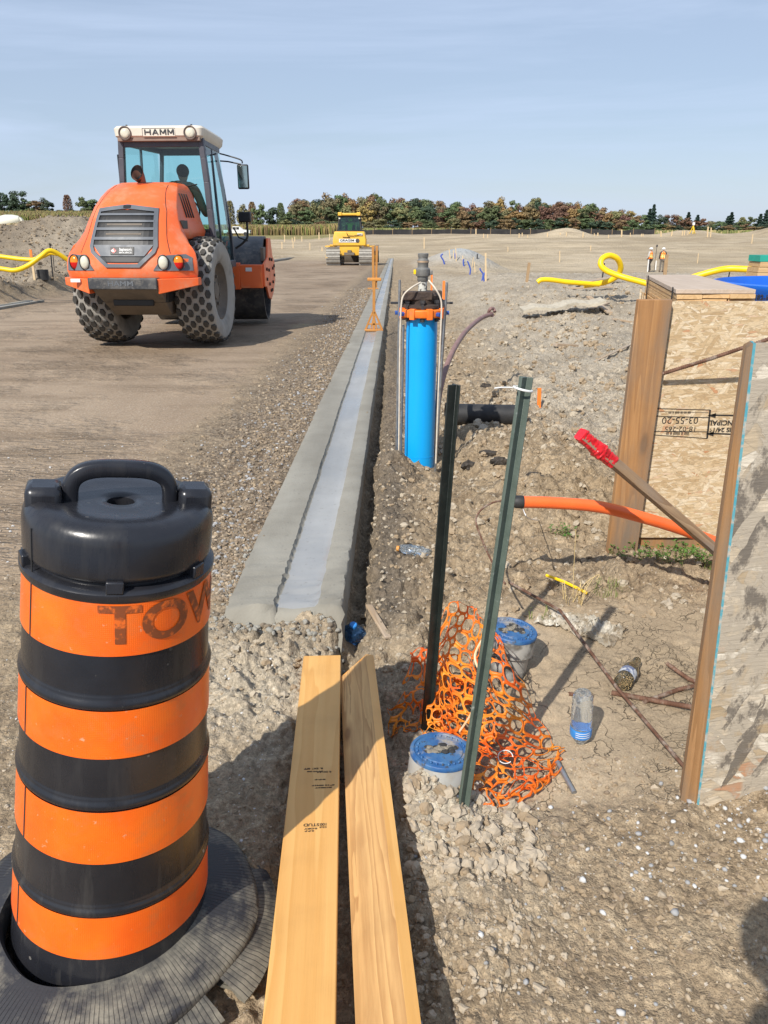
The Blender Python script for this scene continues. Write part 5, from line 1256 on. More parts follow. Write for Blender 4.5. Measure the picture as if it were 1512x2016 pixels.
# black sheet painted in for the shade of the grille openings
m = MB(); gx = np.linspace(-.37, .37, 13)
for za, zb in ((1.11,1.19),(1.30,1.72)):
    rw = [[(x*min(1, np.interp(z, [1.09,1.245,1.305,1.7],[.70,1.06,1.08,.97])), hood_y(x, z)-.008, z) for x in gx] for z in np.linspace(za, zb, 9)]
    for r0, r1 in zip(rw, rw[1:]): m.add(r0+r1, [(i, i+1, i+14, i+13) for i in range(12)])
m.build('recess_shade', M_blackm, gril, smooth=0, fix=False)
for zc_, h_ in ((1.668,.012),(1.588,.012),(1.50,.015),(1.39,.016)):
    wdt = float(np.interp(zc_, [1.3,1.7], [.385,.345])); hpatch(lambda f: (-wdt+2*wdt*f, zc_+h_, -wdt+2*wdt*f, zc_-h_), 14, .024, .025, 'slat', M_grey, gril)
hpatch(lambda f: (-.375+.75*f, 1.315, lerp(-.27,.27,f), 1.185), 14, .020, .02, 'plate', M_grey, gril)
for zc_ in (1.55, 1.44): hpatch(lambda f: (-.22+.44*f, zc_+.01, -.22+.44*f, zc_-.01), 8, .012, .006, 'core_bar', M_belly, gril)
hpatch(lambda f: (-.045+.09*f, 1.775, -.045+.09*f, 1.745), 4, .030, .01, 'badge', M_blackm, gril)
# rental sign with leaf and letters
sg = hpatch(lambda f: (-.145+.29*f, 1.292, -.145+.29*f, 1.205), 6, .030, .01, 'rental_sign', M_blackm, gril)
def rear_text(txt, size, x, z, off, par, mt, asp=1, bold=0, nm='lettering'):
    vs, fs = text_mesh(txt, size, bold=bold, extr=0, aspect=asp)
    MB().add([(x+a, hood_y(x+a, z+b)-off, z+b) for a, b, _ in vs], fs).build(nm, mt, par, smooth=0, fix=False)
rear_text("Stephenson's", .047, .045, 1.262, .033, sg, M_white, .62, .0004); rear_text('RENTAL SERVICES', .026, .045, 1.226, .033, sg, M_white, .74, .0003)
lf = [(0,.5),(.1,.28),(.22,.33),(.18,.05),(.34,.2),(.38,.1),(.5,.12),(.42,-.02),(.48,-.08),(.2,-.24),(.24,-.32),(.03,-.29),(.03,-.5),(-.03,-.5),(-.03,-.29),(-.24,-.32),(-.2,-.24),(-.48,-.08),(-.42,-.02),(-.5,.12),(-.38,.1),(-.34,.2),(-.18,.05),(-.22,.33),(-.1,.28)]
m = MB(); L2 = [(-.10+a*.068, 1.249+b*.068) for a, b in lf]; m.add([(-.10, hood_y(-.1, 1.25)-.034, 1.249)]+[(a, hood_y(a, b)-.034, b) for a, b in L2], [(0, i+1, (i+1) % len(L2)+1) for i in range(len(L2))]); m.build('maple_leaf', M_red, sg, smooth=0, fix=False)
# light clusters
for s_ in (-1, 1):
    OU = [(.37*s_,1.02),(.80*s_,1.01),(.79*s_,1.16),(.72*s_,1.205),(.52*s_,1.195),(.42*s_,1.09)]
    cx_, cz_ = .60*s_, 1.10; m = MB()
    ring_ = [seg(OU, k/36) for k in range(36)]
    m.add([(cx_, hood_y(cx_, cz_)-.012, cz_)]+[(x, hood_y(x, z)-.012, z) for x, z in ring_]+[(x, hood_y(x, z)+.01, z) for x, z in ring_], [(0, i+1, (i+1) % 36+1) for i in range(36)]+[(i+1, (i+1) % 36+1, (i+1) % 36+37, i+37) for i in range(36)])
    h_ = m.build('light_cluster', M_grey, rol, smooth=40)
    for x, kind_ in ((.49*s_, 0), (.655*s_, 1)):
        yy_ = hood_y(x, 1.11)-.012; T = Matrix.Translation((x, yy_, 1.11)) @ Matrix.Rotation(.45*s_*(x*s_-.2), 4, 'Z') @ Matrix.Rotation(PI/2, 4, 'X') @ Matrix.Diagonal((.062,.085,1,1))
        MB().lathe([(1.12,-.01),(1.12,.012),(1.0,.016),(.97,.002)], 28, 0, T).build('bezel', M_blackm, h_, smooth=40)
        if kind_ == 0: MB().lathe([(.98,-.005),(.9,.014),(.5,.026),(.001,.03)], 28, 0, T).build('reverse_light', M_lens, h_, smooth=60)
        else:
            MB().lathe([(.98,-.005),(.9,.014),(.5,.026),(.001,.03)], 14, 0, T, lo=0, hi=PI).build('indicator', M_amb, h_, smooth=60)
            MB().lathe([(.98,-.005),(.9,.014),(.5,.026),(.001,.03)], 14, 0, T, lo=PI, hi=2*PI).build('brake_light', M_red, h_, smooth=60)
# bumper
MB().box((-.43,-1.25,.80),(.43,-.90,.935)).build('bumper', M_drumst, rol, bevel=.012)
for s_ in (-1, 1):
    x0, x1 = .432*s_, .855*s_
    m = MB(); m.hexa([(x0,-1.22,.745),(x1,-.93,.835),(x1,-.80,.835),(x0,-.85,.745)], [(x0,-1.22,.925),(x1,-.93,.925),(x1,-.80,.925),(x0,-.85,.925)]); m.build('bumper_wing', M_oro, rol, bevel=.006)
rear_text('HAMM', .085, -.02, .868, .0, rol, M_grey, 1.3, .001, 'bumper_lettering')
for o in rol.children:
    if o.name.startswith('bumper_lettering'):
        for v in o.data.vertices: v.co.y = -1.2525
MB().box((-.68,-1.16,.88),(-.56,-1.13,.92)).build('sticker', M_white, rol)
m = MB(); m.hexa([(-.38,-.62,.44),(.38,-.62,.44),(.38,.4,.44),(-.38,.4,.44)], [(-.43,-1.16,.80),(.43,-1.16,.80),(.43,.4,.80),(-.43,.4,.80)]); m.build('belly_plate', M_belly, rol, bevel=.01)
MB().box((-.44,-.9,.62),(.44,.4,.95)).box((-.26,-.95,.58),(.26,-.9,.66)).box((-.38,.4,.42),(.38,2.0,1.02)).build('chassis', M_blackm, rol, bevel=.01)
MB().tube([(-.6,0,.78),(.6,0,.78)], .14, 16).build('axle', M_blackm, rol)
wheel(rol, -.675, 0, .705, .50, -1); wheel(rol, .675, 0, .705, .50, 1)
# exhaust and hood details
def exr(cx_, cy_, cz_, rx, ry, sl, k0=1.0): return [(cx_+rx*k0*math.cos(a), cy_+ry*k0*math.sin(a), cz_+sl*k0*math.sin(a)) for a in circ(24)]
m = MB(); m.loft([exr(0,-.20,1.99,.052,.052,0), exr(0,-.21,2.07,.054,.054,.01), exr(-.01,-.235,2.13,.062,.06,.04), exr(-.03,-.28,2.175,.078,.055,.095)], caps=False)
q = m.build('exhaust', paint('exhaust_pipe', (.20,.09,.06), (.12,.07,.05), .6, 9), rol, smooth=50)
m = MB(); m.loft([exr(-.03,-.282,2.176,.074,.052,.090), exr(-.02,-.22,2.11,.058,.05,.05), exr(-.02,-.20,2.08,.002,.002,.001)], caps=False); m.build('exhaust_mouth', M_blackm, q, smooth=50)
MB().tube([(0,-.20,1.99),(0,-.20,2.05)], .075, 20).build('exhaust_collar', M_oro, q)
for k in range(4):
    y_ = -.26+k*.10
    m = MB(); m.add([(.505-.0*k,y_,1.62),(.508,y_+.03,1.62),(.392,y_+.035,1.93),(.388,y_+.005,1.93)], [(0,1,2,3)]); 
    m = MB(); m.bar((.572,y_,1.64), (.483,y_+.03,1.93), .022, .014, (1,0,.3)); m.build('vent', M_blackm, hood)
for s_ in (-1, 1):
    P_ = []
    for z_ in np.linspace(1.215, 2.03, 16):
        x_ = s_*float(np.interp(z_, [1.215,1.4,1.7,2.03], [.56,.50,.455,.34])); P_.append((x_, hood_y(x_, z_)+.001, z_))
    MB().tube(P_, .0045, 5).build('panel_seam', M_blackm, hood)
MB().box((.585,-.60,1.50),(.615,-.40,1.60)).build('side_badge', M_blackm, hood)
# cab
CB, CF = .44, 1.78
hwr = lambda z: float(np.interp(z, [1.0,1.35,2.1,2.62], [.60,.62,.585,.545]))
hwf = lambda z: float(np.interp(z, [1.0,1.35,2.1,2.62], [.54,.54,.47,.40]))
cabf = MB()
for s_ in (-1, 1):
    for hw_, y0, ln_ in ((hwr, CB, .0), (hwf, CF, -.12)):
        zs_ = [1.0,1.35,1.75,2.1,2.40,2.64]
        for za, zb in zip(zs_, zs_[1:]):
            ya = y0+ln_*(za-1)/1.64; yb = y0+ln_*(zb-1)/1.64
            cabf.bar((s_*hw_(za), ya, za), (s_*hw_(zb), yb, zb+.004), .075 if y0 == CB else .05, .085 if y0 == CB else .06, (0,1,0))
    cabf.bar((s_*.59,CB,1.0),(s_*.55,CF,1.0), .07,.10); cabf.bar((s_*.545,CB,2.60),(s_*.44,CF-.12,2.60), .06,.08)
    cabf.bar((s_*.575,CB+.62,1.0),(s_*.505,CB+.60,2.60), .035,.03, (0,1,0))
cabf.bar((-.55,CB,2.585),(.55,CB,2.585), .06,.10); cabf.bar((-.44,CF-.12,2.585),(.44,CF-.12,2.585), .06,.10); cabf.bar((-.57,CF,1.0),(.57,CF,1.0),.06,.1)
cabf.box((-.60,CB-.03,.98),(.60,CB+.03,1.45))
cab_ = cabf.build('cab', M_post_, rol, bevel=.008)
MB().box((-.58,CB+.03,.95),(.58,CF,1.02)).build('cab_floor', M_blackm, cab_)
def quad(par, nm, P4, mt): return MB().add(P4, [(0,1,2,3)]).build(nm, mt, par, smooth=0, fix=False)
quad(cab_, 'rear_window', [(-.58,CB-.02,1.45),(.58,CB-.02,1.45),(.52,CB-.02,2.56),(-.52,CB-.02,2.56)], M_glass)
for s_ in (-1, 1): quad(cab_, 'side_window', [(s_*.605,CB,1.04),(s_*.565,CF,1.04),(s_*.465,CF-.12,2.58),(s_*.565,CB,2.58)], M_glass)
quad(cab_, 'windscreen', [(-.56,CF,1.05),(.56,CF,1.05),(.44,CF-.12,2.56),(-.44,CF-.12,2.56)], M_glass)
# roof
m = MB()
def rr_ring(z, hx0, hx1, y0, y1, c=.08):
    P4 = []
    for (cx_, cy_, a0) in ((hx0-c, y0+c, -PI/2), (hx1-c, y1-c, 0), (-(hx1-c), y1-c, PI/2), (-(hx0-c), y0+c, PI)):
        for k in range(6): a = a0+k/5*PI/2; P4.append((cx_+c*math.cos(a), cy_+c*math.sin(a), z))
    return P4
m.loft([rr_ring(2.625,.57,.46,CB-.08,CF), rr_ring(2.665,.600,.49,CB-.125,CF+.05), rr_ring(2.755,.61,.50,CB-.13,CF+.08), rr_ring(2.785,.585,.48,CB-.10,CF+.04), rr_ring(2.80,.40,.35,CB+.1,CF-.1)])
roof = m.build('cab_roof', M_cream, rol, smooth=35)
MB().box((-.56,CB-.105,2.60),(.56,CB-.03,2.645)).build('roof_shade_strip', paint('soffit_shade', (.25,.17,.13), (.2,.14,.11), .7), roof, bevel=.006)  # brown strip paints in the shading under the roof's rear edge
for s_ in (-1, 1):
    T = Matrix.Translation((s_*.44, CB-.125, 2.695)) @ Matrix.Rotation(PI/2, 4, 'X')
    MB().lathe([(.088,-.02),(.088,.012),(.078,.018),(.070,.006),(.062,.0)], 32, 0, T).build('lamp_housing', paint('lamp_brown', (.14,.10,.085), (.1,.08,.07), .6), roof, smooth=40)
    MB().lathe([(.060,.002),(.055,.012),(.03,.018),(.001,.02)], 28, 0, T).build('work_lamp', M_lens, roof, smooth=60)
    MB().lathe([(.014,0),(.014,.02),(.001,.022)], 8, 0, Matrix.Translation((s_*.44, CB-.04, 2.785))).build('roof_bolt', M_darkmetal, roof)
MB().box((-.20,CB-.134,2.655),(.24,CB-.12,2.757)).build('name_panel', M_cream, roof, bevel=.004)
def strokes(x0, z0, h, w_, gap, y, th, par):
    G_ = {'H': [((0,0),(0,1)),((1,0),(1,1)),((0,.5),(1,.5))], 'A': [((0,0),(.5,1)),((1,0),(.5,1)),((.2,.33),(.8,.33))], 'M': [((0,0),(0,1)),((1,0),(1,1)),((0,1),(.5,.25)),((1,1),(.5,.25))]}
    m = MB()
    for k, ch in enumerate('HAMM'):
        for n_, (a, b_) in enumerate(G_[ch]): m.bar((x0+k*(w_+gap)+a[0]*w_, y-.0004*n_, z0+a[1]*h), (x0+k*(w_+gap)+b_[0]*w_, y-.0004*n_, z0+b_[1]*h), th, .004, (0,1,0))
    m.build('lettering', M_darkmetal, par, smooth=0)['kind'] = 'stuff'
strokes(-.165, 2.672, .066, .072, .032, CB-.137, .017, roof)
MB().tube([(-.2,CB-.136,2.752),(.24,CB-.136,2.752)], .003, 6).tube([(-.2,CB-.136,2.66),(-.2,CB-.136,2.752)], .003, 6).build('panel_line', M_grey, roof)
# wiper, seat, wheel
MB().tube([(.0,CB-.05,1.98),(.16,CB-.05,2.02),(.46,CB-.05,2.07)], .008, 6).build('wiper', M_blackm, rol)
m = MB(); m.box((-.28,.85,1.25),(.22,1.30,1.42)); m.box((-.26,.80,1.40),(.20,.92,2.02)); m.box((-.16,.80,1.98),(.10,.90,2.12)); m.box((-.22,.85,1.0),(.16,1.25,1.25)); m.build('seat', M_blackm, rol, bevel=.04)
m = MB(); m.tube([(-.05+.19*math.cos(a), 1.52+.06*math.sin(a), 1.74+.17*math.sin(a)) for a in circ(20)]+[(.14,1.52,1.74)], .014, 8); m.tube([(-.05,1.68,1.1),(-.05,1.53,1.72)], .03, 8); m.build('steering_wheel', M_blackm, rol)
m = MB(); m.box((-.42,1.35,1.3),(-.22,1.6,2.05)); m.box((.30,.9,1.2),(.46,1.4,1.5)); m.build('console', M_post_, rol, bevel=.02)
# mirrors
m = MB(); m.tube(spline([(.50,1.55,2.52),(.62,1.52,2.49),(.82,1.50,2.43),(.84,1.50,2.38)], 5), .010, 8); m.tube([(.50,1.55,2.42),(.62,1.52,2.41),(.82,1.50,2.37)], .010, 8); m.build('mirror_arm', M_blackm, rol)
q = MB().box((.755,1.49,2.03),(.925,1.54,2.37)).build('mirror', M_blackm, rol, bevel=.02); MB().box((.77,1.483,2.05),(.91,1.488,2.35)).build('mirror_glass', M_mirror, q, bevel=.004)
m = MB(); m.tube(spline([(.60,1.75,1.22),(.72,1.75,1.3),(.80,1.75,1.40),(.80,1.75,1.62)], 5), .018, 8); m.tube([(.60,1.75,1.5),(.66,1.75,1.38),(.80,1.75,1.33)], .012, 8); m.build('lamp_bracket', M_blackm, rol)
MB().box((.68,1.70,1.60),(.87,1.80,1.75)).build('side_lamp', M_blackm, rol, bevel=.02)
MB().tube([(-.62,CB+.02,1.35),(-.635,CB+.02,1.6),(-.625,CB+.02,2.45)], .012, 6).build('grab_rail', M_blackm, rol)
# front frame with plates and steel drum
RD, YD, WD = .695, 3.02, .93
m = MB(); T = Matrix.Translation((-WD, YD, RD)) @ Matrix.Rotation(PI/2, 4, 'Y')
m.lathe([(RD-.035,0),(RD,0),(RD,2*WD),(RD-.035,2*WD),(RD-.035,0)], 96, 0, T, (False, False)); dm = m.build('drum', M_drumst, rol, smooth=40)
for w_ in (.18, 2*WD-.18): MB().lathe([(RD-.035,w_),(.001,w_)], 48, 0, T, (False, False)).build('drum_web', M_blackm, dm, smooth=0)
fr_ = MB()
for s_ in (-1, 1):
    x0, x1 = s_*(WD+.035), s_*(WD+.07)
    pl = [(2.02,.62),(2.30,.60),(2.62,.40),(3.0,.34),(3.4,.42),(3.85,.62),(3.85,.95),(3.5,1.06),(3.25,1.36),(2.85,1.36),(2.6,1.05),(2.02,.97)]
    T = Matrix(((0,0,1,min(x0,x1)),(1,0,0,0),(0,1,0,0),(0,0,0,1))); fr_.prism(pl, 0, .035, 0, T)
    fr_.box((min(s_*.60,s_*(WD+.035)), 1.98, .60), (max(s_*.60,s_*(WD+.035)), 2.16, .96))
fr_.box((-.60,1.98,.58),(.60,2.16,.99)); fr_.box((-WD-.034,3.80,.62),(WD+.034,3.92,.95)); fr_.box((-.25,1.7,.5),(.25,1.98,.9))
fo = fr_.build('drum_frame', M_oro, rol, bevel=.008)
for (y_, z_) in ((2.7,.62),(2.9,.5),(3.1,.5),(3.3,.62),(3.35,.85),(3.2,1.0),(2.85,1.02),(2.65,.85),(2.3,.72),(2.3,.88),(3.6,.72),(3.6,.88)):
    MB().lathe([(.026,0),(.026,.025),(.001,.026)], 6, 0, Matrix.Translation((WD+.07, y_, z_)) @ Matrix.Rotation(PI/2, 4, 'Y')).build('bolt', M_blackm, fo)
MB().box((WD-.02,2.35,1.0),(WD+.034,2.75,1.22)).build('bracket', M_belly, fo, bevel=.01)
MB().box((.70,1.968,.86),(.80,1.978,.92)).build('warning_sticker', M_white, fo)
for o in rol.children:      # cab and what is fixed to it sits a little right of the axle line
    if o.name.split('.')[0] in ('cab','cab_roof','wiper','seat','steering_wheel','console','mirror_arm','mirror','lamp_bracket','side_lamp','grab_rail'): o.location.x += .09
    if o.name.split('.')[0] in ('mirror_arm','mirror'): o.location.z += .03
JR = Matrix.Translation((.02,1.5,0)) @ Matrix.Rotation(rad(6), 4, 'Z') @ Matrix.Translation((.09,-1.5,0))
for o in (dm, fo): o.matrix_basis = JR
# operator in the cab
wz = Matrix.Translation(rol.location) @ Matrix.Rotation(rad(-3.5), 4, 'Z')
sit = dict(pel=(0,0,.0), wst=(.02,.02,.16), chest=(.06,.02,.40), neckb=(.09,.02,.60), neck=(.10,0,.64), head=(.12,-.01,.73), crown=(.12,.0,.83),
           shl=(-.13,.0,.555), ell=(-.22,-.14,.27), wrl=(-.14,-.40,.30), hal=(-.12,-.47,.32), shr=(.29,.03,.54), elr=(.38,-.05,.24), wrr=(.34,-.28,.20), har=(.33,-.35,.22),
           hil=(-.09,-.06,-.02), knl=(-.13,-.46,.03), anl=(-.13,-.55,-.36), tol=(-.14,-.68,-.40), hir=(.10,-.06,-.02), knr=(.14,-.46,.03), anr=(.14,-.55,-.36), tor=(.14,-.68,-.40))
person('roller operator with dark hair in an orange vest, seated and turned right inside the cab', wz @ Vector((.06, 1.0, 1.50)), rad(180-3.5), {k: (-v[0] if True else v[0], v[1], v[2]) for k, v in sit.items()}, M_olive, M_vest, M_dark, None, None)

# ================================================================ bulldozer
M_yel = paint('dozer_yellow', (.78,.45,.045), (.70,.38,.04), .45, 1.2, dust=(.5,.38,.2), dlo=.55, dhi=.9, dscale=2)
M_track = paint('track_steel', (.33,.31,.27), (.22,.20,.175), .6, 6, bumps=.01, bscale=8)
dzp = PG(689, 527, .0); DZY = 49.5
dx_ = (689-756)/1514*(DZY*ct+1.9*st)
doz = thing('bulldozer', 'yellow bulldozer seen from behind at the far end of the haul road', 'bulldozer', (dx_, DZY, gz(dx_, DZY)-.02), rad(-1.5))
for s_ in (-1, 1):
    m = MB(); x0, x1 = (.58, 1.42) if s_ > 0 else (-1.42, -.58)
    path = []
    R1 = .46; L0, L1 = 0.0, 2.9
    for k in range(9): a = PI/2+PI*k/8; path.append((L0+R1*math.cos(a), R1+R1*math.sin(a)))
    for k in range(9): a = -PI/2+PI*k/8; path.append((L1+R1*.85*math.cos(a), R1*.85+R1*.85*math.sin(a)))
    pl = [Vector((0,a,b)) for a, b in path]+[Vector((0,*path[0]))]
    tot = sum((pl[i+1]-pl[i]).length for i in range(len(pl)-1)); n_ = 40; acc = 0; i = 0; pos = 0
    for k in range(n_):
        tgt = tot*k/n_
        while acc+(pl[i+1]-pl[i]).length < tgt: acc += (pl[i+1]-pl[i]).length; i += 1
        d = (pl[i+1]-pl[i]).normalized(); c = pl[i]+d*(tgt-acc); nrm = Vector((0,-d.z,d.y))*-1
        if (c-Vector((0,1.4,.45))).dot(nrm) < 0: nrm = -nrm
        c = c+Vector((0,0,.05)); T = Matrix(((1,0,0,0),(0,d.y,nrm.y,c.y),(0,d.z,nrm.z,c.z),(0,0,0,1)))
        m.box((x0,-.085,-.03),(x1,.085,.01), 0, T); m.box((x0,-.085,.01),(x1,-.055,.055), 0, T)
    m.build('track', M_track, doz)['kind'] = 'stuff'
    MB().box((x0+.15,.1,.25),(x1-.15,2.8,.75)).build('track_frame', M_belly, doz, bevel=.03)
m = MB(); m.loft([[(-.60,-.15,.60),(.60,-.15,.60),(.60,2.6,.60),(-.60,2.6,.60)],[(-.60,-.2,.9),(.60,-.2,.9),(.60,2.6,.9),(-.60,2.6,.9)],[(-.60,-.2,1.22),(.60,-.2,1.22),(.60,2.6,1.22),(-.60,2.6,1.22)]]); m.build('hull', M_yel, doz, bevel=.03)
m = MB(); m.box((-.32,-.42,.62),(.30,-.2,.78)); m.box((-.12,-.42,.78),(.12,-.2,.92)); m.build('drawbar', M_belly, doz, bevel=.02)
m = MB(); m.loft([[(-1.0,-.28,1.16),(1.0,-.28,1.16),(1.0,.9,1.16),(-1.0,.9,1.16)],[(-1.0,-.30,1.5),(1.0,-.30,1.5),(1.0,.9,1.5),(-1.0,.9,1.5)],[(-.90,-.22,1.98),(.90,-.22,1.98),(.90,.9,1.98),(-.90,.9,1.98)]]); tk = m.build('rear_tank', M_yel, doz, bevel=.05)
MB().box((-.62,-.315,1.36),(.42,-.305,1.56)).build('name_plate', M_white, tk)
vs, fs = text_mesh('GRAGIM', .17, bold=.006, extr=0, aspect=1.35); MB().add([(a-.13, -.318, 1.46+b) for a, b, _ in vs], fs).build('lettering', M_darkmetal, tk, smooth=0, fix=False)
MB().lathe([(.12,0),(.12,.012),(.001,.013)], 20, 0, Matrix.Translation((.50,-.305,1.46)) @ Matrix.Rotation(PI/2, 4, 'X')).build('emblem', M_drumst, tk)
m = MB(); m.tube([(-.15,-.33,1.92),(-.1,-.33,1.74),(.3,-.33,1.72)], .02, 6); m.tube([(-.4,-.33,1.66),(.05,-.33,1.64)], .02, 6); m.tube([(.3,-.33,1.74),(.75,-.32,1.82)], .02, 6); m.build('hoses', M_blackm, tk)['kind'] = 'stuff'
MB().box((.48,-.33,1.76),(.80,-.25,1.88)).build('tank_box', M_cream, tk)
for s_ in (-1, 1): MB().box((min(s_*.86,s_*1.5),-.1,1.10),(max(s_*.86,s_*1.5),1.6,1.16)).box((min(s_*1.0,s_*1.2),-.15,1.16),(max(s_*1.0,s_*1.2),.0,1.24)).build('fender', M_yel, doz)
m = MB()
for s_ in (-1, 1):
    m.bar((s_*.72,.1,1.95),(s_*.60,.2,2.86), .10,.09,(0,1,0)); m.bar((s_*.72,1.5,1.3),(s_*.60,1.4,2.86), .08,.08,(0,1,0)); m.bar((s_*.74,.1,1.95),(s_*.74,1.5,1.95), .05,.08)
m.bar((-.7,.1,2.0),(.7,.1,2.0),.08,.10); m.bar((-.6,.2,2.82),(.6,.2,2.82),.08,.10); cb_ = m.build('cab', M_blackm, doz, bevel=.02)
quad(cb_, 'rear_window', [(-.70,.09,2.02),(.70,.09,2.02),(.60,.18,2.82),(-.60,.18,2.82)], M_glassd); quad(cb_, 'windscreen', [(-.70,1.5,1.5),(.70,1.5,1.5),(.60,1.4,2.82),(-.60,1.4,2.82)], M_glassd)
for s_ in (-1, 1): quad(cb_, 'side_window', [(s_*.73,.1,1.6),(s_*.73,1.5,1.6),(s_*.61,1.4,2.82),(s_*.61,.2,2.82)], M_glassd)
m = MB(); m.box((-.66,.0,2.88),(.66,1.6,3.02)); m.box((-.68,-.08,2.86),(-.44,.2,3.06)); m.box((.44,-.08,2.86),(.68,.2,3.06)); m.build('cab_roof', M_yel, doz, bevel=.04)
MB().box((-.3,.5,1.5),(.3,1.0,2.35)).build('seat', M_blackm, doz, bevel=.06)
for s_ in (-1, 1): MB().box((s_*.60-.05,.02,2.68),(s_*.60+.05,.08,2.76)).build('work_lamp', M_lens, cb_)
MB().loft([[(-.5,1.6,1.0),(.5,1.6,1.0),(.5,3.2,1.0),(-.5,3.2,1.0)],[(-.5,1.6,1.75),(.5,1.6,1.75),(.45,3.2,1.6),(-.45,3.2,1.6)]]).build('engine_hood', M_yel, doz, bevel=.05)
m = MB(); ring_ = []
for z_, y_ in ((.05,3.95),(.4,3.75),(.8,3.75),(1.15,3.95)): ring_.append([(-1.65,y_,z_),(1.65,y_,z_),(1.65,y_+.05,z_),(-1.65,y_+.05,z_)])
m.loft(ring_); bl = m.build('blade', M_belly, doz)
for s_ in (-1, 1): MB().bar((s_*1.5,.8,.5),(s_*1.5,3.8,.4),.12,.22).build('push_arm', M_yel, bl)
wd_ = Matrix.Translation(doz.location)
p2 = {k: (v[0]*-.4, v[1], v[2]) for k, v in sit.items()}; p2.update(shl=(-.2,0,.52), shr=(.2,0,.52), ell=(-.3,-.14,.27), elr=(.3,-.14,.27), wrl=(-.22,-.4,.3), wrr=(.22,-.4,.3), hal=(-.2,-.47,.32), har=(.2,-.47,.32), hil=(-.1,-.06,-.02), hir=(.1,-.06,-.02), knl=(-.13,-.46,.03), knr=(.13,-.46,.03), anl=(-.13,-.5,-.36), anr=(.13,-.5,-.36), tol=(-.13,-.62,-.4), tor=(.13,-.62,-.4))
person('bulldozer operator in a lime green vest seated behind the rear window', wd_ @ Vector((.0, .62, 1.86)), rad(180), p2, M_lime, M_lime, M_dark, M_lime)
# ================================================================ blue riser pipe with its clamp and rods
M_bluep = paint('blue_pvc', (.005,.36,.82), (.004,.33,.78), .33, 3, dust=(.3,.5,.6), dlo=.75, dhi=1.0, dscale=6)
M_clamp = paint('clamp_orange', (.88,.20,.02), (.75,.15,.02), .5, 20, dust=(.3,.16,.08), dlo=.6, dhi=.85)
M_flange = paint('old_flange', (.045,.03,.024), (.10,.065,.045), .85, 18, bumps=.006, bscale=30); M_bolt = paint('blue_bolt', (.03,.09,.35), (.03,.07,.25), .5, 30)
M_cam = paint('cast_alloy', (.22,.215,.20), (.12,.115,.105), .5, 15, metal=.4, bumps=.002, bscale=50); M_bras = paint('worn_brass', (.50,.36,.24), (.3,.2,.12), .5, 20, metal=.4); M_nip = paint('paint_spattered', (.55,.54,.48), (.12,.11,.10), .7, 45, lo=.5, hi=.55)
RY = 5.2; rb = PY(825, 915, RY); rt = PY(831, 612, RY); rz0 = rb.z
ris = thing('riser_pipe', 'bright blue upright water pipe with an orange clamp, black flange and metal coupling', 'water pipe', (rb.x, RY, rz0)); R = .103
top = rt-rb; ax = top.normalized(); TT = frame_T((0,0,0), Vector((1,0,-ax.x)), Vector((0,1,0))); H_ = top.length
MB().lathe([(R,-.35),(R,.075),(R+.0015,.0755),(R+.0015,.078),(R,.0785),(R,H_)], 72, 0, TT).build('pipe', M_bluep, ris, smooth=40)
m = MB(); m.lathe([(R+.004,H_-.035),(R+.040,H_-.035),(R+.046,H_-.022),(R+.046,H_+.012),(R+.030,H_+.018),(R+.004,H_+.018)], 60, 0, TT)
for k in range(8): a = 2*PI*k/8+.3; m.box((-.020,-.018,H_-.045),(.020,.018,H_+.024), 0, TT @ Matrix.Rotation(a, 4, 'Z') @ Matrix.Translation((R+.034,0,0)))
cl = m.build('clamp', M_clamp, ris, bevel=.003)
for a in (-2.55, -.9, .0, PI): MB().tube([Vector(((R+.03)*math.cos(a), (R+.03)*math.sin(a), H_-.012)), Vector(((R+.075)*math.cos(a), (R+.075)*math.sin(a), H_-.012))], .014, 6, T=TT).build('clamp_bolt', M_bolt, cl)
m = MB(); m.lathe([(R+.02,H_+.02),(R+.03,H_+.025),(R+.03,H_+.040),(R+.015,H_+.045),(R-.002,H_+.05),(R+.006,H_+.10),(R-.01,H_+.115),(.02,H_+.118)], 24, 0, TT)
fl = m.build('flange', M_flange, ris, smooth=25)
m = MB(); m.box((-.13,-.105,H_+.075),(.06,-.02,H_+.128), 0, TT); m.box((-.01,.02,H_+.075),(.13,.08,H_+.125), 0, TT); m.build('timber_packer', M_flange, fl, bevel=.006)
for k in range(7): a = 2*PI*k/7+.2; MB().lathe([(.014,H_-.06),(.014,H_+.055),(.019,H_+.056),(.019,H_+.075),(.001,H_+.076)], 6, 0, TT @ Matrix.Translation(((R+.018)*math.cos(a), (R+.018)*math.sin(a), 0))).build('flange_bolt', M_darkmetal, fl)
z = H_+.118; TC_ = TT @ Matrix.Translation((0,0,z)) @ Matrix.Diagonal((.80,.80,.72,1)) @ Matrix.Translation((0,0,-z))
MB().lathe([(.036,z),(.036,z+.10),(.03,z+.102)], 24, 0, TC_).build('nipple', M_nip, ris, smooth=40)
cpn = MB().lathe([(.041,z+.095),(.044,z+.10),(.044,z+.135),(.055,z+.14),(.058,z+.15),(.058,z+.20),(.050,z+.21),(.043,z+.215),(.043,z+.25),(.046,z+.255),(.046,z+.275),(.038,z+.285),(.038,z+.30),(.042,z+.305),(.044,z+.33),(.038,z+.335),(.032,z+.31)], 32, 0, TC_).build('coupling', M_cam, ris, smooth=35)
MB().lathe([(.047,z+.257),(.0475,z+.272)], 28, 0, TC_, (False,False)).build('brass_ring', M_bras, cpn, smooth=60)
MB().box((-.075,-.012,z+.155),(-.055,.012,z+.195), 0, TC_).build('yellow_tag', M_yellow, cpn, bevel=.002); MB().box((.055,-.02,z+.15),(.078,.01,z+.19), 0, TC_).build('cam_lever', M_cam, cpn, bevel=.004)
m = MB()
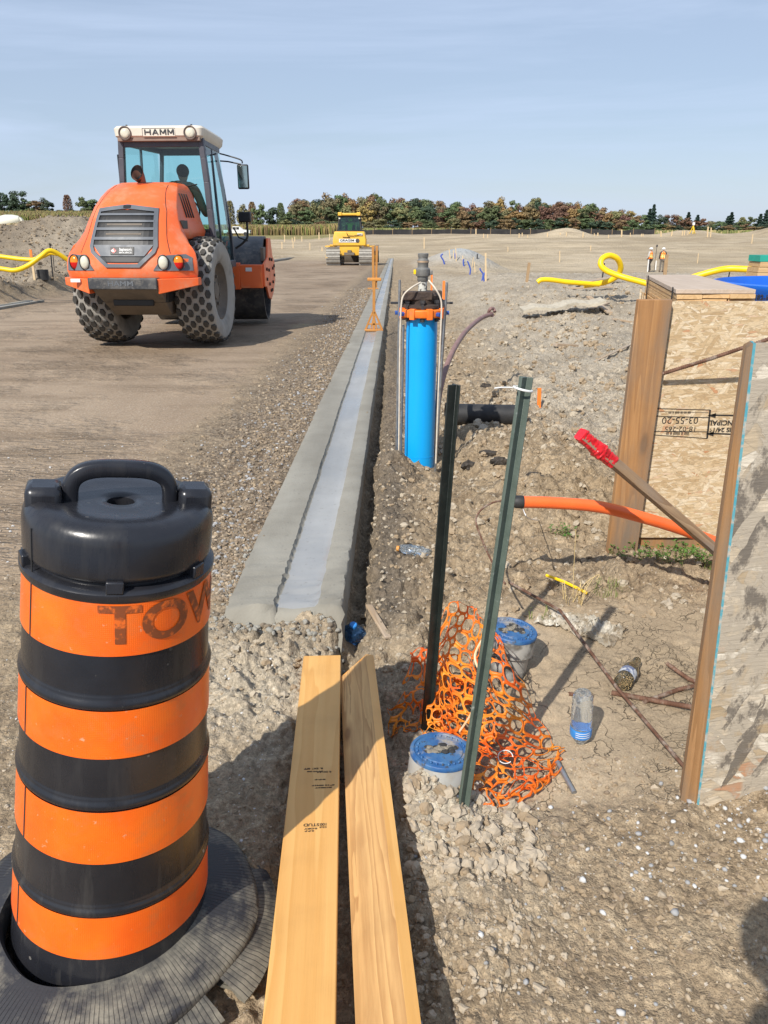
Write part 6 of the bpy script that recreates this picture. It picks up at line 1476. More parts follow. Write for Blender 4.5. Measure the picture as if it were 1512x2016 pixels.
for s_ in (-1, 1): m.bar(Vector((s_*(R+.02),-.01,H_+.052)), Vector((s_*(R+.10),-.02,H_+.052)), .035, .012)
m.build('rod_lug', M_darkmetal, fl)
def rel(p): return p-Vector((rb.x, RY, rz0))
for (xt, yt, xb, yb, yy) in ((787,551,780,884,5.16), (880,556,856,914,5.10), (873,590,850,905,5.3), (794,640,789,884,5.28)):
    a = rel(PY(xt, yt, yy)); b_ = rel(PY(xb, yb, yy)); MB().tube([b_-Vector((0,0,.15)), a], .0085, 10).build('threaded_rod', M_steel, ris, smooth=60)
for (pts) in ([(828,556),(808,568),(793,585),(789,620),(787,700),(786,800),(785,892)], [(844,552),(857,568),(868,590),(869,620),(866,690),(862,800),(858,912)]):
    MB().tube(spline([rel(PY(x, y, 5.04 if y > 560 else 5.1)) for x, y in pts], 6), .0055, 8).build('rope', paint('pale_rope', (.62,.55,.45), (.5,.42,.34), .8, 30), ris, smooth=60)

# ================================================================ wooden float tool standing on the kerb
Yt = 12.6; kb = PY(736, 641, Yt); kb.z = float(ztop(Yt))-.01
M_tool = paint('varnished_wood', (.46,.21,.05), (.38,.16,.035), .5, 10)
to = thing('kerb_float', 'orange-brown wooden float with a tall handle, standing on the kerb', 'tool', kb)
MB().box((-.15,-.07,.0),(.15,.07,.035)).build('sole', M_tool, to, bevel=.006)
m = MB(); 
for s_ in (-1, 1): m.bar((s_*.13,0,.03),(s_*.015,0,.30),.03,.03,(0,1,0)); m.bar((s_*.05,0,.03),(s_*.01,0,.2),.02,.025,(0,1,0))
m.bar((-.08,0,.11),(.08,0,.11),.03,.025); m.build('brace', M_tool, to, bevel=.003)
def tt_(x, y): p = PY(x, y, Yt); return p-kb
h1 = tt_(740,484); MB().bar((0,0,.03), (h1.x-.03,0,h1.z*.62), .045, .03, (0,1,0)).build('handle', M_tool, to, bevel=.004)
m = MB(); m.bar((h1.x-.04,0,h1.z*.52), (h1.x-.045,0,h1.z), .04, .02, (0,1,0)); m.bar((h1.x+.0,.02,h1.z*.52), (h1.x+.015,.02,h1.z), .035, .02, (0,1,0)); m.build('fork', M_tool, to, bevel=.003)
c = tt_(737,550); MB().box((c.x-.11,-.02,c.z-.025),(c.x+.11,.02,c.z+.025)).build('crossbar', M_ochre, to, bevel=.01); c = tt_(735,568); MB().tube([(c.x-.09,0,c.z),(c.x+.08,0,c.z)], .012, 8).build('rung', M_tool, to)

# ================================================================ conduits, stakes, tubes
def yel(label, pts, r=.058, dpt=None):
    P_ = [PY(*p) for p in pts]; t_ = thing('yellow_conduit', label, 'conduit', P_[0], group='yellow service conduits')
    MB().tube([p-P_[0] for p in spline(P_, 12)], r, 16).build('pipe', M_yellow, t_, smooth=60); return t_
yel('short yellow conduit surfacing from the clay left of the looped one', [(1058,556,15.0),(1066,551,15.0),(1085,551,15.0),(1115,555,15.0),(1150,558,15.05),(1180,560,15.1)], .045)
yel('yellow conduit bent into a standing loop above the long plank', [(1150,562,15.2),(1190,556,15.2),(1213,545,15.1),(1222,528,15.0),(1216,510,14.9),(1200,503,14.85),(1186,509,14.8),(1183,522,14.75),(1196,534,14.7),(1225,545,14.6),(1262,555,14.4),(1300,566,14.2)], .052)
yel('yellow conduit humped over a dark rod behind the blue tub', [(1350,551,13.6),(1370,544,13.5),(1410,533,13.4),(1436,529,13.3),(1470,530,13.2),(1530,531,13.0)], .052)
yel('upper yellow conduit at the left edge, sagging behind the striped stake', [(-60,500,18.6),(0,505,18.6),(40,510,18.6),(68,511,18.6),(85,504,18.6),(100,498,18.6),(112,500,18.6)], .049)
yel('lower yellow conduit arching up over the black bar to the roller', [(-60,524,18.0),(0,529,18.0),(30,532,18.0),(55,523,18.1),(80,505,18.2),(95,494,18.3),(110,497,18.4),(140,516,18.6),(165,530,18.8)], .052)
M_lath = paint('lath', (.62,.47,.28), (.52,.38,.21), .8, 6); M_brn = paint('brown_stake', (.36,.24,.13), (.28,.18,.1), .8, 6); M_oranges = paint('stake_orange2', (.92,.22,.03), (.85,.2,.03), .6, 6)
def pole(name, label, cat, xb, yb, xt, yt, w_, mt, group=None, rnd=False, tipcol=None, dpt=None):
    b_ = PG(xb, yb); 
    t_ = PY(xt, yt, b_.y) if dpt is None else PY(xt, yt, dpt)
    if dpt is not None: b_ = PY(xb, yb, dpt)
    wd = w_*(b_.y*ct+.5)/1514; d = t_-b_
    m = MB()
    if rnd: m.tube([Vector((0,0,-.2))-d*.02, d], wd/2, 8)
    else:
        m.bar(Vector((0,0,-.2)), d, wd, wd*.45, (0,1,0))
    o = m.build(name, mt, None, loc=b_); tag(o, label, cat, group)
    if tipcol: MB().bar(d*.55, d*1.01, wd*1.1, wd*.55, (0,1,0)).build('painted_tip', tipcol, o)
    return o
GST = 'survey stakes on the graded ground'
pole('survey_stake', 'orange tipped stake in front of the left yellow conduits', 'stake', 68,550,60,492, 4, M_lath, None, tipcol=M_oranges)
pole('steel_bar', 'black upright bar holding the left yellow conduits', 'steel bar', 104,550,98,479, 2.6, M_blackm, rnd=True)
pole('steel_bar', 'thinner dark rod just right of the black bar', 'steel bar', 107,538,103,487, 1.6, M_blackm, rnd=True)
pole('steel_bar', 'dark rod inside the standing yellow loop', 'steel bar', 1184,553,1190,518, 2.6, M_blackm, rnd=True)
pole('steel_bar', 'dark rod under the humped yellow conduit', 'steel bar', 1433,550,1439,522, 2.6, M_blackm, rnd=True)
c = PG(86, 552); t_ = tag(MB().lathe([(.14,0),(.15,.26),(.13,.26),(.12,.1),(.001,.1)], 24).build('pipe_stub', M_black_rub, None, loc=c-Vector((0,0,.02))), 'black plastic pipe stub below the left yellow conduits', 'pipe')
pole('survey_stake', 'broad brown stake leaning left of the short yellow conduit', 'stake', 1036,556,1042,517, 5.5, M_brn)
pole('survey_stake', 'thick pale stake standing in front of the two workers, right of them', 'stake', 1308,549,1313,501, 6.5, M_brn, dpt=22)
pole('survey_stake', 'tall pale lath near the blue service tubes', 'stake', 957,553,956,498, 3.2, M_lath)
pole('survey_peg', 'small orange peg in the clay right of the green post top', 'peg', 1063,796,1062,764, 7, M_oranges)
pole('survey_peg', 'small orange peg right of the metal coupling', 'peg', 874,566,874,553, 4.5, M_oranges, dpt=7.5)
pole('survey_peg', 'lower orange peg left of the coupling tail', 'peg', 850,552,850,541, 3.2, M_oranges, dpt=8.0)
for (xb, yb, xt, yt, w_) in ((888,512,884,492,2.2),(893,513,893,494,1.8),(899,515,897,490,2.2),(913,522,911,505,2.2),(936,536,934,517,2.2),(928,528,932,508,1.6),(1102,517,1102,495,2),(1163,495,1163,484,2),
    (835,490,835,468,2.2),(1164+0,0,0,0,0),(452+34,488,452+34,476,2),(505,487,505,477,2),(555,490,555,477,2.2),(577,489,577,476,2),(610,492,610,479,1.8),(634,495,634,487,2.4),(644,493,644,486,2),
    (494,467,494,457,2.6),(508,468,508,461,2),(517,469,517,459,2),(560,471,560,458,2),(575,471,575,464,1.8),(580,470,580,461,2),(594,470,594,461,2),(628,472,628,458,2.4),(649,474,649,461,2),
    (937,463,937,451,2.6),(952,469,952,461,2),(960,469,960,462,2),(1022,468,1022,460,2),(1028,467,1028,459,2),(1039,469,1039,463,1.6),(1078,467,1078,459,2.4),(1103,466,1103,459,2),(1115,466,1115,458,2),(1148,468,1148,458,2.6),(1177,467,1177,459,2.6),(1198,470,1198,463,2),(1170,466,1170,460,1.8),
    (1224,468,1224,453,3),(1241,467,1241,459,1.6),(1263,467,1263,461,2),(1266,467,1266,461,2),(1302,466,1301,455,3),(1322,466,1323,456,3),(1343,465,1344,455,2.4),(1347,465,1348,454,2.2),(1354,464,1355,455,2),(1393,466,1394,447,3.2),(1399,466,1400,449,2.6),(1480,480,1482,462,2.2),(1373,519,1375,500,1.8),(1162,523,1162,521,0),(1290,527,1291,509,2.2),(735,512,735,500,1.8),(1000,498,1000,487,1.6)):
    if w_ == 0: continue
    b_ = PG(xb, yb); 
    if b_.y > 128: b_ = PY(xb, yb, 122)
    h_ = PY(xt, yt, b_.y)-b_; wd = max(w_*(b_.y*ct)/1514*.8, .02)
    b_.z = min(b_.z, gz(b_.x, b_.y))
    o = MB().bar((0,0,-.3), (h_.x, 0, h_.z+.05), wd, wd*.5, (0,1,0)).build('survey_stake', M_lath, None, loc=b_); tag(o, 'thin pale wooden survey stake standing far off on the graded ground', 'stake', GST)
M_btube = paint('blue_tube', (.05,.10,.42), (.04,.08,.35), .5, 6)
for lbl, pts in (('leftmost curled blue service tube on the grey clay', [(875,521),(873,513),(868,504),(872,500)]), ('blue service tube behind the tall laths, slightly bent', [(914,527),(912,517),(913,510)]), ('blue service tube beside the slanting lath', [(925,541),(926,530),(922,518),(920,514)]),
                 ('thickest blue service tube standing left of the tall pale lath', [(949,552),(951,540),(946,532),(945,528)]), ('second strand of blue tube against the thickest one', [(953,553),(952,544),(955,536)]), ('small blue tube near the gravel pile', [(898,511),(896,503),(897,498)])):
    b_ = PG(*pts[0]); P_ = [b_-Vector((0,0,.1))]+[PY(x, y, b_.y)+Vector((0,0,.0)) for x, y in pts]
    tag(MB().tube(spline([p-b_ for p in P_], 5), .9*b_.y/1514*1.5, 8).build('service_tube', M_btube, None, loc=b_), lbl, 'tube', 'blue service tubes')
pole('iron_pin', 'small dark iron pin with a cross head among the laths', 'pin', 939,512,940,500, 2.4, M_darkmetal)
# two workers, tripod
b_ = Vector((0,0,0)); wp1 = PG(1280,530); wp1 = PY(1278,531,62.0); wp2 = PY(1302,532,62.0)
for p in (wp1, wp2): p.z = gz(p.x, p.y)
HH = M_white
person('worker in an orange vest and white hard hat turned sideways, left of his mate', wp1, rad(215), dict(knl=(-.10,-.12,.50), anl=(-.08,-.02,.09), knr=(.08,.06,.5), anr=(.10,.16,.09), tor=(.10,.02,.03)), M_shirt, M_vest, M_dark, HH, 'workers on the lower ground')
person('worker with his back turned, orange vest with yellow cross stripes and white hard hat', wp2, rad(175), {}, M_dark, M_vest, M_kh, HH, 'workers on the lower ground')
tag(MB().tube([(0,0,0),(0,0,1.9)], .018, 6).box((-.05,-.03,1.82),(.05,.03,2.0)).build('survey_staff', M_darkmetal, None, loc=(wp2.x-.35, 62.6, gz(wp2.x-.35, 62.6))), 'dark survey staff between the two workers', 'survey staff')
pole('survey_stake', 'white stake held upright in front of the left worker', 'stake', 1275,533,1277,511, 2, M_white, dpt=61.5); pole('survey_stake', 'short white stake between the two workers', 'stake', 1291,526,1292,513, 2, M_white, dpt=61.8)
b_ = PY(1362,470,118); b_.z = gz(b_.x, 118); tr = thing('survey_tripod', 'yellow survey instrument on a tripod up on the far rise', 'tripod', b_)
m = MB()
for a in (0.3, 2.4, 4.5): m.tube([(.45*math.cos(a), .45*math.sin(a), 0), (0,0,1.15)], .05, 6)
m.build('legs', M_yellow, tr)['kind'] = 'stuff'; MB().box((-.16,-.12,1.15),(.16,.12,1.55)).build('instrument', M_white, tr, bevel=.04)
# whoever holds the camera: outside the view, the shadow falls in at the lower right
person('person holding a phone up, seen only as the dark shadow in the lower right corner', (.06, -.38, 0), rad(180), dict(shl=(-.18,0,1.43), ell=(-.15,-.12,1.20), wrl=(-.17,-.20,1.38), hal=(-.15,-.20,1.46), shr=(.2,0,1.43), elr=(.06,-.16,1.20), wrr=(-.03,-.22,1.38), har=(-.06,-.22,1.46), head=(0,-.01,1.66), crown=(0,0,1.77)), M_dark, M_vest, M_kh, M_white)
# silt fence along the rise
M_silt = paint('silt_cloth', (.022,.021,.022), (.05,.047,.045), .9, .8)
sf = thing('silt_fence', 'long low black silt fence running along the crest of the rise', 'silt fence', (0,130,0))
def fl_(pts, par, name):
    m = MB(); n_ = 90; X = np.interp(np.linspace(0,1,n_), np.linspace(0,1,len(pts)), [p[0] for p in pts]); Yy = np.interp(np.linspace(0,1,n_), np.linspace(0,1,len(pts)), [p[1] for p in pts])
    for k in range(n_-1):
        a = (float(X[k]), float(Yy[k])); b = (float(X[k+1]), float(Yy[k+1])); za, zb = gz(*a)-.1, gz(*b)-.1
        a = (a[0], a[1]-130, za); b = (b[0], b[1]-130, zb); h_ = .86
        m.add([a, b, (b[0], b[1], b[2]+h_+.03*math.sin(k)), (a[0], a[1], a[2]+h_+.03*math.sin(k-1)), (a[0],a[1]+.03,a[2]), (b[0],b[1]+.03,b[2]), (b[0], b[1]+.03, b[2]+h_+.03*math.sin(k)), (a[0], a[1]+.03, a[2]+h_+.03*math.sin(k-1))], [(0,1,2,3),(4,7,6,5),(3,2,6,7)])
    m.build(name, M_silt, par, smooth=0, fix=False)
fl_([(-8,131),(0,131),(12,131),(22,130),(32,129),(42,127)], sf, 'cloth')
for k in range(17):
    x = -8+50*k/16; y = float(np.interp(x, [-8,0,12,22,32,42], [131,131,131,130,129,127])); MB().bar((x, y-130-.04, gz(x,y)-.1), (x, y-130-.04, gz(x,y)+.95), .06, .05, (0,1,0)).build('post', M_brn, sf)
# pickup truck
def lp(par, name, poly, x0, x1, mt, bev=.02):
    T = Matrix(((1,0,0,0),(0,0,1,x0),(0,1,0,0),(0,0,0,1))); return MB().prism(poly, 0, x1-x0, 0, T).build(name, mt, par, bevel=bev)
c = PY(468, 468, 176); c.z = gz(c.x, 176); tk = thing('pickup_truck', 'white crew-cab pickup truck parked before the corn field', 'pickup truck', c)
lp(tk, 'body', [(-2.8,.55),(2.75,.5),(2.85,.75),(2.8,1.15),(1.5,1.25),(1.45,1.22),(-.8,1.22),(-2.8,1.22)], -.95, .95, M_white, .05)
lp(tk, 'cab', [(-1.0,1.2),(1.35,1.22),(.55,1.86),(.3,1.92),(-.75,1.92),(-.9,1.85)], -.85, .85, M_white, .05)
for a, b in (((-.85,1.28),(-.15,1.78)), ((-.05,1.28),(.55,1.78))): MB().box((a[0],-.87,a[1]),(b[0],-.855,b[1])).build('window', M_blackm, tk)
for x in (-1.85, 1.85): T = Matrix.Translation((x, -.98, .40)) @ Matrix.Rotation(PI/2, 4, 'X'); MB().lathe([(.40,-.1),(.40,.12),(.25,.13),(.24,.08),(.001,.08)], 24, 0, T).lathe([(.40,-1.8),(.40,-1.6),(.001,-1.6)], 24, 0, T).build('wheel', M_black_rub, tk)
MB().box((2.74,-.7,.75),(2.86,.7,1.0)).build('grille', M_blackm, tk)
# cement mixer truck
M_off = paint('mixer_cream', (.66,.65,.56), (.58,.57,.48), .5, .6)
c = PY(26, 452, 138); c.z = gz(c.x, 138); mxr = thing('mixer_truck', 'cream drum mixer truck at the left edge, chute pointing right', 'mixer truck', c); mxr.scale = (.80,.80,.80)
T = Matrix.Translation((-3.2,0,1.9)) @ Matrix.Rotation(rad(81), 4, 'Y'); MB().lathe([(.5,-.1),(.9,.2),(1.25,1.1),(1.32,2.2),(1.1,3.6),(.75,4.7),(.55,5.0),(.45,4.9)], 40, 0, T).build('drum', M_off, mxr, smooth=50)
m = MB(); m.box((-5,-1.0,.8),(3.2,1.0,1.05)); m.bar((1.6,-.7,1.0),(2.0,-.3,2.7),.12,.12); m.bar((1.6,.7,1.0),(2.0,.3,2.7),.12,.12); m.bar((2.6,-.7,1.0),(2.1,-.3,2.7),.1,.1); m.build('frame', M_off, mxr)
m = MB(); m.bar((1.9,0,2.2),(5.2,0,1.7),.5,.12); m.bar((1.7,0,2.9),(2.4,0,2.1),.7,.5); m.build('chute', M_off, mxr, bevel=.04)
MB().box((-6.6,-1.15,.7),(-4.9,1.15,2.7)).build('cab', M_off, mxr, bevel=.12)
for x in (-5.8,-2.6,-.9,.6,2.1): MB().tube([(x,-1.15,.5),(x,1.15,.5)], .5, 20).build('wheel', M_black_rub, mxr)
# ================================================================ corn and meadow
def corn(name, label, n, xr, yr, seed):
    rs = np.random.default_rng(seed); X = rs.uniform(*xr, n); Y = rs.uniform(*yr, n); Y = yr[0]+(Y-yr[0])**1.0; Z = ground_z(X, Y, False)
    H = rs.uniform(1.5, 2.5, n); W = rs.uniform(.10, .26, n); A = rs.uniform(0, PI, n)
    V = np.empty((n, 8, 3))
    for q in range(2):
        c, s_ = np.cos(A+q*PI/2), np.sin(A+q*PI/2)
        for k, (sx_, sz_) in enumerate(((-.3,0),(.3,0),(1,1),(-1,.8))): V[:,q*4+k,0] = X+sx_*W*c; V[:,q*4+k,1] = Y+sx_*W*s_; V[:,q*4+k,2] = Z+sz_*H-.1
    me = bpy.data.meshes.new(name); me.vertices.add(n*8); me.vertices.foreach_set('co', V.reshape(-1).astype(np.float32)); q = np.arange(n*8, dtype=np.int32)
    me.loops.add(n*8); me.loops.foreach_set('vertex_index', q); me.polygons.add(n*2); me.polygons.foreach_set('loop_start', np.arange(0, n*8, 4, dtype=np.int32))
    me.polygons.foreach_set('material_index', np.repeat(rs.integers(0, 4, n), 2).astype(np.int32)); me.update(calc_edges=True)
    for c in (paint('corn_tan', (.33,.25,.12), (.27,.21,.10), .9, .5), paint('corn_yellow', (.38,.31,.12), (.30,.26,.10), .9, .5), paint('corn_green', (.22,.24,.07), (.18,.19,.06), .9, .5), paint('corn_brown', (.22,.15,.08), (.17,.12,.06), .9, .5)): me.materials.append(c)
    o = bpy.data.objects.new(name, me); COL.objects.link(o); return tag(o, label, 'corn', kind='stuff')
corn('cornfield', 'ripening corn field behind the stakes and the white pickup', 16000, (-52, -6), (186, 204), 1)
corn('cornfield', 'corn field on the left slope behind the mixer truck', 16000, (-110, -52), (172, 214), 2)
corn('meadow', 'strip of tall dry grass along the crest above the silt fence', 1, (0, 1), (140, 141), 3) if False else None
def tufts(name, label, n, xr, yr, h, seed, cols):
    rs = np.random.default_rng(seed); X = rs.uniform(*xr, n); Y = rs.uniform(*yr, n); Z = ground_z(X, Y, False); A = rs.uniform(0, PI, n); H = rs.uniform(.4, 1, n)*h; W = H*.35
    V = np.empty((n, 4, 3)); c, s_ = np.cos(A), np.sin(A)
    for k, (sx_, sz_) in enumerate(((-1,0),(1,0),(.7,1),(-.5,.9))): V[:,k,0] = X+sx_*W*c; V[:,k,1] = Y+sx_*W*s_; V[:,k,2] = Z+sz_*H-.05
    me = bpy.data.meshes.new(name); me.vertices.add(n*4); me.vertices.foreach_set('co', V.reshape(-1).astype(np.float32))
    me.loops.add(n*4); me.loops.foreach_set('vertex_index', np.arange(n*4, dtype=np.int32)); me.polygons.add(n); me.polygons.foreach_set('loop_start', np.arange(0, n*4, 4, dtype=np.int32))
    me.polygons.foreach_set('material_index', rs.integers(0, len(cols), n).astype(np.int32)); me.update(calc_edges=True)
    for c in cols: me.materials.append(c)
    o = bpy.data.objects.new(name, me); COL.objects.link(o); return tag(o, label, 'grass', kind='stuff')
g1, g2_, g3 = paint('grass_tan', (.40,.33,.16), (.33,.27,.13), .9, .5), paint('grass_green', (.20,.22,.07), (.16,.18,.06), .9, .5), paint('grass_straw', (.52,.42,.25), (.44,.35,.2), .9, .5)
tufts('meadow_grass', 'dry grass along the crest above the silt fence', 9000, (-8, 45), (132, 160), .7, 4, [g1, g2_, g3])
tufts('meadow_grass', 'tall straw-coloured grass on the left slope before the corn', 9000, (-56, -36), (96, 132), .9, 5, [g1, g3, g3])
tufts('meadow_grass', 'green meadow at the foot of the woods', 16000, (-120, 190), (205, 290), 1.2, 6, [g1, g2_, g2_])
# ================================================================ trees
def leafm(name, a, b):
    t = NT(name); oi = t.n('ObjectInfo'); n = t.noise(.35, 3, .5); n2 = t.noise(2.5, 2)
    a = tuple(q*1.02+.008 for q in a); b = tuple(q*1.02+.008 for q in b); c = t.mix(t.ramp(n, [(.38, 0), (.62, 1)]), a, b); c = t.mix(t.ramp(n2, [(.35, .3), (.65, 0)]), c, tuple(q*.6 for q in a))
    hs = t.n('HueSaturation'); t.l(c, hs.inputs['Color']); t.l(t.math('MULTIPLY_ADD', oi.outputs['Random'], .05, .475), hs.inputs['Hue']); t.l(t.math('MULTIPLY_ADD', oi.outputs['Random'], .4, .9), hs.inputs['Value'])
    return t.fin(hs.outputs[0], .8)
LEAF = {'green': leafm('leaf_green', (.075,.105,.038), (.12,.145,.05)), 'dark': leafm('leaf_dark', (.035,.062,.032), (.055,.085,.04)), 'olive': leafm('leaf_olive', (.15,.145,.06), (.20,.165,.07)),
        'rust': leafm('leaf_rust', (.20,.115,.055), (.16,.115,.05)), 'red': leafm('leaf_red', (.15,.075,.05), (.17,.10,.055)), 'gold': leafm('leaf_gold', (.30,.19,.06), (.22,.16,.06)), 'conifer': leafm('needle', (.025,.055,.04), (.04,.075,.05))}
M_bark = paint('bark', (.10,.08,.06), (.06,.05,.04), .9, 3)
def crown_mesh(seed, kind='round', n=2700):
    """leaf faces around clumps; crown fills height 1 (from .18), radius about .4"""
    rs = np.random.default_rng(seed); P_ = []; Sz = []; Nn = []
    if kind == 'round':
        K = 26; cs = []
        for k in range(K):
            a = rs.uniform(0, 2*PI); h = rs.uniform(.18, .88); r = .30*math.sqrt(max(0, 1-((h-.52)/.46)**2))*rs.uniform(.3, 1); cs.append((r*math.cos(a), r*math.sin(a), h, rs.uniform(.07, .15)))
        for k in range(n):
            c = cs[rs.integers(K)]; d = rs.normal(size=3); d /= np.linalg.norm(d); q = c[3]*rs.random()**.35; P_.append((c[0]+d[0]*q, c[1]+d[1]*q, c[2]+d[2]*q*.8)); Sz.append(rs.uniform(.013, .028)); Nn.append(d)
    elif kind == 'conifer':
        for k in range(n):
            h = .12+.86*rs.random()**.8; L_ = (1-h)*.30*(.65+.35*math.sin(h*55))+.012; a = rs.uniform(0, 2*PI); a = round(a/.55)*.55+h*9+rs.normal(0, .15); q = L_*rs.random()**.5
            P_.append((q*math.cos(a), q*math.sin(a), h-.10*q)); Sz.append(rs.uniform(.012, .028))
    else:   # sparse
        for k in range(int(n*.55)):
            h = .2+.78*rs.random(); L_ = .26*math.sqrt(max(.02, 1-((h-.45)/.56)**2)); a = rs.uniform(0, 2*PI); q = L_*rs.random()**.5; P_.append((q*math.cos(a), q*math.sin(a), h)); Sz.append(rs.uniform(.014, .026))
    P_ = np.array(P_); Sz = np.array(Sz); m = len(P_); u = rs.normal(size=(m,3)); u /= np.linalg.norm(u, axis=1)[:,None]; w_ = rs.normal(size=(m,3))
    if Nn: w_ = w_*.38+np.array(Nn)+np.array([0,0,.3]); u = np.cross(u, w_); u /= np.linalg.norm(u, axis=1)[:,None]
    v = np.cross(u, w_); v /= np.linalg.norm(v, axis=1)[:,None]
    V = np.stack([P_-u*Sz[:,None]-v*Sz[:,None]*.7, P_+u*Sz[:,None]*.9-v*Sz[:,None]*.6, P_+u*Sz[:,None]+v*Sz[:,None]*.8, P_-u*Sz[:,None]*.7+v*Sz[:,None]], 1)
    me = bpy.data.meshes.new('crown'); me.from_pydata(V.reshape(-1,3).tolist(), [], [(4*i,4*i+1,4*i+2,4*i+3) for i in range(m)]); return me
def trunk_mesh(seed, kind):
    m = MB(); rs = random.Random(seed); m.tube([(0,0,-.05),(.004,0,.2),(0,.005,.5),(0,0,.85 if kind != 'conifer' else .97)], [.022,.017,.010,.003], 7)
    if kind != 'conifer':
        for k in range(6): a = rs.uniform(0, 6.28); h = rs.uniform(.25,.6); m.tube([(0,0,h),(.12*math.cos(a),.12*math.sin(a),h+.13),(.22*math.cos(a),.22*math.sin(a),h+.24)], [.009,.006,.002], 5)
    me = bpy.data.meshes.new('trunk'); me.from_pydata(m.v, [], m.f); me.materials.append(M_bark); return me
PROTO = {}
for kd, cnt in (('round', 10), ('conifer', 3), ('sparse', 3)):
    PROTO[kd] = [(crown_mesh(100+i*7+len(kd), kd), trunk_mesh(i, kd)) for i in range(cnt)]
    for cm, tm in PROTO[kd]: cm.materials.append(LEAF['green'])
NAME = {'round': 'broadleaf_tree', 'conifer': 'pine_tree', 'sparse': 'broadleaf_tree'}
WL = {'green': 'mid green', 'dark': 'dark green', 'olive': 'olive and tan', 'rust': 'rust brown', 'red': 'dark red', 'gold': 'golden yellow', 'conifer': 'dark blue-green'}
ti = 0
def tree(kind, colr, px_, ytop, Y, wpx, label, group=None, ybase=None):
    global ti
    ti += 1; rs = random.Random(ti*31)
    p = PY(px_, ytop, Y); zg_ = gz(p.x, Y); H = p.z-zg_
    t_ = thing(NAME[kind], label, 'tree', (p.x, Y, zg_), rs.uniform(0, 6.28), group)
    wd = wpx*(Y*ct)/1514/.78*(1.2 if kind == 'round' else (2.0 if kind == 'conifer' else 1.1)); H *= 1.10; cm, tm = PROTO[kind][ti % len(PROTO[kind])]
    for nme, me in (('crown', cm), ('trunk', tm)):
        o = bpy.data.objects.new(nme, me); COL.objects.link(o); o.parent = t_; o.scale = (wd, wd, H) if nme == 'crown' else (H*.8, H*.8, H)
        if nme == 'crown': o.material_slots[0].link = 'OBJECT'; o.material_slots[0].material = LEAF[colr]
GW = 'autumn wood along the horizon'
wl = [(470,406),(500,402),(520,400),(545,408),(580,394),(600,390),(620,394),(640,388),(700,388),(760,388),(800,391),(850,398),(880,400),(915,408),(940,398),(965,398),(1000,399),(1040,395),(1080,397),(1110,400),(1150,402),(1190,408),(1225,416)]
rs = random.Random(77); cyc = ['rust','green','olive','rust','olive','dark','olive','gold','green','rust','olive','green','red','green','olive']
x = 566; k = 0
while x < 1240:
    yt = float(np.interp(x, [p[0] for p in wl], [p[1] for p in wl]))
    for row in range(3):
        cc = cyc[(k*4+row*5+rs.randrange(3)) % len(cyc)]
        if 690 < x < 760 and row == 0: cc = 'gold' if rs.random() < .5 else cc
        if 1060 < x < 1110 and row == 0: cc = 'red'
        if 1110 < x < 1160 and row == 0: cc = 'gold' if rs.random() < .4 else 'green'
        xx = x+rs.uniform(-9, 9)+row*8; Yt_ = 262+row*16+rs.uniform(-5, 5)
        tree('round', cc, xx, yt+rs.uniform(-6, 8)+(14 if row == 0 else (5 if row == 1 else 0)), Yt_, rs.uniform(34, 46), WL[cc]+' tree in the long autumn wood along the horizon', GW+', '+WL[cc])
    x += rs.uniform(20, 25); k += 1
x = 560
while x < 1250:
    cc = rs.choice(['dark','green','olive','rust','dark']); tree('round', cc, x, 434+rs.uniform(-5,4), 252+rs.uniform(-3,3), rs.uniform(30,40), 'low '+WL[cc]+' understorey tree at the front edge of the wood', 'understorey of the wood, '+WL[cc]); x += rs.uniform(20, 27)
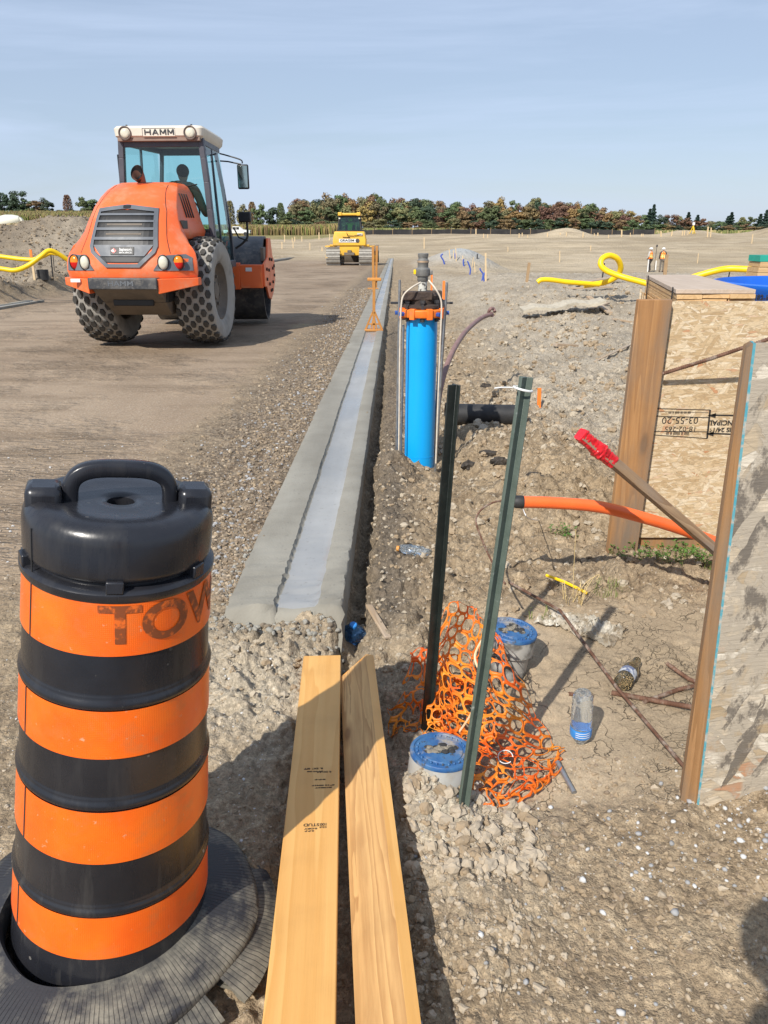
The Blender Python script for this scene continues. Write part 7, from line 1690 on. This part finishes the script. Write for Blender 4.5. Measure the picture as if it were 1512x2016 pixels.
solo = [(452,400,'sparse','olive','thin olive tree just right of the roller mirror'),(478,404,'round','olive','broad tan-green tree left in the row beyond the corn'),(496,402,'sparse','rust','thin rust tree in the row beyond the corn'),(510,405,'round','green','small green tree in the middle of the row beyond the corn'),(537,410,'round','dark','dark green tree behind the corn, right of the pickup'),(552,404,'sparse','green','airy green tree behind the dark one'),
        (0,382,'round','dark','dark green tree cut by the left edge'),(18,386,'round','dark','dark tree second from the left edge'),(35,378,'round','dark','tallest dark tree on the left'),(52,394,'round','green','green tree under the tallest dark one'),(68,396,'round','rust','brownish tree left of the round dark one'),(88,391,'round','dark','round dark tree before the gap on the left'),
        (131,387,'sparse','red','lone reddish sparse tree on the left horizon'),(165,390,'round','green','round green tree right of the lone reddish one'),(185,394,'round','green','green tree beside the roller hood'),(205,396,'round','dark','dark green tree half hidden by the roller hood'),(112,414,'round','dark','low dark bush tree in the left gap'),(148,413,'round','dark','low dark shrub tree right of the lone reddish one'),(-22,380,'round','dark','dark tree just outside the left edge')]
for (x, yt, kd, cc, lb) in solo: tree(kd, cc, x, yt, 250 if x > 300 else 235, 34 if kd == 'round' else 26, lb)
x = -40
while x < 240: tree('round', 'dark', x, 417+rs.uniform(-3,3), 240, 30, 'low dark hedge tree under the taller trees on the left', 'hedge trees on the left horizon'); x += 20
rt_ = [(1252,426,'round','rust'),(1270,424,'round','green'),(1288,407,'conifer','conifer'),(1280,415,'conifer','conifer'),(1306,424,'round','dark'),(1322,424,'round','rust'),(1338,427,'round','olive'),(1356,421,'conifer','conifer'),(1352,430,'round','rust'),(1374,426,'conifer','conifer'),(1380,432,'round','rust'),(1398,436,'round','olive'),(1416,436,'round','green'),(1441,421,'conifer','conifer'),(1434,428,'conifer','conifer'),(1462,430,'sparse','olive'),(1480,428,'round','green'),(1498,424,'conifer','conifer'),(1510,417,'conifer','conifer'),(1526,426,'round','dark'),(1545,428,'round','rust'),(1570,424,'round','green'),(1458,437,'round','green'),(1495,438,'round','olive')]
for (x, yt, kd, cc) in rt_: tree(kd, cc, x, yt, 265+rs.uniform(-8,8), 30 if kd == 'round' else 24, (('sparse ' if kd == 'sparse' else '')+WL[cc]+(' pine' if kd == 'conifer' else ' tree')+' in the thinner woodland at the right of the horizon'), 'right-hand woodland, '+WL[cc]+' '+kd)
x = 1240
while x < 1600: cc = rs.choice(['dark','green','rust','olive']); tree('round', cc, x, 444+rs.uniform(-3,3), 255, 34, 'low '+WL[cc]+' thicket tree below the right-hand pines', 'thicket at the right, '+WL[cc]); x += 19
